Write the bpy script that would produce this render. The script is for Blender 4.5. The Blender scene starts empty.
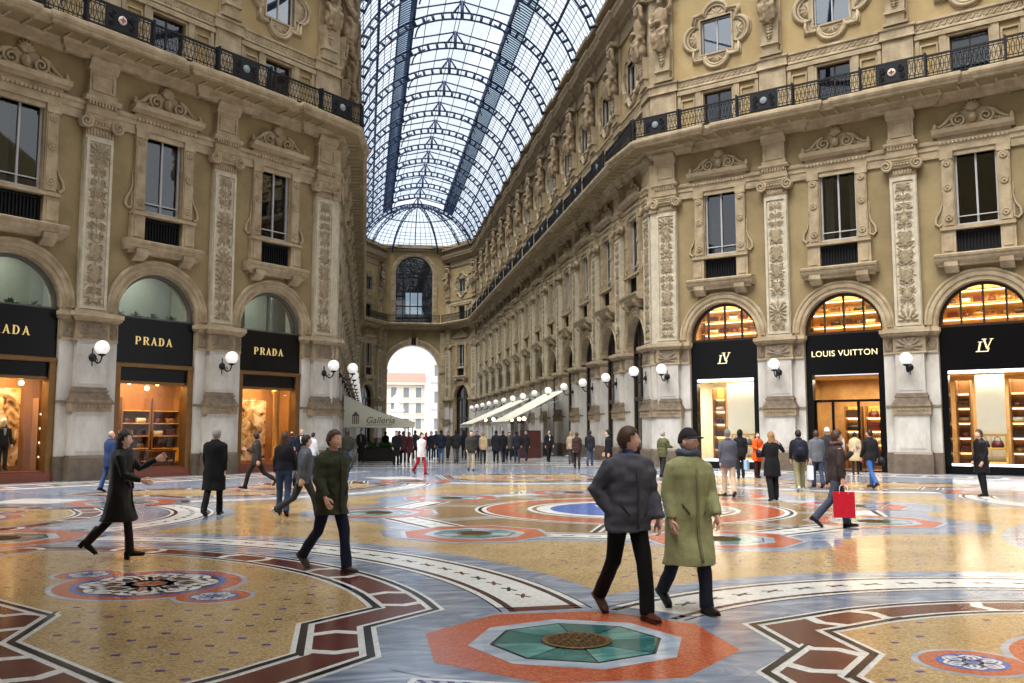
import bpy, bmesh, math, random
import numpy as np
from mathutils import Vector, Matrix, noise
random.seed(7)
PI = math.pi
SC = bpy.context.scene
COL = SC.collection

# ------------------------------------------------------------------ mesh builder
class MB:
    def __init__(s):
        s.v = []; s.f = []; s.m = []; s.s = []
    def add(s, vs, fs, m=0, smooth=False):
        b = len(s.v)
        s.v.extend([tuple(p) for p in vs])
        for f in fs:
            s.f.append(tuple(b + i for i in f)); s.m.append(m); s.s.append(smooth)
        return s
    def box(s, x0, x1, y0, y1, z0, z1, m=0):
        vs = [(x0,y0,z0),(x1,y0,z0),(x1,y1,z0),(x0,y1,z0),(x0,y0,z1),(x1,y0,z1),(x1,y1,z1),(x0,y1,z1)]
        return s.add(vs, [(0,3,2,1),(4,5,6,7),(0,1,5,4),(1,2,6,5),(2,3,7,6),(3,0,4,7)], m)
    def prism(s, poly, y0, y1, m=0):            # polygon in x,z (counter-clockwise seen from -y)
        n = len(poly)
        vs = [(x, y0, z) for x, z in poly] + [(x, y1, z) for x, z in poly]
        fs = [tuple(range(n)), tuple(range(2*n-1, n-1, -1))]
        fs += [(i, i+n, (i+1) % n + n, (i+1) % n) for i in range(n)]
        return s.add(vs, fs, m)
    def prismz(s, poly, z0, z1, m=0):           # polygon in x,y (counter-clockwise from above)
        n = len(poly)
        vs = [(x, y, z0) for x, y in poly] + [(x, y, z1) for x, y in poly]
        fs = [tuple(range(n-1, -1, -1)), tuple(range(n, 2*n))]
        fs += [(i, (i+1) % n, (i+1) % n + n, i+n) for i in range(n)]
        return s.add(vs, fs, m)
    def prismx(s, poly, x0, x1, m=0):           # polygon in y,z
        n = len(poly)
        vs = [(x0, y, z) for y, z in poly] + [(x1, y, z) for y, z in poly]
        fs = [tuple(range(n)), tuple(range(2*n-1, n-1, -1))]
        fs += [(i, i+n, (i+1) % n + n, (i+1) % n) for i in range(n)]
        return s.add(vs, fs, m)
    def tube(s, pts, r, n=8, m=0, caps=True, ry=None, smooth=True, up=None):
        pts = [Vector(p) for p in pts]
        k = len(pts)
        rs = r if isinstance(r, (list, tuple)) else [r]*k
        rys = ry if isinstance(ry, (list, tuple)) else ([ry]*k if ry else rs)
        vs = []
        a = None
        for i, p in enumerate(pts):
            t = (pts[min(i+1, k-1)] - pts[max(i-1, 0)])
            t = t.normalized() if t.length > 1e-9 else Vector((0,0,1))
            if a is None:
                ref = Vector(up) if up else (Vector((1,0,0)) if abs(t.x) < .8 else Vector((0,1,0)))
            else:
                ref = a
            a = (ref - t*ref.dot(t)).normalized()
            b = t.cross(a)
            for j in range(n):
                q = 2*PI*j/n
                vs.append(p + a*(rs[i]*math.cos(q)) + b*(rys[i]*math.sin(q)))
        fs = []
        for i in range(k-1):
            for j in range(n):
                fs.append((i*n+j, i*n+(j+1) % n, (i+1)*n+(j+1) % n, (i+1)*n+j))
        if caps:
            fs.append(tuple(range(n-1, -1, -1))); fs.append(tuple((k-1)*n+j for j in range(n)))
        return s.add(vs, fs, m, smooth)
    def lathe(s, prof, n=16, c=(0,0,0), m=0, axis='z', smooth=True, a0=0, a1=2*PI):
        full = abs(a1-a0-2*PI) < 1e-6
        k = n if full else n+1
        vs = []
        for r, h in prof:
            for j in range(k):
                q = a0 + (a1-a0)*j/n
                u, w = r*math.cos(q), r*math.sin(q)
                if axis == 'z': p = (c[0]+u, c[1]+w, c[2]+h)
                elif axis == 'y': p = (c[0]+u, c[1]-h, c[2]+w)     # h sticks out towards -y
                else: p = (c[0]+h, c[1]+u, c[2]+w)
                vs.append(p)
        fs = []
        for i in range(len(prof)-1):
            for j in range(n):
                j2 = (j+1) % k
                fs.append((i*k+j, i*k+j2, (i+1)*k+j2, (i+1)*k+j))
        return s.add(vs, fs, m, smooth)
    def arch(s, prof, zc, n=20, m=0, a0=0., a1=PI, xc=0., smooth=True):   # prof closed list of (r, y)
        k = len(prof); vs = []
        for i in range(n+1):
            q = a0+(a1-a0)*i/n
            for r, y in prof:
                vs.append((xc+r*math.cos(q), y, zc+r*math.sin(q)))
        fs = []
        for i in range(n):
            for j in range(k):
                fs.append((i*k+j, i*k+(j+1) % k, (i+1)*k+(j+1) % k, (i+1)*k+j))
        fs.append(tuple(range(k-1, -1, -1))); fs.append(tuple(n*k+j for j in range(k)))
        return s.add(vs, fs, m, False)
    def sphere(s, c, r, m=0, nu=14, nv=8, sx=1, sy=1, sz=1):
        vs = [(c[0], c[1], c[2]-r*sz)]
        for i in range(1, nv):
            t = -PI/2+PI*i/nv
            for j in range(nu):
                q = 2*PI*j/nu
                vs.append((c[0]+r*sx*math.cos(t)*math.cos(q), c[1]+r*sy*math.cos(t)*math.sin(q), c[2]+r*sz*math.sin(t)))
        vs.append((c[0], c[1], c[2]+r*sz))
        fs = [(0, 1+(j+1) % nu, 1+j) for j in range(nu)]
        for i in range(nv-2):
            for j in range(nu):
                a = 1+i*nu
                fs.append((a+j, a+(j+1) % nu, a+nu+(j+1) % nu, a+nu+j))
        e = len(vs)-1; a = 1+(nv-2)*nu
        fs += [(a+j, a+(j+1) % nu, e) for j in range(nu)]
        return s.add(vs, fs, m, True)
    def loft(s, rings, m=0, caps=True, smooth=True):
        n = len(rings[0]); vs = [p for r in rings for p in r]; fs = []
        for i in range(len(rings)-1):
            for j in range(n):
                fs.append((i*n+j, i*n+(j+1) % n, (i+1)*n+(j+1) % n, (i+1)*n+j))
        if caps:
            fs.append(tuple(range(n-1, -1, -1))); fs.append(tuple((len(rings)-1)*n+j for j in range(n)))
        return s.add(vs, fs, m, smooth)
    def xform(s, M):
        s.v = [tuple(M @ Vector(p)) for p in s.v]; return s
    def merge(s, o, M=None, m=None):
        b = len(s.v)
        s.v += [tuple(M @ Vector(p)) for p in o.v] if M else list(o.v)
        s.f += [tuple(b+i for i in f) for f in o.f]
        s.m += o.m if m is None else [m]*len(o.m)
        s.s += o.s
        return s
    def mesh(s, name, mats, dz=0.0, recalc=True):
        me = bpy.data.meshes.new(name)
        vs = s.v if not dz else [(x, y, z-dz) for x, y, z in s.v]
        me.from_pydata(vs, [], s.f)
        for mt in (mats if isinstance(mats, (list, tuple)) else [mats]):
            me.materials.append(mt)
        me.polygons.foreach_set('material_index', s.m)
        me.polygons.foreach_set('use_smooth', s.s)
        if recalc:
            bm = bmesh.new(); bm.from_mesh(me)
            bmesh.ops.recalc_face_normals(bm, faces=bm.faces)
            bm.to_mesh(me); bm.free()
        me.update()
        return me

def put(name, me, parent=None, M=None, loc=None, rz=0.0):
    o = bpy.data.objects.new(name, me)
    COL.objects.link(o)
    if parent: o.parent = parent
    if M is not None: o.matrix_local = M
    elif loc is not None:
        o.location = loc; o.rotation_euler = (0, 0, rz)
    return o
def tag(o, label=None, cat=None, group=None, kind=None):
    if label: o['label'] = label
    if cat: o['category'] = cat
    if group: o['group'] = group
    if kind: o['kind'] = kind
    return o
def thing(name, label, cat, loc=(0,0,0), rz=0.0, group=None, kind=None):
    o = put(name, None, loc=loc, rz=rz)
    o.empty_display_size = .1
    return tag(o, label, cat, group, kind)
# a kit is a list of (part name, mesh, [(sub-part name, mesh), ...])
def spawn(name, kit, label, cat, loc, rz, group=None, kind=None, skip=(), M=None):
    r = thing(name, label, cat, loc, rz, group, kind)
    if M is not None: r.matrix_local = M
    for pn, me, subs in kit:
        if pn in skip: continue
        p = put(pn, me, r)
        for sn, sm in subs:
            put(sn, sm, p)
    return r
ORD = ['zero','first','second','third','fourth','fifth','sixth','seventh','eighth','ninth','tenth','eleventh','twelfth','thirteenth','fourteenth','fifteenth']

# ------------------------------------------------------------------ materials
def srgb(r, g, b):
    f = lambda c: (c/255/12.92) if c/255 <= .04045 else ((c/255+.055)/1.055)**2.4
    return (f(r), f(g), f(b), 1)
MATS = {}
def mat(name, col, rough=.6, var=.12, scale=3., spec=.4, metal=0., bump=0., bscale=40., emit=None, estr=0., coat=0., col2=None, stretch=None, detail=4., coords='Object'):
    if name in MATS: return MATS[name]
    m = bpy.data.materials.new(name); m.use_nodes = True
    nt = m.node_tree; P = nt.nodes['Principled BSDF']
    P.inputs['Roughness'].default_value = rough
    P.inputs['Specular IOR Level'].default_value = spec
    P.inputs['Metallic'].default_value = metal
    if coat: P.inputs['Coat Weight'].default_value = coat; P.inputs['Coat Roughness'].default_value = .05
    if emit:
        P.inputs['Emission Color'].default_value = emit; P.inputs['Emission Strength'].default_value = estr
    tc = nt.nodes.new('ShaderNodeTexCoord'); src = tc.outputs[coords]
    if stretch:
        mp = nt.nodes.new('ShaderNodeMapping'); mp.inputs['Scale'].default_value = stretch
        nt.links.new(src, mp.inputs['Vector']); src = mp.outputs['Vector']
    if var > 0 or col2:
        nz = nt.nodes.new('ShaderNodeTexNoise'); nz.inputs['Scale'].default_value = scale; nz.inputs['Detail'].default_value = detail
        nz.inputs['Roughness'].default_value = .65
        nt.links.new(src, nz.inputs['Vector'])
        cr = nt.nodes.new('ShaderNodeValToRGB')
        cr.color_ramp.elements[0].position = .3; cr.color_ramp.elements[1].position = .7
        c2 = col2 or tuple(min(1, c*(1+var)) for c in col[:3])+(1,)
        c1 = col if col2 else tuple(c*(1-var) for c in col[:3])+(1,)
        cr.color_ramp.elements[0].color = c1; cr.color_ramp.elements[1].color = c2
        nt.links.new(nz.outputs['Fac'], cr.inputs['Fac']); nt.links.new(cr.outputs['Color'], P.inputs['Base Color'])
    else:
        P.inputs['Base Color'].default_value = col
    if bump:
        nb = nt.nodes.new('ShaderNodeTexNoise'); nb.inputs['Scale'].default_value = bscale; nb.inputs['Detail'].default_value = 3
        bp = nt.nodes.new('ShaderNodeBump'); bp.inputs['Strength'].default_value = bump; bp.inputs['Distance'].default_value = .02
        nt.links.new(src, nb.inputs['Vector']); nt.links.new(nb.outputs['Fac'], bp.inputs['Height']); nt.links.new(bp.outputs['Normal'], P.inputs['Normal'])
    MATS[name] = m
    return m
def glass_mat(name, tint=(1,1,1,1), refl=.12, rough=.02, facing=True, fk=.8):
    m = bpy.data.materials.new(name); m.use_nodes = True
    nt = m.node_tree; nt.nodes.remove(nt.nodes['Principled BSDF'])
    out = nt.nodes['Material Output']
    t = nt.nodes.new('ShaderNodeBsdfTransparent'); t.inputs['Color'].default_value = tint
    g = nt.nodes.new('ShaderNodeBsdfGlossy'); g.inputs['Roughness'].default_value = rough
    mx = nt.nodes.new('ShaderNodeMixShader')
    if facing:
        lw = nt.nodes.new('ShaderNodeLayerWeight'); lw.inputs['Blend'].default_value = .3
        ma = nt.nodes.new('ShaderNodeMath'); ma.operation = 'MULTIPLY_ADD'; ma.inputs[1].default_value = fk; ma.inputs[2].default_value = refl; ma.use_clamp = True
        nt.links.new(lw.outputs['Fresnel'], ma.inputs[0]); nt.links.new(ma.outputs[0], mx.inputs['Fac'])
    else:
        mx.inputs['Fac'].default_value = refl
    nt.links.new(t.outputs[0], mx.inputs[1]); nt.links.new(g.outputs[0], mx.inputs[2])
    nt.links.new(mx.outputs[0], out.inputs['Surface'])
    MATS[name] = m
    return m
STUCCO = mat('stucco ochre', srgb(152,135,98), .85, .13, .55, bump=.25, bscale=30, col2=srgb(118,102,72), detail=9)
STUCCOY = mat('stucco yellow', srgb(172,151,108), .85, .1, .6, bump=.25, bscale=30, col2=srgb(146,125,86), detail=7)
STONE = mat('limestone', srgb(184,167,138), .75, .15, 1.6, bump=.4, bscale=25, col2=srgb(134,117,90), detail=8)
STONED = mat('limestone weathered', srgb(158,140,112), .8, .2, 3., bump=.4, bscale=30, col2=srgb(120,103,80), detail=8)
RELG = mat('carved panel marble', srgb(196,186,164), .6, .1, 3., bump=.2, bscale=40, col2=srgb(166,156,136))
RELF = mat('carved foliage stone', srgb(160,146,118), .7, .2, 9., bump=.4, bscale=50, col2=srgb(122,107,84))
MARB = mat('white marble', srgb(208,204,197), .35, .06, 1.2, col2=srgb(160,153,143), detail=9, stretch=(1,1,.4))
GRAN = mat('grey granite plinth', srgb(116,102,88), .45, .15, 2., col2=srgb(82,71,60), bump=.15, detail=8)
MOLD = mat('dark carved stone', srgb(140,125,106), .65, .15, 5., col2=srgb(102,90,76), bump=.3, detail=6)
IRON = mat('black iron', srgb(15,16,22), .6, .1, 5., spec=.3)
IRONB = mat('blue grey roof iron', srgb(40,58,92), .5, .1, 3.)
FRAME = mat('white painted frame', srgb(172,172,174), .5, .04, 6.)
WOODD = mat('dark frame wood', srgb(48,34,24), .45, .2, 6.)
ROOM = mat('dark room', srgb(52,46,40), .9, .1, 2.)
CURT = mat('curtain cloth', srgb(190,182,166), .9, .06, 4.)
FASC = mat('black fascia', srgb(9,9,11), .28, 0, spec=.22)
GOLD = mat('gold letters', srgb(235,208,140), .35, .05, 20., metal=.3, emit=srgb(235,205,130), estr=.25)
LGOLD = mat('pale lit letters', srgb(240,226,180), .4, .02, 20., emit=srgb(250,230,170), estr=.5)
BRONZE = mat('bronze trim', srgb(118,88,52), .35, .15, 4., metal=.6)
REDGR = mat('red granite step', srgb(120,62,44), .3, .2, 20.)
GLOBE = mat('opal globe', srgb(250,248,244), .25, 0, spec=.5, emit=(1,.97,.92,1), estr=.3)
GLASSW = glass_mat('window glass', (.5,.54,.56,1), .07, fk=.5)
GLASSQ = glass_mat('skyward window glass', (.5,.56,.6,1), .3, fk=.6)
GLASSS = glass_mat('shop glass', (.93,.94,.93,1), .015, fk=.16)
GLASSR = glass_mat('roof glass', (.96,.985,1,1), .02, fk=.2)
DKGLASS = mat('dark window pane', srgb(20,22,26), .08, 0, spec=.5)
SKY, SUN, EXPO = 1.2, 6.8, 0.2
# ------------------------------------------------------------------ floor mosaic
def slab_marble(name, c1, c2, c3, tile=1.0, rough=.12, scale=1.1):
    m = bpy.data.materials.new(name); m.use_nodes = True
    nt = m.node_tree; P = nt.nodes['Principled BSDF']; L = nt.links.new
    tc = nt.nodes.new('ShaderNodeTexCoord')
    nz = nt.nodes.new('ShaderNodeTexNoise'); nz.inputs['Scale'].default_value = scale; nz.inputs['Detail'].default_value = 9; nz.inputs['Roughness'].default_value = .62; nz.inputs['Distortion'].default_value = 1.6
    mp = nt.nodes.new('ShaderNodeMapping'); mp.inputs['Scale'].default_value = (1, 2.6, 1); mp.inputs['Rotation'].default_value = (0, 0, .6)
    L(tc.outputs['Object'], mp.inputs['Vector']); L(mp.outputs['Vector'], nz.inputs['Vector'])
    cr = nt.nodes.new('ShaderNodeValToRGB'); e = cr.color_ramp.elements
    e[0].position = .32; e[0].color = c1; e[1].position = .72; e[1].color = c3
    k = e.new(.52); k.color = c2
    L(nz.outputs['Fac'], cr.inputs['Fac'])
    vo = nt.nodes.new('ShaderNodeTexVoronoi'); vo.inputs['Scale'].default_value = 1/tile; vo.feature = 'F1'
    L(tc.outputs['Object'], vo.inputs['Vector'])
    hs = nt.nodes.new('ShaderNodeMix'); hs.data_type = 'RGBA'; hs.blend_type = 'MULTIPLY'; hs.inputs['Factor'].default_value = .3
    bw = nt.nodes.new('ShaderNodeSeparateColor'); L(vo.outputs['Color'], bw.inputs['Color'])
    mr = nt.nodes.new('ShaderNodeMapRange'); mr.inputs['To Min'].default_value = .55; mr.inputs['To Max'].default_value = 1.15; L(bw.outputs['Red'], mr.inputs['Value'])
    cb = nt.nodes.new('ShaderNodeCombineColor')
    for q in ('Red', 'Green', 'Blue'): L(mr.outputs['Result'], cb.inputs[q])
    L(cr.outputs['Color'], hs.inputs[6]); L(cb.outputs['Color'], hs.inputs[7]); L(hs.outputs[2], P.inputs['Base Color'])
    P.inputs['Roughness'].default_value = rough; P.inputs['Specular IOR Level'].default_value = .55
    n2 = nt.nodes.new('ShaderNodeTexNoise'); n2.inputs['Scale'].default_value = 1.7; n2.inputs['Detail'].default_value = 4
    L(tc.outputs['Object'], n2.inputs['Vector'])
    r2 = nt.nodes.new('ShaderNodeMapRange'); r2.inputs['To Min'].default_value = rough*.6; r2.inputs['To Max'].default_value = rough*1.7; L(n2.outputs['Fac'], r2.inputs['Value']); L(r2.outputs['Result'], P.inputs['Roughness'])
    MATS[name] = m
    return m
def chips(name, c1, c2, c3, scale=55., rough=.16, spec=.5):
    m = bpy.data.materials.new(name); m.use_nodes = True
    nt = m.node_tree; P = nt.nodes['Principled BSDF']; L = nt.links.new
    tc = nt.nodes.new('ShaderNodeTexCoord')
    vo = nt.nodes.new('ShaderNodeTexVoronoi'); vo.inputs['Scale'].default_value = scale
    L(tc.outputs['Object'], vo.inputs['Vector'])
    sp = nt.nodes.new('ShaderNodeSeparateColor'); L(vo.outputs['Color'], sp.inputs['Color'])
    nz = nt.nodes.new('ShaderNodeTexNoise'); nz.inputs['Scale'].default_value = .9; nz.inputs['Detail'].default_value = 6; L(tc.outputs['Object'], nz.inputs['Vector'])
    ad = nt.nodes.new('ShaderNodeMath'); ad.operation = 'MULTIPLY_ADD'; ad.inputs[1].default_value = .55; L(sp.outputs['Red'], ad.inputs[0])
    m2 = nt.nodes.new('ShaderNodeMath'); m2.operation = 'MULTIPLY'; m2.inputs[1].default_value = .5; L(nz.outputs['Fac'], m2.inputs[0]); L(m2.outputs[0], ad.inputs[2])
    cr = nt.nodes.new('ShaderNodeValToRGB'); e = cr.color_ramp.elements
    e[0].position = .2; e[0].color = c1; e[1].position = .8; e[1].color = c3; k = e.new(.5); k.color = c2
    L(ad.outputs[0], cr.inputs['Fac']); L(cr.outputs['Color'], P.inputs['Base Color'])
    P.inputs['Specular IOR Level'].default_value = spec
    r2 = nt.nodes.new('ShaderNodeMapRange'); r2.inputs['To Min'].default_value = rough*.5; r2.inputs['To Max'].default_value = rough*1.7; L(nz.outputs['Fac'], r2.inputs['Value']); L(r2.outputs['Result'], P.inputs['Roughness'])
    MATS[name] = m
    return m
FM = [slab_marble('blue grey marble', srgb(104,118,142), srgb(146,158,178), srgb(196,202,210)),
      chips('yellow mosaic', srgb(150,122,80), srgb(180,150,102), srgb(204,180,136)),
      chips('white mosaic', srgb(206,208,204), srgb(226,227,222), srgb(240,240,236), 40),
      chips('porphyry', srgb(74,32,30), srgb(92,44,40), srgb(112,60,54), 70, spec=.3),
      chips('black mosaic', srgb(8,10,18), srgb(14,18,30), srgb(24,28,40), 60, spec=.2),
      chips('red marble', srgb(164,72,44), srgb(186,92,60), srgb(204,118,86), 60),
      slab_marble('green marble', srgb(52,108,108), srgb(92,152,148), srgb(150,196,186), .8),
      slab_marble('pale blue marble', srgb(150,166,188), srgb(182,196,210), srgb(214,220,226), 1.),
      chips('brown mosaic', srgb(92,66,42), srgb(138,106,72), srgb(176,146,106), 45),
      chips('purple stone', srgb(54,38,104), srgb(70,52,130), srgb(90,70,150), 60),
      chips('blue mosaic', srgb(44,74,150), srgb(62,96,176), srgb(92,126,196), 60),
      slab_marble('grey paving', srgb(150,153,160), srgb(178,180,185), srgb(206,207,209), 1.4),
      slab_marble('dark green marble', srgb(34,84,84), srgb(60,118,114), srgb(96,150,142), .8),
      slab_marble('light paving', srgb(198,200,203), srgb(216,217,218), srgb(234,234,233), 1.2)]
BLUE, YEL, WHT, POR, BLK, RED, GRN, PALE, BRN, PUR, BLU, GRY, DGRN, LPAV = range(14)
FL = MB()
LZ = .0007
def area(p): return sum(p[i][0]*p[(i+1) % len(p)][1]-p[(i+1) % len(p)][0]*p[i][1] for i in range(len(p)))/2
def fpoly(p, m, lay):
    if area(p) < 0: p = p[::-1]
    FL.add([(x, y, lay*LZ) for x, y in p], [tuple(range(len(p)))], m)
def offs(pts, d, closed=False):
    n = len(pts); out = []
    for i in range(n):
        a = pts[i-1] if (i > 0 or closed) else None
        b = pts[(i+1) % n] if (i < n-1 or closed) else None
        p = pts[i]
        def nrm(u, w):
            x, y = w[0]-u[0], w[1]-u[1]; l = math.hypot(x, y) or 1
            return (-y/l, x/l)
        n1 = nrm(a, p) if a else None; n2 = nrm(p, b) if b else None
        if n1 is None: n1 = n2
        if n2 is None: n2 = n1
        k = 1+n1[0]*n2[0]+n1[1]*n2[1]
        k = max(k, .35)
        out.append((p[0]+d*(n1[0]+n2[0])/k, p[1]+d*(n1[1]+n2[1])/k))
    return out
def fstroke(pts, d0, d1, m, lay, closed=False):
    A, B = offs(pts, d0, closed), offs(pts, d1, closed)
    n = len(pts); b = len(FL.v); z = lay*LZ
    FL.v += [(x, y, z) for x, y in A] + [(x, y, z) for x, y in B]
    for i in range(n if closed else n-1):
        j = (i+1) % n
        q = [A[i], A[j], B[j], B[i]]
        f = (b+i, b+j, b+n+j, b+n+i)
        if area(q) < 0: f = f[::-1]
        FL.f.append(f); FL.m.append(m); FL.s.append(False)
def fdash(pts, d0, d1, m, lay, step, duty=.5, closed=False):      # a line broken into little blocks
    A, B = offs(pts, d0, closed), offs(pts, d1, closed)
    if closed: A.append(A[0]); B.append(B[0])
    acc = 0
    for i in range(len(A)-1):
        L_ = math.dist(A[i], A[i+1]); k = max(1, round(L_/step))
        for j in range(k):
            t0, t1 = j/k, (j+duty)/k
            g = lambda P, Q, t: (P[0]+(Q[0]-P[0])*t, P[1]+(Q[1]-P[1])*t)
            fpoly([g(A[i],A[i+1],t0), g(A[i],A[i+1],t1), g(B[i],B[i+1],min(1,t1+.3/k)), g(B[i],B[i+1],min(1,t0+.3/k))], m, lay)
def circ(c, r, n=48, a0=0., ry=None): return [(c[0]+r*math.cos(a0+2*PI*i/n), c[1]+(ry or r)*math.sin(a0+2*PI*i/n)) for i in range(n)]
def octa(c, ap, rot=0.): return [(c[0]+ap/math.cos(PI/8)*math.cos(rot+PI/8+PI/4*i), c[1]+ap/math.cos(PI/8)*math.sin(rot+PI/8+PI/4*i)) for i in range(8)]
def inside(p, poly):
    x, y = p; r = False; n = len(poly)
    for i in range(n):
        x1, y1 = poly[i]; x2, y2 = poly[(i+1) % n]
        if (y1 > y) != (y2 > y) and x < (x2-x1)*(y-y1)/(y2-y1)+x1: r = not r
    return r
def dots(poly, b1, b2, lay, r, org=(0,0), m=PUR, holes=()):
    cx = sum(p[0] for p in poly)/len(poly); cy = sum(p[1] for p in poly)/len(poly)
    for i in range(-60, 61):
        for j in range(-60, 61):
            p = (cx+org[0]+i*b1[0]+j*b2[0], cy+org[1]+i*b1[1]+j*b2[1])
            if inside(p, poly) and not any(math.dist(p, h[0]) < h[1] for h in holes) and inside((p[0]+.12, p[1]+.1), poly) and inside((p[0]-.12, p[1]-.1), poly):
                fpoly([(p[0]-r, p[1]-r*.8), (p[0]+r, p[1]-r*.8), (p[0]+r, p[1]+r*.8), (p[0]-r, p[1]+r*.8)], m, lay)
CC = (5.8, 19.55)
# ground plan of the whole place: octagon + arms
XL, XR, YC, HALF = -1.58, 13.84, 42.33, 7.71
OX, OY = 6.13, 22.08
E1 = 12.54
octp = [(XL, YC), (XL-E1, YC-E1), (XL-E1, YC-E1-2*HALF), (XL, YC-2*E1-2*HALF), (XR, YC-2*E1-2*HALF), (XR+E1, YC-E1-2*HALF), (XR+E1, YC-E1), (XR, YC)]
fpoly([(x*1.0, y) for x, y in octp], BLUE, 0)
ARMEND = 150.
fpoly([(XL, YC), (XR, YC), (XR, ARMEND), (XL, ARMEND)], GRY, 0)
fpoly([(XL-E1, YC-E1), (XL-E1-20, YC-E1), (XL-E1-20, YC-E1-2*HALF), (XL-E1, YC-E1-2*HALF)], GRY, 0)
fpoly([(XR+E1, YC-E1), (XR+E1+20, YC-E1), (XR+E1+20, YC-E1-2*HALF), (XR+E1, YC-E1-2*HALF)], GRY, 0)
fpoly([(XL, octp[3][1]), (XR, octp[3][1]), (XR, -18), (XL, -18)], GRY, 0)
for k in range(36):                                   # light cross bands of the long arm, with thin dark lines
    y = 43.2+2.65*k
    fpoly([(XL+.9, y), (XR-.9, y), (XR-.9, y+1.1), (XL+.9, y+1.1)], LPAV, 1)
    for d in (-.09, 1.1): fpoly([(XL+.9, y+d), (XR-.9, y+d), (XR-.9, y+d+.09), (XL+.9, y+d+.09)], BLK, 1)
    if k % 2 == 0: fpoly([(OX-3, y+.25), (OX+3, y+.25), (OX+3, y+.85), (OX-3, y+.85)], BRN, 2)
for x in (XL+.9, XR-1.0): fpoly([(x, YC), (x+.1, YC), (x+.1, 140), (x, 140)], BLK, 2)
# --- outer ring: eight nodes joined by inward-bowed bands
ND = [(1.72, 7.42), (-5.7, 15.85), (-5.7, 23.25), (1.72, 31.6), (9.9, 31.6), (17.3, 23.25), (17.3, 15.85), (9.9, 7.42)]
def arcpts(P, Q, h, extra=0., n=40, t0=0., t1=1.):
    mx, my = (P[0]+Q[0])/2, (P[1]+Q[1])/2
    c = math.dist(P, Q)/2
    nx, ny = CC[0]-mx, CC[1]-my
    ux, uy = (Q[0]-P[0])/(2*c), (Q[1]-P[1])/(2*c)
    w = nx*-uy+ny*ux; sg = 1 if w > 0 else -1
    nx, ny = -uy*sg, ux*sg
    R = (c*c+h*h)/(2*h); ox, oy = mx+nx*(h-R), my+ny*(h-R)
    al = math.asin(c/R)
    out = []
    for i in range(n+1):
        a = -al+2*al*(t0+(t1-t0)*i/n)
        out.append((ox+(R+extra)*(nx*math.cos(a)+ux*math.sin(a)), oy+(R+extra)*(ny*math.cos(a)+uy*math.sin(a))))
    return out
segs = [(ND[i], ND[(i+1) % 8], 3.0 if i == 6 else (2.45 if i % 2 == 0 else 2.2)) for i in range(8)]
# outer yellow fields with their frames (axis type and diagonal type), mapped by symmetry
axis_fr = [(5.8+3.55*math.sin(t), 4.7+3.55*math.cos(t)) for t in [-.62+1.24*i/16 for i in range(17)]]
axis_fr = [(3.1, 3.2), (3.1, 6.2), (3.62, 6.77), (3.66, 7.64)] + axis_fr[2:-2] + [(7.94, 7.64), (7.98, 6.77), (8.5, 6.2), (8.5, 3.2)]
a0 = math.atan2(9.05-8.29, .5+5.84); a1 = math.atan2(14.25-8.29, -4.7+5.84)
dia_fr = [(-5.84+6.3*math.cos(a0+(a1-a0)*i/20), 8.29+6.3*math.sin(a0+(a1-a0)*i/20)) for i in range(21)]
dia_fr = dia_fr + [(-5.39,13.52),(-6.47,13.55),(-7.15,13.0),(-7.8,12.3),(-5.7,10.7),(-4.65,10.67),(-3.86,9.92),(-3.1,9.1),(-3.07,8.02),(-1.42,5.95),(-.75,6.6),(-.2,7.28),(-.23,8.36)]
def rotc(p, k):
    x, y = p[0]-CC[0], p[1]-CC[1]
    for _ in range(k): x, y = -y, x
    return (CC[0]+x, CC[1]+y)
def frame(fr, lay):
    if area(fr) < 0: fr = fr[::-1]
    fpoly(offs(fr, .44, True), PALE, lay)
    fpoly(offs(fr, .28, True), YEL, lay+1)
    fstroke(fr, -.345, .345, WHT, lay+2, True)
    fstroke(fr, -.18, .18, POR, lay+3, True)
    for a, b in ((-.3, -.235), (.235, .3)): fstroke(fr, a, b, BLK, lay+6, True)
    # white knots that cut the porphyry into cells
    acc = 0.; nxt = .55
    for i in range(len(fr)):
        p, q = fr[i], fr[(i+1) % len(fr)]
        L_ = math.dist(p, q)
        while nxt < acc+L_:
            t = (nxt-acc)/L_; c = (p[0]+(q[0]-p[0])*t, p[1]+(q[1]-p[1])*t)
            u = ((q[0]-p[0])/L_, (q[1]-p[1])/L_); v = (-u[1], u[0])
            g = lambda a, b: (c[0]+u[0]*a+v[0]*b, c[1]+u[1]*a+v[1]*b)
            for s in (-1, 1):
                fpoly([g(s*.30-.13, -.3), g(s*.30+.13, -.3), g(s*.30+.06, -.18), g(s*.30+.14, 0), g(s*.30+.06, .18), g(s*.30+.13, .3), g(s*.30-.13, .3), g(s*.30-.06, .18), g(s*.30+.02, 0), g(s*.30-.06, -.18)] if s > 0 else [g(-(s_x), y_) for s_x, y_ in ((.30-.13, -.3), (.30+.13, -.3), (.30+.06, -.18), (.30+.14, 0), (.30+.06, .18), (.30+.13, .3), (.30-.13, .3), (.30-.06, .18), (.30+.02, 0), (.30-.06, -.18))], WHT, lay+4)
                for t_ in (-1, 1):
                    fpoly([g(s*.2, t_*.235), g(s*.44, t_*.235), g(s*.44, t_*.27), g(s*.2, t_*.27)], BLK, lay+5)
            nxt += 1.95
        acc += L_
    return fr
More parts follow.
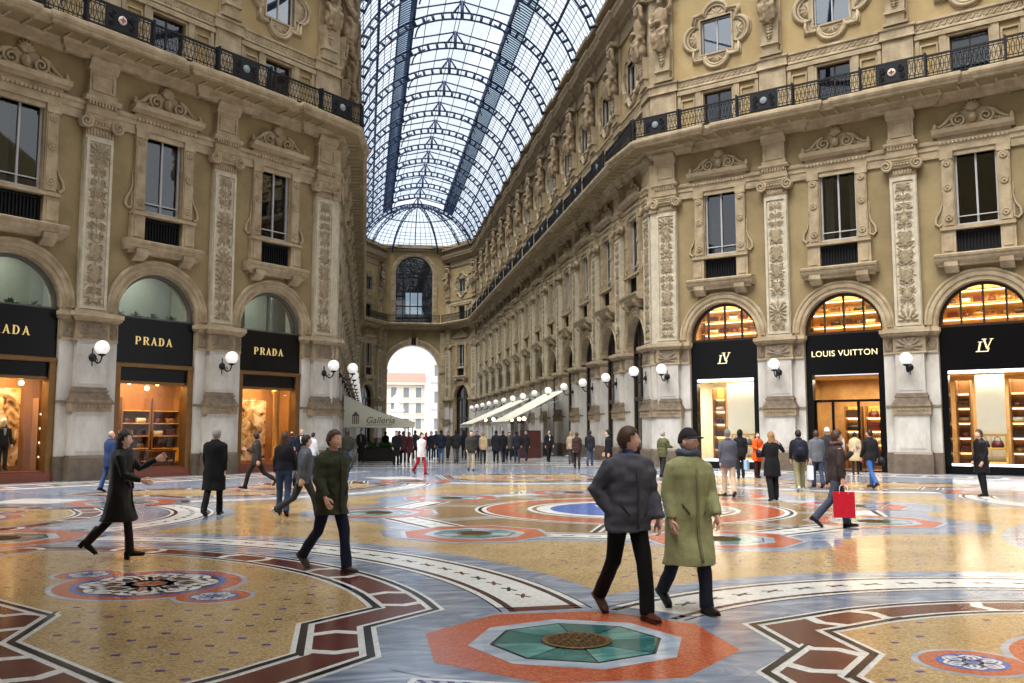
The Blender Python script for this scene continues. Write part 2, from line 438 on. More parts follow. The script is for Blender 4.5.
def knot(c, r, lay, arms=8):                          # white interlaced star
    for k in range(arms):
        a = 2*PI*k/arms
        P = circ((c[0]+.62*r*math.cos(a), c[1]+.62*r*math.sin(a)), .33*r, 20)
        fstroke(P, -.062*r, .062*r, WHT, lay, True)
        P = [(c[0]+r*rr*math.cos(a+da), c[1]+r*rr*math.sin(a+da)) for rr, da in ((.26, 0), (.62, -.22), (.9, 0), (.62, .22))]
        fstroke(P, -.05*r, .05*r, WHT, lay, True)
    fstroke(circ(c, .3*r, 20), -.05*r, .05*r, WHT, lay, True)
def rosette(c, lay, sm):
    fpoly(circ(c, 1.05), PALE, lay); fpoly(circ(c, .99), RED, lay+2); fpoly(circ(c, .82), BLU, lay+3); fpoly(circ(c, .75), POR, lay+4)
    knot(c, .73, lay+5); fpoly(circ(c, .17, 8), RED, lay+5); fpoly(circ(c, .1, 8), POR, lay+6)
    for d in sm:
        fpoly(circ(d, .42, 32), PALE, lay+1); fpoly(circ(d, .37, 32), RED, lay+3); fpoly(circ(d, .25, 32), BLU, lay+5); knot(d, .22, lay+6, 6)
DB1, DB2 = (.22, -.265), (.22, .235)
for k in range(4):
    f1 = frame([rotc(p, k) for p in axis_fr], 1)
    rc = rotc((5.8, 6.05), k)
    dots(offs(f1, .36, True), rotc((0+CC[0], .34+CC[1]), k) and (0, .34), (.33, .17), 3, .035, org=(.1, .1), holes=[(rc, 1.6)])
    e1, e2 = rotc((4.45, 6.3), k), rotc((7.15, 6.3), k)
    rosette(rc, 3, [e1, e2])
    f2 = frame([rotc(p, k) for p in dia_fr], 1)
    rc = rotc((-2.35, 10.92), k)
    sm = [rotc((-1.52, 10.0), k), rotc((-3.22, 11.72), k)]
    dots(offs(f2, .36, True), DB1, DB2, 3, .036, org=(.02, .05), holes=[(rc, 1.3), (sm[0], .6), (sm[1], .6)])
    rosette(rc, 3, sm)
# inner yellow field
inner = []
for P, Q, h in segs:
    inner += arcpts(P, Q, h, .86, 24, .19, .81)
fpoly(inner, YEL, 1)
c5 = [(CC[0], CC[1]-5.55)]
IN = [(5.6,13.95), (9.5,16.15), (11.0,19.6), (9.4,23.4), (5.75,25.1), (2.2,23.5), (.3,19.5), (1.83,15.35)]
dots(offs(inner if area(inner) > 0 else inner[::-1], .3, True), (.42, 0), (.21, .36), 2, .03, holes=[(CC, 6.0)]+[(p, 1.75) for p in IN])
# bands
for idx, (P, Q, h) in enumerate(segs):
    t0, t1 = .105, .895
    if idx % 2: t0, t1 = .135, .865
    A = arcpts(P, Q, h, 0, 48, t0, t1)
    fstroke(A, -.45, .45, WHT, 3)
    for d in (-.36, .29):
        fstroke(A, d, d+.075, POR, 4); fdash(A, d, d+.075, BLK, 5, .13)
    fstroke(A, -.455, -.435, BLK, 4); fstroke(A, .435, .455, BLK, 4)
    n = int(sum(math.dist(A[i], A[i+1]) for i in range(48))/.45)
    B = arcpts(P, Q, h, 0, n, t0+.03, t1-.03)
    for i in range(1, n):
        c = B[i]; u = (B[i+1][0]-B[i-1][0], B[i+1][1]-B[i-1][1]) if i < n else (1, 0)
        l = math.hypot(*u); u = (u[0]/l, u[1]/l); v = (-u[1], u[0])
        g = lambda a, b: (c[0]+u[0]*a+v[0]*b, c[1]+u[1]*a+v[1]*b)
        fpoly([g(.12,.03), g(.05,.0), g(.12,-.03), g(.1,-.06), g(0,-.022), g(-.1,-.06), g(-.12,-.03), g(-.05,0), g(-.12,.03), g(-.1,.06), g(0,.022), g(.1,.06)], POR if i % 2 else BLK, 5)
    if idx % 2 == 0 or idx == 1 :                     # porphyry end plates where the band meets a node
        fstroke(A[-2:], -.36, .36, POR, 5)
    fstroke(A[:2], -.36, .36, POR, 5)
# nodes
GR = []
for i, c in enumerate(ND):
    fpoly(octa(c, 1.52), BLUE, 4); 
    o = octa(c, 1.19)
    fpoly(o, RED, 6)
    fpoly(octa(c, .82, PI/8), PALE, 7)
    oi = octa(c, .64, PI/8); fpoly(offs(oi, -.02, True), BLK, 8)
    for k in range(8):
        a, b = oi[k], oi[(k+1) % 8]
        s = .96
        mx, my = (a[0]+b[0]+c[0])/3, (a[1]+b[1]+c[1])/3
        fpoly([(mx+(p[0]-mx)*s, my+(p[1]-my)*s) for p in (c, a, b)], GRN if k % 2 else DGRN, 9)
    GR.append((c, .28))
    # checkered V patch outward of the node
    v = (c[0]-CC[0], c[1]-CC[1]); l = math.hypot(*v); v = (v[0]/l, v[1]/l); w = (-v[1], v[0])
    g = lambda a, b: (c[0]+v[0]*a+w[0]*b, c[1]+v[1]*a+w[1]*b)
    V = [g(3.2, -1.0), g(1.27, -1.02), g(1.3, .5), g(1.45, .75), g(3.2, .9)]
    fpoly(V, WHT, 5); fstroke(V, -.16, -.05, PUR, 6); fdash(V, -.16, -.05, PALE, 7, .1)
# inner ring
R_IN = []
for k in range(8):
    a = -PI/2+PI/4*k
    for da, rr in ((-.27, 6.15), (-.2, 6.65), (-.1, 7.05), (0, 7.15), (.1, 7.05), (.2, 6.65), (.27, 6.15), (PI/8, 6.0)):
        R_IN.append((CC[0]+rr*math.cos(a+da), CC[1]+rr*math.sin(a+da)))
fpoly(R_IN, BLUE, 2)
fpoly(circ(CC, 5.0, 64), BRN, 3)
for k in range(8):
    p, q = IN[k], IN[(k+1) % 8]
    u = ((q[0]-p[0])/math.dist(p, q), (q[1]-p[1])/math.dist(p, q))
    A = [(p[0]+u[0]*1.1, p[1]+u[1]*1.1), (q[0]-u[0]*1.1, q[1]-u[1]*1.1)]
    fstroke(A, -.42, .42, WHT, 4); fstroke(A, -.34, .34, BLK, 5); fstroke(A, -.24, .24, WHT, 6)
    m_ = ((A[0][0]+A[1][0])/2, (A[0][1]+A[1][1])/2)
    for t in (-.45, 0, .45):
        c = (m_[0]+u[0]*t, m_[1]+u[1]*t); fpoly([(c[0]-.1, c[1]-.03), (c[0]+.1, c[1]-.05), (c[0]+.1, c[1]+.03), (c[0]-.1, c[1]+.05)], BLK, 7)
    a = -PI/2+PI/4*(k+.5)                             # paired dashes towards the middle
    for s in (-.14, .14):
        P0 = (CC[0]+3.45*math.cos(a)-s*math.sin(a), CC[1]+3.45*math.sin(a)+s*math.cos(a)); P1 = (CC[0]+4.75*math.cos(a)-s*math.sin(a), CC[1]+4.75*math.sin(a)+s*math.cos(a))
        fstroke([P0, P1], -.1, .1, WHT, 4); fstroke([P0, P1], -.045, .045, BLK, 5)
for i, c in enumerate(IN):
    fpoly(octa(c, 1.22), PALE, 7); fpoly(octa(c, 1.14), RED, 8); fpoly(octa(c, .8, PI/8), PALE, 9)
    oi = octa(c, .62, PI/8); fpoly(offs(oi, -.02, True), BLK, 10)
    for k in range(8):
        a, b = oi[k], oi[(k+1) % 8]; mx, my = (a[0]+b[0]+c[0])/3, (a[1]+b[1]+c[1])/3
        fpoly([(mx+(p[0]-mx)*.96, my+(p[1]-my)*.96) for p in (c, a, b)], GRN if k % 3 else PALE, 11)
    GR.append((c, .3))
for r, m_, l in ((3.45, WHT, 4), (3.38, BLK, 5), (3.3, WHT, 6), (3.2, RED, 7), (2.6, BRN, 8), (2.3, WHT, 9), (2.2, BRN, 10), (2.1, WHT, 11), (1.8, BLU, 12)):
    fpoly(circ(CC, r, 72), m_, l)
fdash(circ(CC, 3.3, 72), -.07, 0, BLK, 8, .14, closed=True)
cR = (CC[0]+1.5, CC[1]-.5)                            # shield and collar inside the middle disc
sh = [(5.2,20.6),(6.6,20.6),(6.6,19.6),(6.35,19.0),(5.9,18.65),(5.45,19.0),(5.2,19.6)]
fpoly(sh, WHT, 13); fpoly([(5.9+(x-5.9)*.92, 19.7+(y-19.7)*.92) for x, y in sh], RED, 14)
fpoly([(5.78,18.85),(6.02,18.85),(6.02,20.5),(5.78,20.5)], WHT, 15); fpoly([(5.28,19.75),(6.52,19.75),(6.52,19.99),(5.28,19.99)], WHT, 15)
for r, m_, l in ((.62, PALE, 13), (.5, GRY, 14), (.4, WHT, 15), (.28, GRY, 16), (.18, WHT, 17)): fpoly(circ(cR, r, 32), m_, l)
# border along the diagonal shop fronts: light and dark bands with squares
for (A_, B_, s) in (((XR+.1, YC-.1), (XR+E1, YC-E1), 1), ((XL-.1, YC-.1), (XL-E1, YC-E1), -1)):
    u = ((B_[0]-A_[0])/math.dist(A_, B_), (B_[1]-A_[1])/math.dist(A_, B_))
    n_ = (-u[1], u[0]) if (CC[0]-A_[0])*-u[1]+(CC[1]-A_[1])*u[0] > 0 else (u[1], -u[0])
    g = lambda t, d: (A_[0]+u[0]*t+n_[0]*d, A_[1]+u[1]*t+n_[1]*d)
    Ln = math.dist(A_, B_)
    for d0, d1, m_ in ((.9, 1.5, LPAV), (1.5, 1.6, BLK), (2.9, 3.0, BLK), (3.0, 3.4, WHT)):
        fpoly([g(.6, d0), g(Ln-.6, d0), g(Ln-.6, d1), g(.6, d1)], m_, 1)
    for k in range(6):
        t = 2.2+k*2.7
        fpoly([g(t-.9, 1.75), g(t+.9, 1.75), g(t+.9, 2.75), g(t-.9, 2.75)], WHT, 2)
        fpoly([g(t-.7, 1.9), g(t+.7, 1.9), g(t+.7, 2.6), g(t-.7, 2.6)], RED if k % 2 else POR, 3)
        fpoly([g(t-.4, 2.05), g(t+.4, 2.05), g(t+.4, 2.45), g(t-.4, 2.45)], PALE, 4)
flo = put('floor', FL.mesh('floor', FM, recalc=False)); tag(flo, 'polished mosaic marble floor of the octagon and the arcade', 'floor', kind='structure')
gm = MB()
gm.lathe([(0, 0), (.27, 0), (.29, .004), (.29, .009), (.255, .012), (.25, .008), (0, .008)], 28)
for k in range(3):
    R_ = .07+.07*k
    for j in range(6+6*k):
        a = 2*PI*j/(6+6*k)
        gm.lathe([(.018, .008), (.018, .015), (.032, .015), (.032, .008)], 8, (R_*math.cos(a), R_*math.sin(a), 0), smooth=False)
grate_me = gm.mesh('grate', mat('bronze grate', srgb(112,84,44), .45, .3, 60., metal=.5, bump=.3))
for i, (c, r) in enumerate(GR):
    if i in (5, 6): continue
    lab = ['round bronze grate in the large green medallion, nearest to the viewer', 'bronze grate of the large medallion at the left edge', 'bronze grate of the large medallion at the left, towards the shop fronts', 'bronze grate of the large back-left medallion before the arcade', 'bronze grate of the large back-right medallion before the arcade', '', '', 'bronze grate of the large medallion off to the near right'][i] if i < 8 else 'bronze grate of the %s of eight small medallions round the blue disc' % ('nearest', 'front-right one', 'right-hand one', 'back-right one', 'farthest', 'back-left one', 'left-hand one', 'front-left one')[i-8]
    tag(put('floor_grate', grate_me, loc=(c[0], c[1], .0085), M=None), lab, 'floor grate', 'bronze grates in the floor medallions')
# ------------------------------------------------------------------ facade kits; local x to the viewer's right, y into the wall, z up
W = 5.41
def rframe(b, x0, x1, z0, z1, t, y0, y1, m=0):
    b.box(x0-t, x0, y0, y1, z0-t, z1+t, m); b.box(x1, x1+t, y0, y1, z0-t, z1+t, m)
    b.box(x0, x1, y0, y1, z1, z1+t, m); b.box(x0, x1, y0, y1, z0-t, z0, m)
def spiral(b, c, r, turns, s, y, tr, m=0, a0=0., n=26):
    pts = []; rad = []
    for i in range(n+1):
        t = i/n; a = a0+s*turns*2*PI*t; rr = r*(1-.86*t)
        pts.append((c[0]+rr*math.cos(a), y-.03*t, c[1]+rr*math.sin(a))); rad.append(tr*(1-.45*t))
    b.tube(pts, rad, 6, m)
def roundel(b, x, z, r, y, m=0):
    b.lathe([(r, 0), (r, .04), (r*.78, .055), (r*.62, .02), (r*.34, .03), (r*.22, .07), (0, .075)], 12, (x, y, z), m, 'y')
def relief_panel(x0, x1, z0, z1, y, depth, nx, nz, seed, motif=.78):
    xs = np.linspace(-1, 1, nx); zs = np.linspace(0, z1-z0, nz)
    U, Z = np.meshgrid(np.abs(xs), zs)
    H = np.zeros_like(U)
    rng = np.random.RandomState(seed)
    k = int((z1-z0)/motif)+1
    for i in range(k):
        zc = (i+.5)*motif; t = rng.randint(4); s = (x1-x0)/2
        X = U*s; dz = Z-zc
        H = np.maximum(H, np.exp(-(X/.035)**2)*.45)
        if t == 0:   # vase
            prof = .16+.1*np.sin(dz*7+1.2); H = np.maximum(H, (np.abs(dz) < .3)*np.clip(1-(X/np.maximum(prof, .03))**4, 0, 1)*.9)
        if t in (1, 0, 3):  # scrolls
            for cz in (-.2, .2):
                r = np.hypot(X-.18, dz-cz); an = np.arctan2(dz-cz, X-.18)
                sp = .5+.5*np.cos(2*PI*r/.085-an*np.sign(cz)); H = np.maximum(H, sp*np.exp(-(r/.17)**4)*.95)
        if t == 2:   # palmette
            an = np.arctan2(X, dz+.3); r = np.hypot(X, dz+.3)
            H = np.maximum(H, (.5+.5*np.cos(an*13))*np.exp(-((r-.3)/.24)**4))
            r = np.hypot(X, dz+.25); H = np.maximum(H, np.exp(-(r/.1)**4))
        if t == 3:   # mask / fruit
            r = np.hypot(X*1.1, dz); H = np.maximum(H, np.sqrt(np.clip(1-(r/.2)**2, 0, 1)))
        for q in range(7):
            cx, cz = rng.uniform(.05, s*.8), rng.uniform(-motif/2, motif/2); a = rng.uniform(0, PI)
            du = (X-cx)*math.cos(a)+(dz-cz)*math.sin(a); dv = -(X-cx)*math.sin(a)+(dz-cz)*math.cos(a)
            H = np.maximum(H, np.exp(-(du/.09)**2-(dv/.035)**2)*rng.uniform(.5, .9))
    edge = np.minimum(np.clip((1-U)*6, 0, 1), np.clip(np.minimum(Z, (z1-z0)-Z)*8, 0, 1))
    H *= edge
    b = MB()
    vs = [(x0+(x1-x0)*(xs[i]+1)/2, y-depth*H[j, i], z0+zs[j]) for j in range(nz) for i in range(nx)]
    fs = []; ms = []
    for j in range(nz-1):
        for i in range(nx-1):
            fs.append((j*nx+i, j*nx+i+1, (j+1)*nx+i+1, (j+1)*nx+i))
            ms.append(1 if H[j:j+2, i:i+2].mean() > .3 else 0)
    b.v = vs; b.f = fs; b.m = ms; b.s = [True]*len(fs)
    return b

# --- first-floor window ------------------------------------------------------------
def window_kit(curtain=0):
    Z = 8.1; k = []
    b = MB()
    for s in (-1, 1):
        x0, x1 = sorted((s*.8, s*1.24)); b.box(x0, x1, -.14, .05, 9.86, 12.72)
        x0, x1 = sorted((s*.84, s*1.2)); b.box(x0, x1, -.17, -.1, 9.95, 12.66)
        b.box(min(s*.78, s*1.28), max(s*.78, s*1.28), -.2, .05, 12.68, 13.0)
        for z in (12.52, 11.5, 10.25): roundel(b, s*1.02, z, .15, -.17)
        pts = [(s*1.27, 11.45), (s*1.3, 11.2), (s*1.27, 10.9), (s*1.34, 10.6), (s*1.5, 10.35), (s*1.55, 10.1), (s*1.42, 9.95), (s*1.3, 10.05)]
        b.tube([(x, -.05, z) for x, z in pts], [.02,.03,.035,.045,.055,.06,.05,.03], 6)
        b.box(min(s*1.24, s*1.32), max(s*1.24, s*1.32), -.04, .05, 9.9, 10.9)
    rframe(b, -.76, .76, 9.94, 12.92, .06, -.05, .3)
    b.box(-1.3, 1.3, -.16, .05, 13.0, 13.3)
    for i in range(17):
        x = -1.2+2.4*i/16; b.box(x-.045, x+.045, -.24, -.1, 13.3, 13.42)
    b.box(-1.34, 1.34, -.14, .05, 13.3, 13.62)
    k.append(('surround', b.mesh('w_surround', STONE, Z), []))
    b = MB()
    b.prismx([(.05,13.62), (-.2,13.62), (-.28,13.68), (-.42,13.72), (-.46,13.8), (-.5,13.88), (.05,13.92)], -1.5, 1.5)
    ped = b.mesh('w_pediment', STONE, Z)
    o = MB()
    out = [(-1.45,13.9), (1.45,13.9), (1.4,14.02), (1.05,14.08), (.85,14.25), (.62,14.5), (.34,14.62), (.2,14.7), (-.2,14.7), (-.34,14.62), (-.62,14.5), (-.85,14.25), (-1.05,14.08), (-1.4,14.02)]
    o.prism(out, -.06, .05)
    for s in (-1, 1):
        spiral(o, (s*.5, 14.22), .3, 1.8, -s, -.14, .07, a0=PI/2)
        o.tube([(s*.5, -.13, 14.52), (s*.78, -.13, 14.42), (s*1.0, -.13, 14.18), (s*1.2, -.12, 14.05), (s*1.38, -.12, 14.08)], [.07,.08,.075,.06,.04], 6)
        o.lathe([(0,0), (.07,.02), (.1,.1), (.06,.18), (.08,.22), (0,.32)], 8, (s*1.4, -.2, 13.9))
        for j in range(4): o.sphere((s*(.82+.13*j), -.1, 14.0+.03*(3-j)), .075, sy=.7)
    o.sphere((0, -.13, 14.25), .17, sy=.7, sz=1.3); o.sphere((0, -.2, 14.25), .1, sz=1.3)
    for j in range(7):
        a = PI*(.08+.84*j/6); o.tube([(0, -.1, 14.55), (.2*math.cos(a), -.14, 14.6+.22*math.sin(a)), (.32*math.cos(a), -.1, 14.64+.36*math.sin(a))], [.07,.07,.03], 6)
    k.append(('pediment', ped, [('scroll_ornament', o.mesh('w_orn', STONE, Z))]))
    b = MB()
    b.box(-1.36, 1.36, -.28, .05, 9.74, 9.86)
    for s in (-1, 1):
        x0, x1 = sorted((s*.8, s*1.34)); b.box(x0, x1, -.2, .05, 8.74, 9.74); b.box(x0+.1, x1-.1, -.23, -.1, 8.9, 9.6)
        x0, x1 = sorted((s*.74, s*1.24)); b.prismx([(.05,8.44), (-.44,8.44), (-.44,8.26), (-.36,8.16), (-.25,8.1), (-.15,8.02), (.05,8.0)], x0, x1)
    b.prismx([(.05,8.36), (-.3,8.36), (-.36,8.42), (-.42,8.46), (-.46,8.54), (-.46,8.6), (-.52,8.64), (-.54,8.72), (-.3,8.8), (.05,8.8)], -1.6, 1.6); b.box(-1.5, 1.5, -.3, .05, 8.28, 8.4)
    k.append(('balcony_base', b.mesh('w_base', STONE, Z), []))
    b = MB()
    b.box(-.8, .8, .06, .1, 8.76, 9.74)
    for i in range(13):
        x = -.72+1.44*i/12; b.box(x-.018, x+.018, -.02, .06, 8.8, 9.7)
    for z in (8.84, 9.62): b.box(-.78, .78, -.03, .06, z, z+.05)
    k.append(('iron_parapet', b.mesh('w_parapet', IRON, Z), []))
    b = MB()
    rframe(b, -.69, .69, 10.02, 12.85, .07, .1, .2); b.box(-.035, .035, .1, .2, 10.02, 12.85); b.box(-.72, .72, .02, .06, 10.28, 10.32)
    g = MB(); g.box(-.69, .69, .16, .17, 10.02, 12.85)
    k.append(('sash', b.mesh('w_sash', FRAME, Z), [('pane', g.mesh('w_pane', GLASSW, Z))]))
    if curtain:
        b = MB(); n = 40
        for s in ((-1, 1) if curtain == 1 else (-1,)):
            vs = []
            for i in range(n+1):
                x = s*(.68-.34*i/n) if curtain == 1 else -.68+.55*i/n
                y = .5+.035*math.sin(i*1.9)
                vs += [(x, y, 10.0), (x, y, 12.9)]
            b.add(vs, [(2*i, 2*i+2, 2*i+3, 2*i+1) for i in range(n)], 0, True)
        k.append(('curtain', b.mesh('w_curtain', CURT, Z), []))
    return k
# --- mezzanine window ----------------------------------------------------------------
def mezz_kit():
    Z = 15.8; k = []; b = MB()
    rframe(b, -.72, .72, 15.85, 17.82, .1, -.06, .3)
    for s in (-1, 1):
        x0, x1 = sorted((s*.82, s*1.1)); b.box(x0, x1, -.1, .05, 15.8, 17.96)
        rframe(b, *sorted((s*1.22, s*1.78)), 16.1, 17.62, .07, -.07, .05)
        x0, x1 = sorted((s*1.86, s*2.02)); b.box(x0, x1, -.08, .05, 15.8, 17.96)
    b.box(-2.05, 2.05, -.14, .05, 17.94, 18.14)
    k.append(('surround', b.mesh('m_sur', STONE, Z), []))
    b = MB(); rframe(b, -.66, .66, 15.9, 17.76, .06, .14, .22); b.box(-.03, .03, .14, .22, 15.9, 17.76)
    g = MB(); g.box(-.66, .66, .18, .19, 15.9, 17.76)
    k.append(('sash', b.mesh('m_sash', WOODD, Z), [('pane', g.mesh('m_pane', GLASSW, Z))]))
    return k
# --- quatrefoil window ---------------------------------------------------------------
def quat_path(s):
    a, r = 1.12*s, .62*s; P = []; cz = 20.57; d = 1.0*s
    def lobe(cx, cy, th):
        for i in range(13):
            t = th-PI*.5+PI*i/12; P.append((cx+r*math.cos(t), cz+cy+r*math.sin(t)))
    P.append((a, cz-a)); P.append((a, cz-r)); lobe(d, 0, 0); P.append((a, cz+r)); P.append((a, cz+a)); P.append((r, cz+a))
    lobe(0, d, PI/2); P.append((-r, cz+a)); P.append((-a, cz+a)); P.append((-a, cz+r)); lobe(-d, 0, PI); P.append((-a, cz-r)); P.append((-a, cz-a)); P.append((-r, cz-a)); lobe(0, -d, 1.5*PI); P.append((r, cz-a))
    return P
def closed_tube(b, P, r, y, m=0, n=6, ry=None):
    pts = [Vector((x, y, z)) for x, z in P]; k = len(pts); vs = []
    for i in range(k):
        t = (pts[(i+1) % k]-pts[i-1]).normalized(); a = Vector((0, 1, 0)); q = t.cross(a)
        for j in range(n):
            w = 2*PI*j/n; vs.append(pts[i]+a*((ry or r)*math.cos(w))+q*(r*math.sin(w)))
    b.add(vs, [(i*n+j, i*n+(j+1) % n, ((i+1) % k)*n+(j+1) % n, ((i+1) % k)*n+j) for i in range(k) for j in range(n)], m, True)
def quat_kit(curtain=False):
    Z = 18.9; k = []; b = MB(); P = quat_path(1)
    closed_tube(b, P, .1, -.06, ry=.12); closed_tube(b, quat_path(.9), .07, -.04); closed_tube(b, quat_path(1.07), .05, -.02)
    # plate with the window hole
    zc = 20.57
    rframe(b, -.77, .77, 19.72, 21.42, .24, -.03, .05)
    rframe(b, -.77, .77, 19.72, 21.42, .08, -.09, .3)
    for cx, cz, r in ((1.0,0,.55), (-1.0,0,.55), (0,1.0,.55), (0,-1.0,.55)):
        for j in range(9):
            a = 2*PI*j/9; d = Vector((cx, cz)).normalized()
            p = Vector((cx*1.02, cz*1.02)); q = p+Vector((math.cos(a), math.sin(a)))*.42
            if (q-p).dot(d) < -.02: continue
            b.tube([(p.x, -.01, zc+p.y), (q.x, -.01, zc+q.y)], [.02, .055], 6)
        a_ = math.atan2(cz, cx); b.lathe([(.54, 0), (.54, .02), (0, .03)], 12, (cx*1.0, 0, zc+cz*1.0), 0, 'y', a0=a_-PI/2, a1=a_+PI/2)
    k.append(('quatrefoil_moulding', b.mesh('q_mould', STONE, Z), []))
    b = MB(); rframe(b, -.71, .71, 19.78, 21.36, .06, .1, .18); b.box(-.03, .03, .1, .18, 19.78, 21.36)
    g = MB(); g.box(-.71, .71, .14, .15, 19.78, 21.36)
    k.append(('sash', b.mesh('q_sash', FRAME, Z), [('pane', g.mesh('q_pane', GLASSQ, Z))]))
    return k
# --- pilaster -----------------------------------------------------------------------
def pil_kit(seed, wide=True):
    k = []
    b = MB(); b.box(-.76, .76, -.46, .1, 0, .78); b.prismx([(.1,.78), (-.46,.78), (-.4,.87), (.1,.87)], -.72, .72); b.box(-1.06, 1.06, -.16, .3, 0, .84)
    k.append(('plinth', b.mesh('p_plinth', GRAN), []))
    b = MB(); b.box(-.66, .66, -.38, .1, .86, 2.4); b.box(-.52, .52, -.40, -.3, 1.0, 2.25); b.box(-1.05, 1.05, -.1, .3, .84, 4.9); b.box(-.55, .55, -.32, .1, 3.2, 4.9)
    b.box(-.45, .45, -.34, -.3, 3.35, 4.75)
    k.append(('pedestal', b.mesh('p_ped', MARB), []))
    b = MB(); b.box(-.74, .74, -.46, .1, 2.38, 2.72, 1)
    for z0, z1, hw, d in ((2.7,2.8,.76,.5), (2.8,2.88,.72,.46), (2.88,2.98,.67,.42), (2.98,3.08,.62,.38), (3.08,3.15,.64,.4), (3.15,3.24,.59,.35)): b.box(-hw, hw, -d, .1, z0, z1)
    for s in (-1, 1): b.box(*sorted((s*.6, s*1.06)), -.13, .1, 2.66, 2.76)
    t = MB()
    for i in range(9): t.sphere((-.56+.14*i, -.46, 2.55), .055, 0, 8, 6, sy=.4); t.box(-.56+.14*i+.06, -.56+.14*i+.08, -.475, -.45, 2.47, 2.63, 1)
    k.append(('base_moulding', b.mesh('p_mould', [MOLD, STONED]), [('carved_band', t.mesh('p_band', [STONED, MOLD], recalc=False))]))
    b = MB(); b.box(-.62, .62, -.33, .1, 4.9, 5.58); b.box(-1.05, 1.05, -.14, .3, 4.9, 5.58)
    for d, z0, z1 in ((.36,4.86,4.93), (.42,5.56,5.64), (.5,5.62,5.72), (.56,5.7,5.86)):
        b.box(-.66-(d-.36), .66+(d-.36), -d, .1, z0, z1); b.box(-1.05-(d-.36)*.5, 1.05+(d-.36)*.5, -d+.2, .3, z0, z1)
    t = relief_panel(-.6, .6, 4.93, 5.57, -.335, .08, 44, 24, 5, .32)
    for s in (-1, 1):
        q = relief_panel(*sorted((s*.66, s*1.02)), 4.95, 5.55, -.145, .06, 14, 18, 6, .6); t.merge(q)
    k.append(('impost', b.mesh('p_impost', STONE), [('carved_frieze', t.mesh('p_frieze', [STONED, MOLD], recalc=False))]))
    b = MB(); b.box(-.53, .53, -.2, .1, 5.84, 12.26); rframe(b, -.4, .4, 6.1, 12.05, .1, -.26, -.15); b.box(-.58, .58, -.24, .1, 5.84, 5.98)
    t = relief_panel(-.4, .4, 6.1, 12.05, -.205, .085, 29, 200, seed)
    k.append(('shaft', b.mesh('p_shaft', RELG), [('carved_panel', t.mesh('p_panel%d' % seed, [RELG, RELF], recalc=False))]))
    b = MB(); b.box(-.53, .53, -.2, .1, 12.26, 12.62)
    for i in range(9): b.tube([(-.46+.115*i, -.2, 12.28), (-.46+.115*i, -.2, 12.52)], .045, 6)
    b.box(-.6, .6, -.3, .1, 12.6, 12.72)
    for i in range(7): b.sphere((-.36+.12*i, -.32, 12.72), .06, nu=8, nv=6)
    b.prismx([(.1,12.74), (-.3,12.74), (-.36,12.82), (-.36,12.96), (-.42,13.04), (-.42,13.13), (.1,13.13)], -.66, .66)
    for s in (-1, 1):
        spiral(b, (s*.6, 12.7), .25, 1.9, s, -.34, .07, a0=PI/2)
        b.lathe([(.2,0), (.2,.2), (.1,.22), (0,.24)], 14, (s*.6, -.1, 12.7), 0, 'y')
        b.tube([(s*.6, -.34, 12.95), (0, -.34, 12.9)], .06, 6)
    k.append(('capital', b.mesh('p_cap', STONE), []))
    b = MB(); b.box(-.6, .6, -.3, .1, 13.13, 13.3); b.box(-.56, .56, -.28, .1, 13.3, 13.5)
    for i in range(9): b.box(-.54+.12*i-.0, -.54+.12*i+.07, -.36, -.2, 13.36, 13.5)
    b.prismx([(.1,13.5), (-.34,13.5), (-.4,13.58), (-.4,13.66), (.1,13.7)], -.68, .68)
    b.box(-.5, .5, -.26, .1, 13.68, 14.66); rframe(b, -.36, .36, 13.95, 14.5, .05, -.3, -.2); b.box(-.55, .55, -.3, .1, 13.68, 13.85)
    b.prismx([(.1,14.66), (-.28,14.66), (-.32,14.78), (-.36,14.82), (-.42,14.98), (-.46,15.02), (-.46,15.12), (.1,15.16)], -.56, .56)
    k.append(('entablature_block', b.mesh('p_ent', STONE), []))
    b = MB(); b.box(-.62, .62, -.14, .1, 15.8, 18.2); b.box(-.54, .54, -.17, -.1, 16.0, 18.0)
    k.append(('attic_block', b.mesh('p_attic', STONE), []))
    return k
# --- archivolt and shop-front arch ---------------------------------------------------------
def arch_kit():
    b = MB(); Z = 5.84
    b.arch([(1.64,-.06), (1.64,.5), (1.78,.5), (2.18,.05), (2.18,-.04), (2.14,-.12), (2.08,-.12), (2.02,-.07), (1.94,-.1), (1.86,-.1), (1.82,-.05), (1.72,-.05), (1.68,-.1)], 5.99, 26)
    for s in (-1, 1):
        x0, x1 = sorted((s*1.64, s*2.1)); b.box(x0, x1, -.06, .3, 5.84, 6.0)
    return b.mesh('archivolt', STONE, Z)
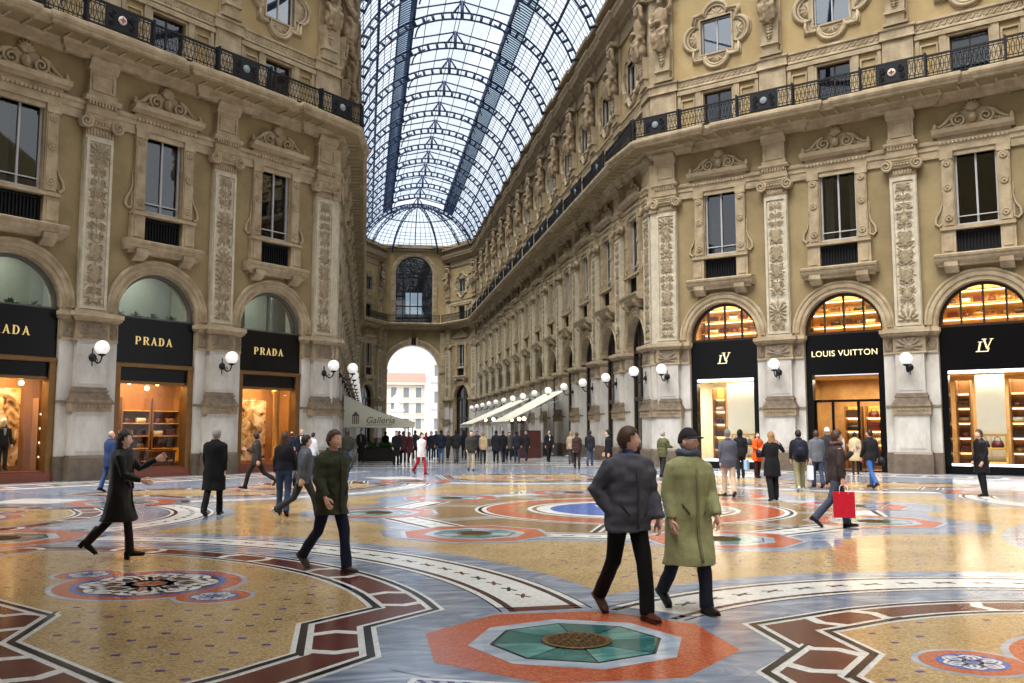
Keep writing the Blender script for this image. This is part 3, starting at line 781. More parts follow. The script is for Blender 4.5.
# --- statue on a tapering pillar -------------------------------------------------------------
def remesh(me, voxel, smooth=2, name='r'):
    o = bpy.data.objects.new('tmp', me); COL.objects.link(o)
    md = o.modifiers.new('r', 'REMESH'); md.mode = 'VOXEL'; md.voxel_size = voxel; md.use_smooth_shade = True
    if smooth:
        sm = o.modifiers.new('s', 'SMOOTH'); sm.iterations = smooth; sm.factor = .5
    dg = bpy.context.evaluated_depsgraph_get(); dg.update()
    ev = o.evaluated_get(dg)
    out = bpy.data.meshes.new_from_object(ev, depsgraph=dg); out.name = name
    bpy.data.objects.remove(o); 
    return out
def wobble(me, amp, fr, stretch=(1,1,1), seed=0.):
    n = len(me.vertices); co = np.empty(n*3, np.float32); me.vertices.foreach_get('co', co); co = co.reshape(-1, 3)
    no = np.empty(n*3, np.float32); me.vertices.foreach_get('normal', no); no = no.reshape(-1, 3)
    d = np.array([noise.noise(Vector((c[0]*fr*stretch[0]+seed, c[1]*fr*stretch[1], c[2]*fr*stretch[2]+seed*.7))) for c in co], np.float32)
    co += no*(d*amp)[:, None]
    me.vertices.foreach_set('co', co.ravel()); me.update()
def statue_kit():
    Z = 18.65; k = []
    b = MB(); b.box(-.46, .46, -.1, -.02, 18.78, 24.3); b.box(-.5, .5, -.34, -.02, 18.78, 18.9)
    b.loft([[(-.34,-.3,18.82), (.34,-.3,18.82), (.34,-.02,18.82), (-.34,-.02,18.82)], [(-.44,-.4,20.35), (.44,-.4,20.35), (.44,-.02,20.35), (-.44,-.02,20.35)]], smooth=False)
    b.box(-.42, .42, -.44, -.02, 19.25, 19.34)
    for z, r in ((20.1,.12), (19.95,.1), (19.8,.09), (19.65,.07), (19.55,.05)): b.sphere((0, -.42, z), r, nu=8, nv=6); b.sphere((-.1, -.4, z+.04), r*.7, nu=8, nv=6); b.sphere((.1, -.4, z+.04), r*.7, nu=8, nv=6)
    k.append(('pillar', b.mesh('s_pillar', STONE, Z), []))
    b = MB(); E = lambda z, rx, ry, cx=0, cy=-.45, n=14: [(cx+rx*math.cos(2*PI*i/n), cy+ry*math.sin(2*PI*i/n), z) for i in range(n)]
    b.loft([E(20.2,.34,.26), E(20.6,.5,.36), E(21.0,.44,.33), E(21.4,.38,.3), E(21.8,.46,.34), E(22.15,.52,.34), E(22.4,.4,.28), E(22.5,.16,.15)])
    b.tube([(0,-.47,22.4), (0,-.55,22.7)], [.16,.15], 10); b.sphere((0,-.62,22.86), .23, sz=1.2); b.sphere((0,-.68,22.72), .17); b.sphere((0,-.52,22.98), .24)
    b.tube([(-.46,-.45,22.25), (-.66,-.6,21.8), (-.45,-.86,21.5), (.1,-.9,21.68)], [.17,.16,.14,.11], 10)
    b.tube([(.46,-.45,22.25), (.72,-.55,22.45), (.6,-.6,22.9), (.3,-.62,23.12)], [.17,.15,.13,.1], 10)
    for s, x in ((1,-.4), (1,-.15), (1,.1), (1,.35)): b.tube([(x-.1,-.62,21.35), (x,-.82,20.95), (x+.05,-.7,20.3)], [.09,.15,.09], 8)
    b.tube([(-.55,-.5,21.3), (0,-.82,21.15), (.55,-.55,21.4)], [.12,.17,.12], 8)
    b.xform(Matrix.Diagonal((.78, .9, 1, 1))); me = remesh(b.mesh('s_fig', STONED, Z), .04, 2, 's_figure'); wobble(me, .05, 4.5)
    k.append(('figure', me, []))
    b = MB(); b.prismx([(-.2,23.2), (-.5,23.2), (-.62,23.3), (-.62,23.42), (-.2,23.45)], -.5, .5)
    k.append(('console', b.mesh('s_console', STONE, Z), []))
    return k
# --- wall lamp: scrolled bracket with a white globe --------------------------------------------
def lamp_kit():
    b = MB(); k = []
    b.lathe([(.0,-.02), (.13,-.02), (.15,.03), (.11,.06), (.06,.12), (0,.13)], 14, (0,0,0), 0, 'y')
    b.tube([(0,0,-.3), (0,-.02,.32)], [.02,.025], 6)
    b.tube([(0,-.08,0), (0,-.2,-.14), (0,-.36,-.22), (0,-.52,-.18), (0,-.6,-.06), (0,-.62,.02)], [.035,.03,.028,.028,.026,.026], 8)
    spiral(b.__class__(), (0,0), .1, 1, 1, 0, .02)
    b.tube([(0,-.2,-.14), (0,-.3,-.05), (0,-.38,-.1), (0,-.34,-.16)], .016, 6)
    b.lathe([(.02,0), (.05,.02), (.12,.05), (.14,.08), (.1,.1)], 12, (0,-.62,0))
    br = b.mesh('l_bracket', IRON)
    g = MB(); g.sphere((0,-.62,.32), .25, nu=22, nv=14)
    return [('bracket', br, []), ('globe', g.mesh('l_globe', GLOBE), [])]
# --- balcony railing --------------------------------------------------------------------------
def ring_bal(b, x, z, y=0):
    n = 10; rx, rz, t = .062, .25, .016
    vs = []
    for i in range(n):
        a = 2*PI*i/n
        for dx, dy in ((t,0), (0,t), (-t,0), (0,-t)):
            vs.append((x+(rx+dx)*math.cos(a), y+dy, z+(rz+dx)*math.sin(a)))
    b.add(vs, [(i*4+j, i*4+(j+1) % 4, ((i+1) % n)*4+(j+1) % 4, ((i+1) % n)*4+j) for i in range(n) for j in range(4)], 0, True)
def rail_part(L, closed_mid=False, cross=True):
    b = MB(); Z = 15.8
    b.box(-L/2, L/2, -.035, .035, 16.72, 16.8); b.box(-L/2, L/2, -.02, .02, 16.62, 16.65); b.box(-L/2, L/2, -.03, .03, 15.88, 15.93); b.box(-L/2, L/2, -.02, .02, 16.02, 16.05)
    n = round(L/.17)
    for i in range(n):
        x = -L/2+L*(i+.5)/n
        if closed_mid and abs(x) < .62: continue
        ring_bal(b, x, 16.34); b.box(x-.012, x+.012, -.012, .012, 15.9, 16.1); b.box(x-.012, x+.012, -.012, .012, 16.58, 16.74)
        b.box(x-.06, x+.06, -.012, .012, 16.33, 16.35)
    for s in (-1, 1): b.box(s*L/2-.035, s*L/2+.035, -.045, .045, 15.8, 16.86)
    k = [('railing', b.mesh('r_%d%d' % (round(L*100), closed_mid), IRON, Z), [])]
    if closed_mid:
        b = MB(); b.box(-.62, .62, -.03, .03, 15.9, 16.74)
        for s in (-1, 1):
            spiral(b, (s*.38, 16.45), .15, 1.5, s, -.05, .025, a0=PI/2); spiral(b, (s*.38, 16.15), .12, 1.5, -s, -.05, .02, a0=PI/2)
        q = MB(); q.lathe([(.16,-.03), (.16,.03), (.14,.045), (0,.045)], 20, (0,-.03,16.33), 0, 'y')
        c = MB(); c.box(-.035,.035,-.085,-.07,16.22,16.44); c.box(-.11,.11,-.085,-.07,16.295,16.365)
        if cross: q.merge(c, m=1)
        k.append(('iron_panel', b.mesh('r_pan', IRON, Z), [('round_shield', q.mesh('r_shield', [mat('pale enamel', srgb(206,196,186), .5, .1, 8.) if cross else mat('grey blue enamel', srgb(124,134,138), .7, .15, 8., spec=.2), mat('red enamel', srgb(160,84,74), .5, .05)], Z))]))
    return k
# --- wall module of one bay (plain geometry, joined per facade) ----------------------------------------
# materials: 0 stucco, 1 yellow stucco, 2 stone reveal, 3 dark room
def wall_bay(b, w, x0, open_arch=True):
    h = w/2; a = 1.64; zs = 5.99; N = 20
    T = lambda pts: [(x+x0, y, z) for x, y, z in pts]
    def q(xa, xb, za, zb, m, y=0.): b.add(T([(xa,y,za), (xb,y,za), (xb,y,zb), (xa,y,zb)]), [(0,1,2,3)], m)
    q(-h, -a, 0, 15.5, 0); q(a, h, 0, 15.5, 0); q(-h, -a, 15.5, 25.2, 1); q(a, h, 15.5, 25.2, 1)
    for i in range(N):
        t0, t1 = PI-PI*i/N, PI-PI*(i+1)/N
        p, r = (a*math.cos(t0), zs+a*math.sin(t0)), (a*math.cos(t1), zs+a*math.sin(t1))
        b.add(T([(p[0],0,p[1]), (r[0],0,r[1]), (r[0],0,7.8), (p[0],0,7.8)]), [(0,1,2,3)], 0)
        b.add(T([(p[0],0,p[1]), (p[0],.7,p[1]), (r[0],.7,r[1]), (r[0],0,r[1])]), [(0,1,2,3)], 2)
    for s in (-1, 1): b.add(T([(s*a,0,0), (s*a,0,zs), (s*a,.7,zs), (s*a,.7,0)]), [(0,1,2,3)], 2)
    q(-a, -.8, 7.8, 15.5, 0); q(.8, a, 7.8, 15.5, 0); q(-a, -.8, 15.5, 25.2, 1); q(.8, a, 15.5, 25.2, 1)
    zz = [(7.8, 8.74, 0), (12.95, 15.5, 0), (15.5, 15.82, 1), (17.85, 19.72, 1), (21.42, 25.2, 1)]
    for z0, z1, m in zz: q(-.8, .8, z0, z1, m)
    for z0, z1 in ((8.74, 12.95), (15.82, 17.85), (19.72, 21.42)):
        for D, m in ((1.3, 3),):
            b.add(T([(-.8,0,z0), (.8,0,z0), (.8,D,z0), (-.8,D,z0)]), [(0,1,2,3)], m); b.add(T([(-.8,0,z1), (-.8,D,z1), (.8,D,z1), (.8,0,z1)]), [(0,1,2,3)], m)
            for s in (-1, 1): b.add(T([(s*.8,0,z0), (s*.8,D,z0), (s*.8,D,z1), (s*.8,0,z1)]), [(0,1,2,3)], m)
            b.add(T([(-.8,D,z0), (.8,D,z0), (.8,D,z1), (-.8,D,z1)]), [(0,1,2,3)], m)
WMATS = [STUCCO, STUCCOY, STONE, ROOM]
# ------------------------------------------------------------------ placing it
class Face:          # a wall: origin, direction to the viewer's right
    def __init__(s, ox, oy, ang): s.o = (ox, oy); s.a = ang; s.c, s.s_ = math.cos(ang), math.sin(ang)
    def w(s, x, y=0., z=0.): return (s.o[0]+x*s.c-y*s.s_, s.o[1]+x*s.s_+y*s.c, z)
FR = Face(14.37, 41.8, -PI/4)         # right diagonal, x = 0 at its far corner pilaster
FLt = Face(-2.11, 41.8, PI/4)         # left diagonal, x = 0 at its far corner pilaster (bays at negative x)
AR = Face(13.84, 42.33, -PI/2)        # right side of the arm (x negative going away)
AL = Face(-1.58, 42.33, PI/2)         # left side of the arm (x positive going away)
AW = 5.3; A0 = .55; NA = 13
KW = [window_kit(0), window_kit(1), window_kit(2)]
KM = mezz_kit(); KQ = quat_kit(); KP = [pil_kit(s) for s in (11, 12, 13, 14)]
ARCH = arch_kit(); KS = statue_kit(); KL = lamp_kit()
KR_bay = rail_part(2.85); KR_pil = rail_part(2.55, True, False); KR_pilx = rail_part(2.55, True, True); KR_cor = rail_part(2.38, True, False); KR_wrap = rail_part(2.16); KR_bayA = rail_part(2.72)
NW = [0]; NT = [0]
def place_bay(F, x, txt, ci, shopfront=True):
    for zb, kit, lab in ((8.1, KW[ci], 'tall first-floor window with scrolled pediment, '), (15.8, KM, 'low mezzanine window behind the iron balcony railing, '), (18.9, KQ, 'square upper window in a quatrefoil moulding, ')):
        NW[0] += 1; nm = 'window_%d' % NW[0]
        spawn(nm, kit, lab+txt, 'window', F.w(x, 0, zb), F.a, kind='structure')
    NT[0] += 1
    tag(put('trim_%d' % NT[0], ARCH, loc=F.w(x, 0, 5.84), rz=F.a), 'moulded stone arch over the ground-floor opening, '+txt, 'arch', kind='structure')
def place_pil(F, x, txt, i, statue=True, lamp=True):
    NT[0] += 1
    spawn('trim_%d' % NT[0], KP[i % 4], 'stone pilaster with carved panel, '+txt, 'pilaster', F.w(x, 0, 0), F.a, kind='structure')
    if statue: spawn('statue', KS, 'stone figure on a tapering pillar, '+txt, 'statue', F.w(x, 0, 18.65), F.a, 'stone figures along the upper storey')
    if lamp: spawn('wall_lamp', KL, 'white globe lamp on the '+txt, 'lamp', F.w(x, -.34, 4.28), F.a, 'globe lamps on the pilasters')
def oth(i): return ORD[i]
# diagonal facades
for F, side, sg in ((FR, 'right', 1), (FLt, 'left', -1)):
    b = MB()
    for k in range(3): wall_bay(b, W, sg*W*(k+.5))
    for xa, xb in ((-.75, 0), (3*W, 3*W+.75)):
        xa, xb = sorted((sg*xa, sg*xb))
        b.add([(xa,0,0), (xb,0,0), (xb,0,15.5), (xa,0,15.5)], [(0,1,2,3)], 0); b.add([(xa,0,15.5), (xb,0,15.5), (xb,0,25.2), (xa,0,25.2)], [(0,1,2,3)], 1)
    o = put('wall_'+side, b.mesh('wall_'+side, WMATS), loc=(F.o[0], F.o[1], 0), rz=F.a); tag(o, 'ochre stucco wall of the %s diagonal facade' % side, 'wall', kind='structure')
    for k in range(3):
        x = sg*W*(k+.5); t = '%s bay from the corner, %s diagonal facade' % (ORD[k+1], side)
        place_bay(F, x, t, [[0,0,2],[1,2,0]][side == 'right'][k] if side == 'left' else [2,1,0][k])
        spawn('balcony_railing', KR_bay, 'black iron railing with oval bars, '+t, 'railing', F.w(x, -1.14, 15.8), F.a, 'balcony railing stretches')
    for k in range(4):
        x = sg*W*k; t = '%s pilaster from the corner, %s diagonal facade' % (ORD[k+1], side)
        place_pil(F, x, t, k+(0 if sg > 0 else 2))
        if k: spawn('balcony_railing', KR_pilx if k == 2 else KR_pil, 'black iron railing with round shield, over '+t, 'railing', F.w(x, -1.31, 15.8), F.a, 'balcony railing stretches')
        else:
            spawn('balcony_railing', KR_cor, 'black iron railing with round shield, over '+t, 'railing', F.w(x+sg*.02, -1.22, 15.8), F.a, 'balcony railing stretches')
# arm
for F, side, sg in ((AR, 'right', -1), (AL, 'left', 1)):
    b = MB()
    for k in range(NA): wall_bay(b, AW, sg*(A0+AW*(k+.5)))
    for xa, xb in ((0, A0), (A0+AW*NA, 71.0)):
        xa, xb = sorted((sg*xa, sg*xb))
        b.add([(xa,0,0), (xb,0,0), (xb,0,15.5), (xa,0,15.5)], [(0,1,2,3)], 0); b.add([(xa,0,15.5), (xb,0,15.5), (xb,0,25.2), (xa,0,25.2)], [(0,1,2,3)], 1)
    o = put('wall_%s_arcade' % side, b.mesh('wall_a'+side, WMATS), loc=(F.o[0], F.o[1], 0), rz=F.a); tag(o, 'stucco wall along the %s side of the receding arcade' % side, 'wall', kind='structure')
    for k in range(NA):
        x = sg*(A0+AW*(k+.5)); t = '%s bay down the %s side of the arcade' % (ORD[k+1], side)
        place_bay(F, x, t, 2 if k % 3 == 0 else 0)
        spawn('balcony_railing', KR_bayA, 'black iron railing with oval bars, '+t, 'railing', F.w(x, -1.14, 15.8), F.a, 'balcony railing stretches')
    spawn('balcony_railing', KR_wrap, 'black iron railing just round the corner, %s side of the arcade' % side, 'railing', F.w(sg*.7, -1.22, 15.8), F.a, 'balcony railing stretches')
    for k in range(NA+1):
        x = sg*(A0+AW*k); t = '%s pilaster down the %s side of the arcade' % (ORD[k+1], side)
        place_pil(F, x, t, k)
        if k: spawn('balcony_railing', KR_pil, 'black iron railing with round shield, over '+t, 'railing', F.w(x, -1.31, 15.8), F.a, 'balcony railing stretches')
# --- sweeps along whole walls
def sweep_path(name, path, prof, mats, mi=None, wave=None):   # path: world xy points, room on the LEFT side of travel; prof: closed list (d, z)
    n = len(path); k = len(prof); b = MB(); cols = [offs(path, d) for d, z in prof]
    b.v = [(cols[j][i][0], cols[j][i][1], prof[j][1]) for i in range(n) for j in range(k)]
    for i in range(n-1):
        for j in range(k):
            b.f.append((i*k+j, i*k+(j+1) % k, (i+1)*k+(j+1) % k, (i+1)*k+j)); b.m.append(mi[j] if mi else 0); b.s.append(False)
    b.f.append(tuple(range(k))); b.m.append(0); b.s.append(False); b.f.append(tuple((n-1)*k+j for j in reversed(range(k)))); b.m.append(0); b.s.append(False)
    NT[0] += 1
    return put('trim_%d' % NT[0], b.mesh(name, mats))
def jogged(F, xs, x0, x1, hw, jog):
    """points along a wall from x0 to x1 (towards the viewer's left or right), stepping out by jog round each pilaster"""
    s = 1 if x1 > x0 else -1; P = [(x0, 0)]
    for x in sorted(xs, key=lambda q: s*q):
        for e, a, c in ((x-s*hw, 0, 1), (x+s*hw, 1, 0)):
            if s*e <= s*x0 or s*e >= s*x1: continue
            P += [(e, -jog*a), (e, -jog*c)]
    xs2 = [x for x in xs if abs(x-x0) < hw]
    if xs2: P[0] = (x0, -jog)
    xs3 = [x for x in xs if abs(x-x1) < hw]
    P.append((x1, -jog if xs3 else 0))
    return [F.w(x, y)[:2] for x, y in P]
CORN = 113.0; ENDY = 119.8; ENDX = 3.5
def whole_path(side, hw, jog):
    if side == 'right':   # room on the left of travel: going from far end ... towards the viewer on the right wall the room lies on the right; so travel away
        d = jogged(FR, [W*k for k in range(4)], 3*W+.75, -.75, hw, jog)
        a = jogged(AR, [-(A0+AW*k) for k in range(NA+1)], 0, -(CORN-42.33), hw, jog)
        if jog: # mitre of the two stepped corners
            d = d[:-1]; a = a[1:]; c = (13.84, 42.33); n1 = (-.7071, -.7071); n2 = (-1, 0); kk = 1+n1[0]*n2[0]+n1[1]*n2[1]
            d.append((c[0]+.0*(n1[0]+n2[0])/kk, c[1]+.0*(n1[1]+n2[1])/kk)) if hw == 1.3 else d.append((c[0]+jog*(n1[0]+n2[0])/kk, c[1]+jog*(n1[1]+n2[1])/kk))
        else: a = a[1:]
        P = d+a+[(13.84-ENDX, ENDY)]+([(OX+.01, ENDY)] if hw == 1.3 else [])
        return P
    d = jogged(FLt, [-W*k for k in range(4)], -3*W-.75, .75, hw, jog)
    a = jogged(AL, [A0+AW*k for k in range(NA+1)], 0, CORN-42.33, hw, jog)
    if jog:
        d = d[:-1]; a = a[1:]; c = (-1.58, 42.33); n1 = (.7071, -.7071); n2 = (1, 0); kk = 1+n1[0]*n2[0]+n1[1]*n2[1]
        jg = 0 if hw == 1.3 else jog; d.append((c[0]+jg*(n1[0]+n2[0])/kk, c[1]+jg*(n1[1]+n2[1])/kk))
    else: a = a[1:]
    P = d+a+[(-1.58+ENDX, ENDY)]+([(OX-.01, ENDY)] if hw == 1.3 else [])
    return P[::-1]
for side in ('right', 'left'):
    fl = 1 if side == 'right' else 1
    P0 = whole_path(side, 1.3, .18); P1 = whole_path(side, .62, .0); P2 = whole_path(side, .62, .12)
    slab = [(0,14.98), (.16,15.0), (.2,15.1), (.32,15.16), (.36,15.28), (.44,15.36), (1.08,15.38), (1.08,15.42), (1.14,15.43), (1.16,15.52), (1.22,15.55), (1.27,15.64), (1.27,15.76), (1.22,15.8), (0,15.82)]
    tag(sweep_path('balcony_slab', P0, slab, [STONE, STUCCO], [1 if j == 5 else 0 for j in range(len(slab))]), 'moulded stone balcony ledge running along the %s walls' % side, 'balcony', kind='structure')  # underside strip in darker stucco colour, standing in for shade under the ledge
    st = [(-.02,12.8), (.1,12.8), (.1,13.1), (.15,13.14), (.13,13.3), (.2,13.36), (.2,13.46), (.08,13.55), (-.02,13.56)]
    tag(sweep_path('string_course', P1, st, [STONE]), 'double stone string course between the first-floor windows on the %s' % side, 'moulding', kind='structure')
    kb = [(-.02,18.2), (.12,18.2), (.12,18.26), (.07,18.3), (.07,18.6), (.14,18.64), (.14,18.74), (-.02,18.76)]
    tag(sweep_path('key_band', P2, kb, [STONE]), 'carved stone band above the balcony windows on the %s' % side, 'moulding', kind='structure')
    ev = [(-.02,23.1), (.12,23.1), (.16,23.3), (.1,23.4), (.1,23.85), (.3,23.95), (.36,24.1), (.55,24.22), (.72,24.3), (.76,24.5), (.84,24.65), (.84,24.78), (.35,24.9), (.35,25.25), (.85,25.4), (.85,25.62), (-.5,25.75), (-.5,24.5)]
    tag(sweep_path('eaves', P2, ev, [STONED]), 'projecting stone cornice under the glass roof on the %s' % side, 'cornice', kind='structure')
# braid ovals on the carved band, soffit panels under the ledge: one strip per facade stretch
def strip(F, xa, xb, what):
    b = MB()
    if what == 'braid':
        n = int((xb-xa)/.26)
        for i in range(n):
            x = xa+(xb-xa)*(i+.5)/n
            b.tube([(x-.1,-.075,18.34), (x-.02,-.08,18.4), (x+.02,-.08,18.5), (x+.1,-.075,18.56)], .026, 5); b.sphere((x+.1,-.07,18.4), .03, nu=6, nv=4); b.sphere((x-.1,-.07,18.5), .03, nu=6, nv=4)
    else:
        n = int((xb-xa)/.66)
        for i in range(n):
            x = xa+(xb-xa)*(i+.5)/n
            b.box(x-.05, x+.05, -1.06, -.42, 15.32, 15.375)
    NT[0] += 1
    return put('trim_%d' % NT[0], b.mesh(what, STONE), loc=(F.o[0], F.o[1], 0), rz=F.a)
for F, nm, xa, xb in ((FR, 'right diagonal facade', .6, 3*W), (FLt, 'left diagonal facade', -3*W, -.6), (AR, 'right side of the arcade', -70, -.6), (AL, 'left side of the arcade', .6, 70)):
    tag(strip(F, xa, xb, 'braid'), 'raised braid pattern on the band along the '+nm, 'moulding', kind='structure')
    tag(strip(F, xa, xb, 'soffit'), 'row of small brackets under the balcony ledge, '+nm, 'brackets', kind='structure')
# corner pieces where the diagonal meets the arm
for cx, n1, n2, t1, t2, nm in ((13.84, (-.7071,-.7071), (-1,0), (.7071,-.7071), (0,1), 'right'), (-1.58, (.7071,-.7071), (1,0), (-.7071,-.7071), (0,1), 'left')):
    b = MB(); c = (cx, 42.33); kk = 1+n1[0]*n2[0]+n1[1]*n2[1]
    for d, z0, z1, m in ((.4,0,.84,1), (.3,.84,2.4,0), (.42,2.38,2.72,2), (.36,2.72,3.2,2), (.27,3.2,4.9,0), (.3,4.86,5.6,3), (.45,5.56,5.86,3), (.2,5.84,12.3,4), (.3,12.3,13.5,3), (.25,13.5,14.7,3), (.14,15.8,18.2,3), (.12,18.7,24.4,3)):
        mi = (c[0]+d*(n1[0]+n2[0])/kk, c[1]+d*(n1[1]+n2[1])/kk); e1, e2 = .3, .12
        p = [c, (c[0]+t1[0]*e1, c[1]+t1[1]*e1), (c[0]+t1[0]*e1+n1[0]*d, c[1]+t1[1]*e1+n1[1]*d), mi, (c[0]+t2[0]*e2+n2[0]*d, c[1]+t2[1]*e2+n2[1]*d), (c[0]+t2[0]*e2, c[1]+t2[1]*e2)]
        b.prismz(p if area(p) > 0 else p[::-1], z0, z1, m)
    NT[0] += 1
    tag(put('trim_%d' % NT[0], b.mesh('corner', [MARB, GRAN, MOLD, STONE, RELG])), 'folded corner stones joining the %s diagonal facade to the arcade' % nm, 'corner stones', kind='structure')
# ------------------------------------------------------------------ far end wall, roof, rest of the octagon, outside
def arch_wall(b, x0, x1, z0, z1, xc, hw, sill, spring, m, N=20):
    """wall strip y=0 with one round-headed opening"""
    def q(xa, xb, za, zb): b.add([(xa,0,za), (xb,0,za), (xb,0,zb), (xa,0,zb)], [(0,1,2,3)], m)
    q(x0, xc-hw, z0, z1); q(xc+hw, x1, z0, z1)
    if sill > z0: q(xc-hw, xc+hw, z0, sill)
    for i in range(N):
        t0, t1 = PI-PI*i/N, PI-PI*(i+1)/N
        p, r = (xc+hw*math.cos(t0), spring+hw*math.sin(t0)), (xc+hw*math.cos(t1), spring+hw*math.sin(t1))
        b.add([(p[0],0,p[1]), (r[0],0,r[1]), (r[0],0,z1), (p[0],0,z1)], [(0,1,2,3)], m)
EC = OX-.05
b = MB()
xa, xb = -1.58+ENDX, 13.84-ENDX
arch_wall(b, xa, xb, 0, 15.5, EC, 3.38, 0, 9.62, 0)
arch_wall(b, xa, xb, 15.5, 26.3, EC, 2.42, 15.82, 22.35, 1)
# reveals of the big arch = passage through the end building
D = 2.2
for i in range(20):
    t0, t1 = PI-PI*i/20, PI-PI*(i+1)/20
    p, r = (EC+3.38*math.cos(t0), 9.62+3.38*math.sin(t0)), (EC+3.38*math.cos(t1), 9.62+3.38*math.sin(t1))
    b.add([(p[0],0,p[1]), (p[0],D,p[1]), (r[0],D,r[1]), (r[0],0,r[1])], [(0,1,2,3)], 2)
for s in (-1, 1): b.add([(EC+s*3.38,0,0), (EC+s*3.38,0,9.62), (EC+s*3.38,D,9.62), (EC+s*3.38,D,0)], [(0,1,2,3)], 2)
tag(put('wall_far_end', b.mesh('wall_end', WMATS), loc=(0, ENDY, 0)), 'far end wall of the arcade with the tall open arch', 'wall', kind='structure')
FE = Face(0, ENDY, 0)
# arch mouldings, pilasters of the end wall
b = MB()
b.arch([(3.38,-.05), (3.38,.3), (4.1,.1), (4.1,-.1), (3.9,-.2), (3.6,-.12)], 9.62, 24, xc=EC)
for s in (-1, 1):
    x0, x1 = sorted((EC+s*3.38, EC+s*4.2)); b.box(x0, x1, -.25, .05, 0, 9.3); b.box(x0-.06, x1+.06, -.4, .05, 9.3, 9.7); b.box(x0, x1, -.4, .05, 0, 2.4)
    b.box(x0+.1, x1-.1, -.3, .05, 9.7, 14.6)
b.box(-1.58+ENDX, 13.84-ENDX, -.7, .05, 25.75, 26.2); b.box(-1.58+ENDX, 13.84-ENDX, -.35, .05, 25.45, 25.75)
for s in (-.9, 0, .9): b.box(EC+s*.35-.3, EC+s*.35+.3, -.35, .05, 12.95, 13.9)
NT[0] += 1; tag(put('trim_%d' % NT[0], b.mesh('end_arch', STONE), loc=(0, ENDY, 0)), 'stone arch and pilasters framing the open passage at the far end', 'arch', kind='structure')
k = []
b = MB(); b.arch([(2.4,-.05), (2.4,.3), (3.0,.1), (3.0,-.1), (2.8,-.16), (2.55,-.1)], 22.35, 24, xc=0)
for s in (-1, 1):
    x0, x1 = sorted((s*2.4, s*3.0)); b.box(x0, x1, -.14, .05, 15.8, 22.35)
    for j in range(8): roundel(b, s*2.7, 16.6+.75*j, .17, -.14)
for j in range(9): a = PI*(j+.5)/9; roundel(b, 2.7*math.cos(a), 22.35+2.7*math.sin(a), .17, -.12)
k.append(('surround', b.mesh('ew_sur', STONE, 15.8), []))
b = MB()
for x in (-2.38, -1.45, -.5, .5, 1.45, 2.38): b.box(x-.06, x+.06, .1, .25, 15.8, 22.4)
for z in (16.0, 18.1, 20.0, 21.9, 22.4): b.box(-2.4, 2.4, .1, .25, z-.07, z+.07)
for a in (.45, .9, PI/2, PI-.9, PI-.45): b.tube([(0,.18,22.4), (2.4*math.cos(a),.18,22.35+2.4*math.sin(a))], .05, 6)
b.arch([(2.3,.1), (2.42,.1), (2.42,.25), (2.3,.25)], 22.35, 24); b.arch([(1.2,.1), (1.28,.1), (1.28,.25), (1.2,.25)], 22.35, 16)
g = MB(); n = 24; P = [(-2.4,15.82), (2.4,15.82)]+[(2.4*math.cos(PI*i/n), 22.35+2.4*math.sin(PI*i/n)) for i in range(n+1)]
g.prism(P, .17, .18)
k.append(('iron_frame', b.mesh('ew_fr', IRON, 15.8), [('pane', g.mesh('ew_pane', GLASSW, 15.8))]))
NW[0] += 1; spawn('window_%d' % NW[0], k, 'tall round-headed iron window above the far arch', 'window', (EC, ENDY, 15.8), 0, kind='structure')
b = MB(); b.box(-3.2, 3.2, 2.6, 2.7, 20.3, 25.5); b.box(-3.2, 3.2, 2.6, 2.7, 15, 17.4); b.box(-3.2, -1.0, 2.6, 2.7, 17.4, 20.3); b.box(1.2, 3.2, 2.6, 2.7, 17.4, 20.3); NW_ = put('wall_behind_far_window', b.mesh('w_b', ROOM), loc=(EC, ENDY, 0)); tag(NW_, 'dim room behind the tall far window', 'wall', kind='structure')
# slanted corner bays beside the end wall
for side, (ax, ay), (bx, by) in (('right', (13.84-ENDX, ENDY), (13.84, CORN)), ('left', (-1.58, CORN), (-1.58+ENDX, ENDY))):
    ang = math.atan2(by-ay, bx-ax); Lc = math.dist((ax, ay), (bx, by)); F = Face((ax+bx)/2, (ay+by)/2, ang)
    b = MB(); wall_bay(b, W, 0)
    for x0, x1 in ((-Lc/2, -W/2), (W/2, Lc/2)):
        b.add([(x0,0,0), (x1,0,0), (x1,0,15.5), (x0,0,15.5)], [(0,1,2,3)], 0); b.add([(x0,0,15.5), (x1,0,15.5), (x1,0,26), (x0,0,26)], [(0,1,2,3)], 1)
    b.add([(-Lc/2,0,25.2), (Lc/2,0,25.2), (Lc/2,0,26.3), (-Lc/2,0,26.3)], [(0,1,2,3)], 1)
    tag(put('wall_far_corner_'+side, b.mesh('wall_c'+side, WMATS), loc=(F.o[0], F.o[1], 0), rz=ang), 'slanted corner wall at the far end on the '+side, 'wall', kind='structure')
    place_bay(F, 0, 'slanted far corner on the '+side, 0)
    for s in (-1, 1):
        place_pil(F, s*(W/2+.35), ('outer' if (s < 0) == (side == 'left') else 'inner')+' pilaster of the slanted far corner on the '+side, 1, lamp=False)
    spawn('balcony_railing', rail_part(5.9), 'black iron railing of the slanted far corner on the '+side, 'railing', F.w(0, -1.2, 15.8), ang, 'balcony railing stretches')
spawn('balcony_railing', rail_part(6.6), 'black iron railing under the tall far window', 'railing', (EC, ENDY-1.2, 15.8), 0, 'balcony railing stretches')
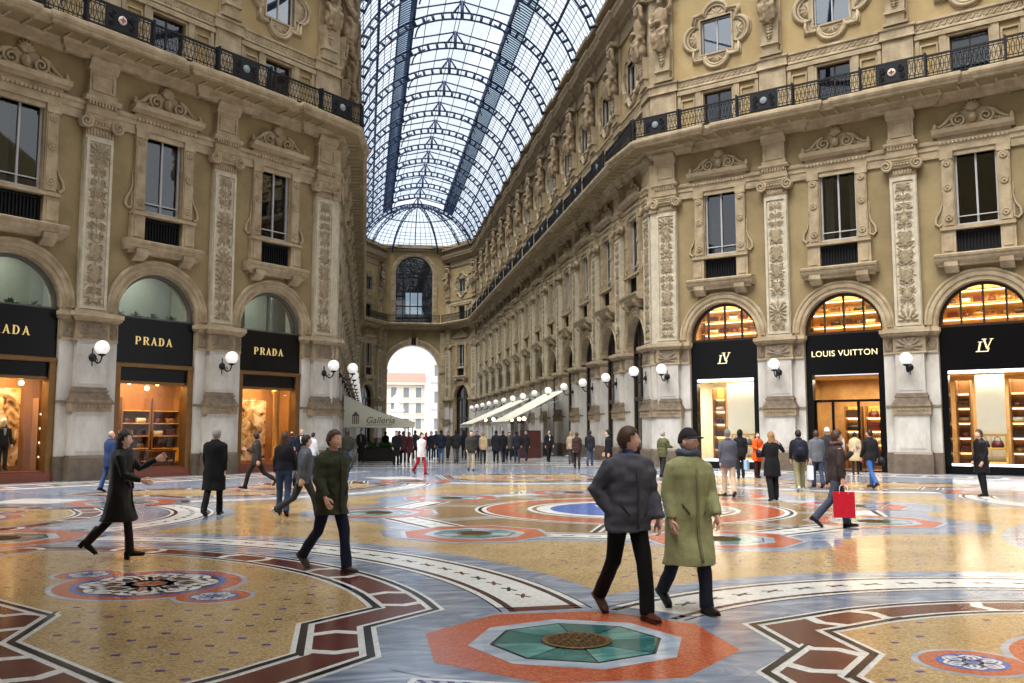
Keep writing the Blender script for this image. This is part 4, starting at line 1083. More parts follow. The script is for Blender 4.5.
# ---- glass barrel roof of the arcade
VS, VH, VRISE = 25.5, 7.05, 4.9                 # springing height, half width, rise
VR = (VH*VH+VRISE*VRISE)/(2*VRISE); VZ = VS+VRISE-VR
VA0 = math.asin((VS-VZ)/VR)
RS, RN = 4.87, 15
y0v, y1v = 43.6, 45.3+RS*(RN-1)
def vp(a, y, r=VR): return (OX+r*math.cos(a), y, VZ+r*math.sin(a))
AL_ = math.acos(3.3/VR); AS_ = math.acos(4.35/VR)
ceil = thing('ceiling', 'glazed barrel roof over the receding arcade with blue-grey iron ribs', 'glass roof', (OX, y0v, VZ), kind='structure')
Mi = Matrix.Translation((-OX, -y0v, -VZ))
def cput(nm, b, mats, par=None):
    b.xform(Mi); return put(nm, b.mesh(nm, mats), par or ceil)
LOUV = glass_mat('louvre glass', (.5,.6,.66,1), .02, fk=.2)
for sgn in (0, 1):
    mir = lambda a: PI-a if sgn else a
    def strip_(a0, a1, n, m, nm):
        b = MB(); aa = [mir(a0+(a1-a0)*i/n) for i in range(n+1)]
        for i in range(n): b.add([vp(aa[i], y0v), vp(aa[i], y1v), vp(aa[i+1], y1v), vp(aa[i+1], y0v)], [(0,1,2,3)], 0)
        cput(nm, b, m)
    strip_(VA0, AS_, 9, GLASSR, 'glazing'); strip_(AS_, AL_, 2, LOUV, 'louvre_panel')
    b = MB()
    for off, t in ((7.02, .1), (6.65, .025), (6.2, .025), (5.7, .1), (5.2, .025), (4.75, .025), (4.35, .06), (3.3, .1)):
        a = mir(math.acos(off/VR)); b.tube([vp(a, y0v, VR-.02), vp(a, y1v, VR-.02)], t, 4)
    y = y0v; k = 0
    while y < y1v:
        b.tube([vp(mir(VA0+(AS_-VA0)*i/8), y, VR-.03) for i in range(9)], .02, 4); y += RS/8
    y = y0v
    while y < y1v:
        b.tube([vp(mir(AS_+(AL_-AS_)*i/2), y, VR-.05) for i in range(3)], .045, 4); y += RS/14
    cput('glazing_bars', b, IRONB)
zl = VZ+VR*math.sin(AL_); zt = VS+VRISE+.75
for s in (-1, 1):
    b = MB(); b.box(OX+s*3.3-.07, OX+s*3.3+.07, y0v, y1v, zl-.12, zl+.1); b.box(OX+s*3.4-.07, OX+s*3.4+.07, y0v, y1v, zl+.55, zl+.7)
    for j_ in range(3): z = zl+.16+.14*j_; b.box(OX+s*3.3-.05+s*.02*j_, OX+s*3.3+.1+s*.02*j_, y0v, y1v, z, z+.03)
    y = y0v
    while y < y1v: b.box(OX+s*3.32-.05, OX+s*3.32+.05, y-.04, y+.04, zl, zl+.6); y += RS/4
    cput('lantern_louvre', b, IRONB)
    b = MB(); b.add([(OX+s*3.5, y0v, zl+.66), (OX+s*3.5, y1v, zl+.66), (OX, y1v, zt), (OX, y0v, zt)], [(0,1,2,3)], 0)
    cput('lantern_glazing', b, GLASSR)
    b = MB()
    for t in (0, .34, .67, .96):
        b.tube([(OX+s*3.5*(1-t), y0v, zl+.66+(zt-zl-.66)*t-.02), (OX+s*3.5*(1-t), y1v, zl+.66+(zt-zl-.66)*t-.02)], .028, 4)
    cput('lantern_bars', b, IRONB)
def rib_mesh():
    b = MB(); n = 30; R0_, R1_ = VR-.56, VR-.1
    P = lambda r, a: (r*math.cos(a), 0, r*math.sin(a))
    an = [VA0-.02+(PI-2*VA0+.04)*i/n for i in range(n+1)]
    for R_ in (R0_, R1_): b.tube([P(R_, a) for a in an], .07, 4, ry=.12)
    m_ = 26
    for i in range(m_+1):
        a = VA0+(PI-2*VA0)*i/m_; b.tube([P(R0_, a), P(R1_, a)], .1, 4)
    for s in (-1, 1):                                    # lantern truss with curved brackets
        b.tube([(s*3.5, 0, zl-VZ+.66), (0, 0, zt-VZ-.05)], .06, 4)
        b.tube([(s*3.2, 0, zl-VZ-1.3), (s*3.05, 0, zl-VZ-.75), (s*2.75, 0, zl-VZ-.3), (s*2.2, 0, zl-VZ+.0)], .05, 4)
        b.tube([(s*3.3, 0, zl-VZ-.6), (s*3.4, 0, zl-VZ+.66)], .1, 4)
    b.tube([(-.55, 0, VR-.1), (0, 0, zt-VZ), (.55, 0, VR-.1)], .08, 4); b.tube([(0, 0, VR-.5), (0, 0, zt-VZ)], .12, 4)
    return b.mesh('rib', IRONB)
rm = rib_mesh()
for k in range(RN): put('rib', rm, ceil, loc=(0, 45.3+RS*k-y0v, 0))
# half dome at the far end
hd = thing('ceiling_half_dome', 'glazed half dome closing the arcade roof at the far end', 'glass roof', (OX, y1v, VZ), kind='structure')
DD = ENDY-y1v-.15
def dp(r, ph, dr=0.): return (r*VH*math.cos(ph), r*DD*math.sin(ph), math.sqrt(VR*VR-(r*VH)**2)-dr)
b = MB(); n, m_ = 20, 9
V = [[dp(1-j_/m_, PI*i/n) for i in range(n+1)] for j_ in range(m_+1)]
for j_ in range(m_):
    for i in range(n): b.add([V[j_][i], V[j_][i+1], V[j_+1][i+1], V[j_+1][i]], [(0,1,2,3)], 0)
put('glazing', b.mesh('hd_glass', GLASSR), hd)
b = MB()
for i in range(1, 28): b.tube([dp(1-.75*j_/8, PI*i/28, .03) for j_ in range(9)], .03, 4)
for r, t in ((.98, .09), (.94,.03), (.9, .03), (.86,.03), (.82, .03), (.74, .03), (.64, .07), (.5, .02)): b.tube([dp(r, PI*i/28, .04) for i in range(29)], t, 4)
put('glazing_bars', b.mesh('hd_bars', IRONB), hd)
for k, f in enumerate((.0, .19, .36, .64, .81, 1.)):
    b = MB(); e = PI*f
    for dr in (.1, .5): b.tube([dp(1-j_/14, e, dr) for j_ in range(15)], .07, 4)
    for j_ in range(13): b.tube([dp(1-j_/13, e, .1), dp(1-j_/13, e, .5)], .06, 4)
    put('rib', b.mesh('hd_rib%d' % k, IRONB), hd)
b = MB(); b.tube([dp(1-j_/14, PI/2, .1) for j_ in range(15)], .07, 4); put('rib', b.mesh('hd_ribc', IRONB), hd)
# ---- dome skeleton over the octagon and unseen plain walls behind the viewer, put in to shape light
b = MB(); cz = 31.
for k in range(16):
    a = 2*PI*(k+.5)/16
    b.tube([(OX+19.5*math.cos(PI/2*j/10)*math.cos(a), OY+19.5*math.cos(PI/2*j/10)*math.sin(a), cz+15*math.sin(PI/2*j/10)) for j in range(10)], .22, 5)
for j in range(0, 10):
    e = PI/2*j/10; b.tube([(OX+19.5*math.cos(e)*math.cos(2*PI*i/48), OY+19.5*math.cos(e)*math.sin(2*PI*i/48), cz+15*math.sin(e)) for i in range(49)], .1 if j else .3, 4)
tag(put('ceiling_dome', b.mesh('dome', IRONB)), 'iron ribs of the great dome over the octagon', 'dome', kind='structure')
def plain_wall(nm, pts, lab, z1=26.):
    b = MB()
    for (p, q) in zip(pts[:-1], pts[1:]):
        b.add([(p[0],p[1],0), (q[0],q[1],0), (q[0],q[1],15.5), (p[0],p[1],15.5)], [(0,1,2,3)], 0); b.add([(p[0],p[1],15.5), (q[0],q[1],15.5), (q[0],q[1],z1), (p[0],p[1],z1)], [(0,1,2,3)], 1)
    tag(put(nm, b.mesh(nm, WMATS)), lab, 'wall', kind='structure')
o = octp
plain_wall('wall_left_arm', [(o[1][0]-16, o[1][1]), (o[1][0]-.5, o[1][1])], 'stucco wall on the far side of the left arm')
plain_wall('wall_back_left', [(o[2][0]-16, o[2][1]), o[2], o[3], (o[3][0], -16)], 'unseen stucco wall behind the viewer on the left')
plain_wall('wall_back_right', [(o[4][0], -16), o[4], o[5], (o[5][0]+16, o[5][1])], 'unseen stucco wall behind the viewer on the right')
plain_wall('wall_right_arm', [(o[6][0]+16, o[6][1]), (o[6][0]+.5, o[6][1])], 'stucco wall on the far side of the right arm')
plain_wall('wall_back', [(XL, -16), (XR, -16)], 'unseen end wall behind the viewer')
# ---- piazza outside
PLS = mat('pale facade', srgb(214,206,192), .8, .08, .4); PLG = mat('pale grey facade', srgb(196,200,208), .8, .08, .4); ROOFR = mat('red tile roof', srgb(164,118,106), .8, .1, 2.); SHUT = mat('grey window shutter', srgb(120,124,130), .6, .1, 3.)
b = MB(); b.box(-120, 140, ENDY+.0, 300, -.2, -.02); tag(put('ground_piazza', b.mesh('piazza', mat('piazza paving', srgb(190,188,184), .7, .1, .6))), 'pale paved square outside the far arch', 'ground', kind='structure')
wb = MB(); wb.box(-.6, .6, -.06, .1, 0, 2.2); wm = wb.mesh('ow', SHUT)
wf = MB(); rframe(wf, -.6, .6, 0, 2.2, .18, -.16, .05); wf.box(-1, 1, -.3, .05, 2.4, 2.6); wfm = wf.mesh('owf', PLS)
def outside_building(nm, x0, x1, y, h, rows, cols, lab, m, roof=True):
    r = thing(nm, lab, 'building', ((x0+x1)/2, y, 0)); w = (x1-x0)/2
    b = MB(); b.box(-w, w, 0, 14, 0, h)
    for z in rows: b.box(-w-.1, w+.1, -.25, .1, z-1.2, z-.9)
    b.box(-w-.4, w+.4, -.7, .1, h-.4, h)
    put('body', b.mesh(nm+'_body', m), r)
    if roof:
        b = MB(); b.prismx([(-.6,h), (14.4,h), (10,h+2.4), (4,h+2.4)], -w-.4, w+.4); put('roof', b.mesh(nm+'_roof', ROOFR), r)
    for z in rows:
        for i in range(cols):
            x = -w+2*w*(i+.5)/cols; q = put('window', wm, r, loc=(x, 0, z)); put('window_surround', wfm, q)
outside_building('apartment_building', -6, 12.7, 200, 12.2, (2.2, 5.6, 9.0), 7, 'pale apartment building with a red tiled roof, seen through the far arch', PLS)
outside_building('town_house', 12.9, 24, 185, 19.5, (2.0, 7.4, 12.8), 4, 'taller pale grey building at the right, seen through the far arch', PLG, False)
b = MB(); b.prismz(circ((0,0), 3, 8), 0, .5); b.prismz(circ((0,0), 1.9, 8), .5, 1.6); b.box(-1.0, 1.0, -1, 1, 1.6, 5.2); b.box(-1.2, 1.2, -1.2, 1.2, 5.2, 5.6); b.box(-1.25, 1.25, -1.25, 1.25, 1.6, 2.0)
m1 = b.mesh('mon_base', mat('monument stone', srgb(210,208,204), .7, .1, 1.))
E_ = lambda z, rx, ry: [(rx*math.cos(2*PI*i/14), ry*math.sin(2*PI*i/14), z) for i in range(14)]
b = MB(); b.loft([E_(5.6,.62,.55), E_(6.6,.5,.45), E_(7.4,.55,.42), E_(8.0,.6,.4), E_(8.25,.3,.25)]); b.sphere((0,-.08,8.55), .26, sz=1.2); b.tube([(-.55,0,7.95), (-.68,-.2,7.3), (-.2,-.5,7.1)], [.17,.15,.12], 8); b.tube([(.55,0,7.95), (.7,-.2,7.3), (.2,-.5,7.2)], [.17,.15,.12], 8)
m2 = remesh(b.mesh('mon_f0', MATS['monument stone']), .06, 2, 'mon_fig')
t = thing('monument', 'pale stone statue on a high pedestal in the square outside', 'monument', (5.6, 165, 0)); put('pedestal', m1, t); put('figure', m2, t)
for i, (x, a) in enumerate(((-2.6, .4), (2.6, -.4))):
    b = MB(); b.box(-.45, .45, -.45, .45, .5, 2.2); b.loft([E_(2.2,.36,.32), E_(2.9,.26,.24), E_(3.3,.32,.26), E_(3.5,.16,.14)]); b.sphere((0,-.03,3.68), .17, sz=1.2)
    put('side_statue', b.mesh('mon_side', MATS['monument stone']), t, loc=(x, -1.4, 0), rz=a)
# ------------------------------------------------------------------ shop fronts, interiors, goods
CREAM = mat('cream display wall', srgb(236,226,206), .7, .04, 2.); WARMW = mat('warm shop wall', srgb(206,170,116), .7, .1, 1.5, col2=srgb(170,128,80))
BROWNW = mat('brown panelling', srgb(136,94,54), .45, .2, 3., stretch=(6,6,.4)); SHGOLD = mat('honey shelf board', srgb(222,170,84), .4, .1, 3.)
STRIP = mat('shelf lamp strip', srgb(255,232,180), .4, 0, emit=(1,.78,.42,1), estr=6.)
STRIPW = mat('white lamp strip', srgb(255,250,240), .4, 0, emit=(1,.95,.85,1), estr=5.)
BAGC = [mat('bag leather %d' % i, c, .45, .15, 12., bump=.2) for i, c in enumerate((srgb(58,36,24), srgb(30,24,22), srgb(112,74,40), srgb(150,112,70), srgb(86,26,26), srgb(222,212,190)))]
BAGN = ['dark brown', 'black', 'tan', 'light brown', 'dark red', 'cream']
CEILW = mat('shop ceiling', srgb(226,196,140), .8, .04, 2.); SHFLO = mat('shop floor', srgb(120,86,50), .3, .15, 2.)
def shop_rooms(F, x, side, i, warm):
    """two rooms behind the opening, upper and lower, as part of the building"""
    m0, m1 = (WARMW, CEILW) if warm else (mat('grey green wall', srgb(120,120,108), .8, .1, 1.), mat('upper ceiling', srgb(150,150,140), .8, .1, 1.))
    for z0, z1, D, mw, mc, nm in ((0.02, 4.1, 4.2 if warm else 2.7, WARMW if warm else BROWNW, CEILW, 'ground-floor'), (4.3, 8.6, 3.2, m0, m1, 'upper')):
        b = MB(); a = 2.35 if warm else 2.66; y0 = .5
        b.add([(-a,D,z0), (a,D,z0), (a,D,z1), (-a,D,z1)], [(0,1,2,3)], 0)
        for s in (-1, 1): b.add([(s*a,y0,z0), (s*a,D,z0), (s*a,D,z1), (s*a,y0,z1)], [(0,1,2,3)], 0)
        b.add([(-a,y0,z1), (-a,D,z1), (a,D,z1), (a,y0,z1)], [(0,1,2,3)], 1); b.add([(-a,y0,z0), (a,y0,z0), (a,D,z0), (-a,D,z0)], [(0,1,2,3)], 2)
        b.add([(-a,y0,z0), (-1.6,y0,z0), (-1.6,y0,z1), (-a,y0,z1)], [(0,1,2,3)], 0); b.add([(1.6,y0,z0), (a,y0,z0), (a,y0,z1), (1.6,y0,z1)], [(0,1,2,3)], 0)
        NT[0] += 1
        tag(put('wall_%s_shop_%d' % (side, NT[0]), b.mesh('shoproom', [CREAM if (side == 'right' and i == 0 and z0 < 1) else mw, mc, SHFLO]), loc=F.w(x), rz=F.a), '%s shop interior behind the %s opening, %s diagonal facade' % (nm, ORD[i+1], side), 'shop interior', kind='structure')
def area_light(F, x, y, z, sx, sy, e, col):
    l = bpy.data.lights.new('shop_light', 'AREA'); l.shape = 'RECTANGLE'; l.size = sx; l.size_y = sy; l.energy = e; l.color = col
    o = bpy.data.objects.new('shop_light', l); COL.objects.link(o); o.location = F.w(x, y, z); o.rotation_euler = (0, 0, F.a)
def text_mesh(s, size, ext, nm, m, spacing=1.0):
    cu = bpy.data.curves.new(nm, 'FONT'); cu.body = s; cu.size = size; cu.extrude = ext; cu.align_x = 'CENTER'; cu.align_y = 'CENTER'; cu.space_character = spacing
    o = bpy.data.objects.new(nm, cu); COL.objects.link(o)
    dg = bpy.context.evaluated_depsgraph_get(); me = bpy.data.meshes.new_from_object(o.evaluated_get(dg)); bpy.data.objects.remove(o)
    me.transform(Matrix.Rotation(PI/2, 4, 'X')); me.materials.clear(); me.materials.append(m); return me
def prada_mesh(h=.3):
    b = MB(); w = h*.66; t = h*.17; th = h*.07; gap = h*.36; x = 0
    def bar(xa, xb, za, zb): b.box(xa, xb, -.03, 0, za, zb)
    def bowl(xc, z0, z1, tk, r):
        zc = (z0+z1)/2; hh = (z1-z0)/2; n = 12
        for i in range(n):
            q0, q1 = -PI/2+PI*i/n, -PI/2+PI*(i+1)/n
            f = lambda q, k: (xc+(r-tk*k)*math.cos(q), zc+(hh-th*k)*math.sin(q))
            b.prism([f(q0,1), f(q0,0), f(q1,0), f(q1,1)], -.03, 0)
    def quad(*p): b.prism(list(p), -.03, 0)
    for ch in 'PRADA':
        if ch in 'PR':
            bar(x, x+t, 0, h); bar(x-t*.35, x+t*1.35, 0, th); bar(x-t*.35, x+t, h-th, h)
            z0 = h*.42 if ch == 'P' else h*.46
            bar(x+t, x+w*.5, h-th, h); bar(x+t, x+w*.5, z0, z0+th); bowl(x+w*.5, z0, h, t, w*.5)
            if ch == 'R': quad((x+w*.45,z0), (x+w*.45+t,z0), (x+w+t*.4,0), (x+w-t*.6,0)); bar(x+w-t*.7, x+w+t*.7, 0, th)
        elif ch == 'D':
            bar(x, x+t, 0, h); bar(x-t*.35, x+w*.45, 0, th); bar(x-t*.35, x+w*.45, h-th, h); bowl(x+w*.45, 0, h, t, w*.6)
        else:
            c = x+w*.52
            quad((x,0), (x+th*1.3,0), (c+th*.6,h), (c-th*.3,h)); quad((c-t*.5,h), (c+t*.25,h), (x+w*1.06,0), (x+w*1.06-t,0)); bar(x+w*.24, x+w*.8, h*.3, h*.3+th)
            bar(x-t*.4, x+t*.7, 0, th*.8); bar(x+w*.8, x+w*1.2, 0, th*.8)
        x += w*1.08+gap
    tot = x-gap; b.v = [(p[0]-tot/2, p[1], p[2]) for p in b.v]
    return b.mesh('gold_lettering', GOLD)
def lv_mesh(s=.27):
    b = MB(); q = lambda *p: b.prism([(x*s, z*s) for x, z in p], -.035, 0)
    q((-.5,-.92), (-.16,-.92), (.17,.62), (-.03,.62)) if False else None
    q((-.95,-.8), (-.72,-.8), (-.44,.5), (-.67,.5))                     # L, leaning
    q((-.86,.5), (-.24,.5), (-.24,.58), (-.86,.58)); q((-1.2,-.9), (.45,-.9), (.45,-.79), (-1.2,-.79)); q((.24,-.79), (.45,-.79), (.64,-.35), (.56,-.35))
    q((-.18,.9), (.1,.9), (.36,-.5), (.2,-.5)); q((.2,-.5), (.36,-.5), (1.02,.9), (.9,.9))  # V
    q((-.36,.9), (.28,.9), (.28,.98), (-.36,.98)); q((.7,.9), (1.2,.9), (1.2,.98), (.7,.98))
    return b.mesh('monogram', LGOLD)
def bag_kit(kind, m, s=1.):
    b = MB(); h = MB()
    if kind == 0:   # handbag
        b.loft([[(-.2,-.09,0), (.2,-.09,0), (.2,.09,0), (-.2,.09,0)], [(-.22,-.1,.08), (.22,-.1,.08), (.22,.1,.08), (-.22,.1,.08)], [(-.16,-.05,.27), (.16,-.05,.27), (.16,.05,.27), (-.16,.05,.27)]])
        h.tube([(-.1,-.0,.26), (-.09,0,.38), (0,0,.43), (.09,0,.38), (.1,0,.26)], .014, 6)
    elif kind == 1:  # holdall
        b.tube([(-.28,0,.14), (-.26,0,.14), (.26,0,.14), (.28,0,.14)], [.1,.14,.14,.1], 10); h.tube([(-.12,-.05,.26), (-.1,-.05,.36), (.1,-.05,.36), (.12,-.05,.26)], .013, 6); h.tube([(-.12,.05,.26), (-.1,.05,.36), (.1,.05,.36), (.12,.05,.26)], .013, 6)
    else:            # trunk case
        b.box(-.26, .26, -.12, .12, 0, .34); h.box(-.27, .27, -.13, .13, .2, .225); h.box(-.03, .03, -.14, -.1, .17, .25); h.tube([(-.07,0,.34), (-.06,0,.38), (.06,0,.38), (.07,0,.34)], .012, 6)
    M = Matrix.Scale(s, 4); b.xform(M); h.xform(M)
    return [('body', b.mesh('bag%d' % kind, m), []), ('handle' if kind < 2 else 'fittings', h.mesh('bagh%d' % kind, BAGC[1] if m is not BAGC[1] else BAGC[2]), [])]
BK = [[bag_kit(k, BAGC[c], 1.0) for c in range(6)] for k in range(3)]; BKS = [[bag_kit(k, BAGC[c], .72) for c in range(6)] for k in range(3)]
BKN = ['handbag', 'holdall', 'trunk case']
def put_bag(F, x, y, z, i, where, small=False):
    k, c = i % 3, (i*5+i//3) % 6
    spawn('handbag' if k == 0 else ('travel_bag' if k == 1 else 'trunk_case'), (BKS if small else BK)[k][c], '%s %s, %s' % (BAGN[c], BKN[k], where), 'bag', F.w(x, y, z), F.a+.06*((i*37 % 5)-2)/2)
def shelf_unit(F, x, y, z0, w, heights, lab, back=None, dep=.4, posts=True, lit=True):
    k = []
    b = MB(); b.box(-w/2-.03, w/2+.03, dep/2, dep/2+.04, 0, heights[-1]+.5); k.append(('back_panel', b.mesh('sh_back', back or SHGOLD), []))
    for h in heights:
        b = MB(); b.box(-w/2, w/2, -dep/2, dep/2, h-.04, h); q = MB(); q.box(-w/2, w/2, dep/2-.05, dep/2-.02, h-.08, h-.045)
        k.append(('shelf_board', b.mesh('sh_b', SHGOLD), [('lamp_strip', q.mesh('sh_s', STRIP))] if lit else []))
    if posts:
        for s in (-1, 1):
            b = MB(); b.box(s*w/2-.03, s*w/2+.03, -dep/2, dep/2+.04, 0, heights[-1]+.5); k.append(('upright', b.mesh('sh_u', BROWNW), []))
    return spawn('display_shelf', k, lab, 'shelf', F.w(x, y, z0), F.a)
BI = [0]
def bags_on(F, x, y, z0, w, heights, n, where):
    small = w/n < .66
    for r, h in enumerate(heights):
        for j in range(n):
            BI[0] += 1
            put_bag(F, x-w/2+w*(j+.5)/n, y, z0+h+.002, BI[0], small=small, where='%s from left, %s board, %s' % (ORD[j+1], ('bottom', 'second', 'third', 'fourth', 'fifth')[r], where))
WNAME = ['first', 'second', 'third']
def fanlight(F, x, m, nbars, lab, gl, side):
    k = []; b = MB()
    b.arch([(1.52,.18), (1.66,.18), (1.66,.34), (1.52,.34)], 5.99, 24); b.box(-1.64, 1.64, .16, .34, 5.84, 5.97)
    for i in range(nbars):
        xx = -1.64+3.28*(i+1)/(nbars+1); hh = math.sqrt(1.6**2-xx*xx); b.box(xx-.035, xx+.035, .2, .32, 5.9, 5.99+hh)
    g = MB(); n = 24; g.prism([(1.6*math.cos(PI*j/n), 5.95+1.62*math.sin(PI*j/n)) for j in range(n+1)], .25, .26)
    NW[0] += 1
    spawn('window_%d' % NW[0], [('frame', b.mesh('fan', m, 5.84), [('pane', g.mesh('fanp', gl, 5.84))])], lab, 'window', F.w(x, 0, 5.84), F.a, kind='structure')
SIGN = []
# ---- right facade: black fronts with gold marks
lvm = lv_mesh(); lvt = text_mesh('LOUIS VUITTON', .355, .02, 'gold_name', LGOLD, 1.08)
for i in range(3):
    x = W*(i+.5); bay = ORD[i+1]
    shop_rooms(FR, x, 'right', i, True)
    b = MB(); b.box(-1.63, 1.63, .06, .3, 4.16, 5.86); b.box(-1.63, 1.63, .04, .1, 4.12, 4.2)
    lab = ['black shop fascia with the gold monogram nearest the arcade', 'black shop fascia with a long gold name over the doorway', 'black shop fascia with the gold monogram furthest right'][i]
    t = thing('shop_sign', lab, 'shop sign', FR.w(x, 0, 4.12), FR.a)
    put('fascia', b.mesh('fasc', FASC, 4.12), t)
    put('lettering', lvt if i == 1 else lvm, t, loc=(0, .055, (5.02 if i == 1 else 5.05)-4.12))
    fanlight(FR, x, WOODD, 3, 'arched fanlight with dark bars above the %s black shop sign' % bay, GLASSS, 'right')
    k = []
    b = MB()
    for s in (-1, 1): b.box(*sorted((s*1.38, s*1.63)), .06, .42, 0, 4.14)
    b.box(-1.63, 1.63, .06, .4, 0, .34 if i != 1 else .06)
    k.append(('frame', b.mesh('sf', FASC), []))
    if i != 1:
        g = MB(); g.box(-1.38, 1.38, .3, .315, .34, 4.12); k.append(('pane', g.mesh('sg', GLASSS), []))
        q = MB(); q.box(-1.38, 1.38, .14, .28, 4.0, 4.1); q.box(-1.38, 1.38, .1, .3, .34, .42); k.append(('lamp_strip', q.mesh('ss', STRIPW), []))
        NW[0] += 1; spawn('window_%d' % NW[0], k, 'black-framed shop display window, %s bay of the right diagonal facade' % bay, 'shop window', FR.w(x), FR.a, kind='structure')
    else:
        b = MB()
        b.box(-1.38, 1.38, .3, .4, 2.95, 3.05)
        for xx in (-1.36, -.62, .45, 1.36): b.box(xx-.05, xx+.05, .3, .4, .06, 2.95)
        g = MB(); g.box(-1.38, 1.38, .34, .35, .08, 4.1); k.append(('door_leaves', b.mesh('dl', FASC), [('pane', g.mesh('dg', GLASSS))]))
        NW[0] += 1; spawn('door_1', k, 'glazed shop doorway with black frame under the long gold sign', 'shop door', FR.w(x), FR.a, kind='structure')
    # upstairs: shelves of bags glowing behind the fanlight
    shelf_unit(FR, x, 2.6, 4.35, 4.2, [.9, 1.6, 2.15, 2.75, 3.35], 'honey-coloured wall of shelves behind the %s fanlight' % bay, WARMW, .5, False)
    bags_on(FR, x, 2.55, 4.35, 3.6, [2.15, 2.75], 7, 'shelves behind the %s fanlight' % bay)
    area_light(FR, x, 1.6, 8.3, 3, 1.6, 330, (1, .8, .52)); area_light(FR, x, 1.9, 3.95, 3, 2.4, 330 if i != 1 else 300, (1, .9, .72) if i != 1 else (1, .8, .52))
for i, px in ((0, .55), (2, -.05)):
    x = W*(i+.5)
    b = MB(); b.box(-.85, .85, 0, .08, .4, 3.98) if i == 0 else b.box(-.52, .52, 0, .08, .4, 3.98)
    tag(put('display_screen', b.mesh('panel', CREAM), loc=FR.w(x+px, 1.05, 0), rz=FR.a), 'tall plain white display panel in the %s shop window' % ('monogram' if i == 0 else 'furthest right'), 'display screen')
    b = MB(); rframe(b, -.5, .5, .5, 1.5, .09, -.04, .04); b.box(-.5, .5, -.01, .01, .98, 1.02); b.box(-.01, .01, -.01, .01, .5, 1.5)
    t = thing('gilded_cabinet', 'low gilded cabinet frame in front of the white panel, %s window' % ('monogram' if i == 0 else 'furthest right'), 'cabinet', FR.w(x+px, .8, .34), FR.a)
    put('frame', b.mesh('gf', mat('gilt wood', srgb(220,170,86), .35, .1, 8., metal=.3), .34), t); b = MB(); b.box(-.52, .52, -.32, .2, 1.02, 1.06); b.box(-.55, .55, -.22, .2, .42, .5); put('shelf_board', b.mesh('gs', SHGOLD, .34), t)
    for j in range(2): put_bag(FR, x+px-.25+.5*j, .62, 1.063, 42+6*i+3*j, 'on the gilded cabinet, %s, %s' % ('monogram window' if i == 0 else 'furthest right window', ('left', 'right')[j]))
    for j, (sx, sw) in enumerate(((-.75, .6),) if i == 0 else ((-1.05, .5), (1.12, .96))):
        hs = [.5, 1.1, 1.7, 2.3, 2.9]
        w_ = '%s shelves, %s window' % (('', 'left ', 'right ')[0 if i == 0 else j+1], 'monogram' if i == 0 else 'furthest right'); w_ = w_.replace('  ', ' ')
        shelf_unit(FR, x+sx, 1.3, .36, sw, hs, 'lit shelf column beside the white panel, %s' % ('monogram window' if i == 0 else ('left of it, furthest right window', 'right of it, furthest right window')[j]), SHGOLD if i == 0 else BROWNW)
        bags_on(FR, x+sx, 1.25, .36, sw, hs[:4], 1 if sw < .7 else 2, w_)
x = W*1.5
for j, sx in enumerate((-.55, .35, 1.15)):
    hs = [.5, 1.1, 1.7, 2.3]
    shelf_unit(FR, x+sx, 3.2, .03, .68, hs, 'glowing shelf column inside the doorway, %s from left' % ORD[j+1], SHGOLD); bags_on(FR, x+sx, 3.15, .03, .75, hs, 1, '%s glowing column in the doorway' % ORD[j+1])
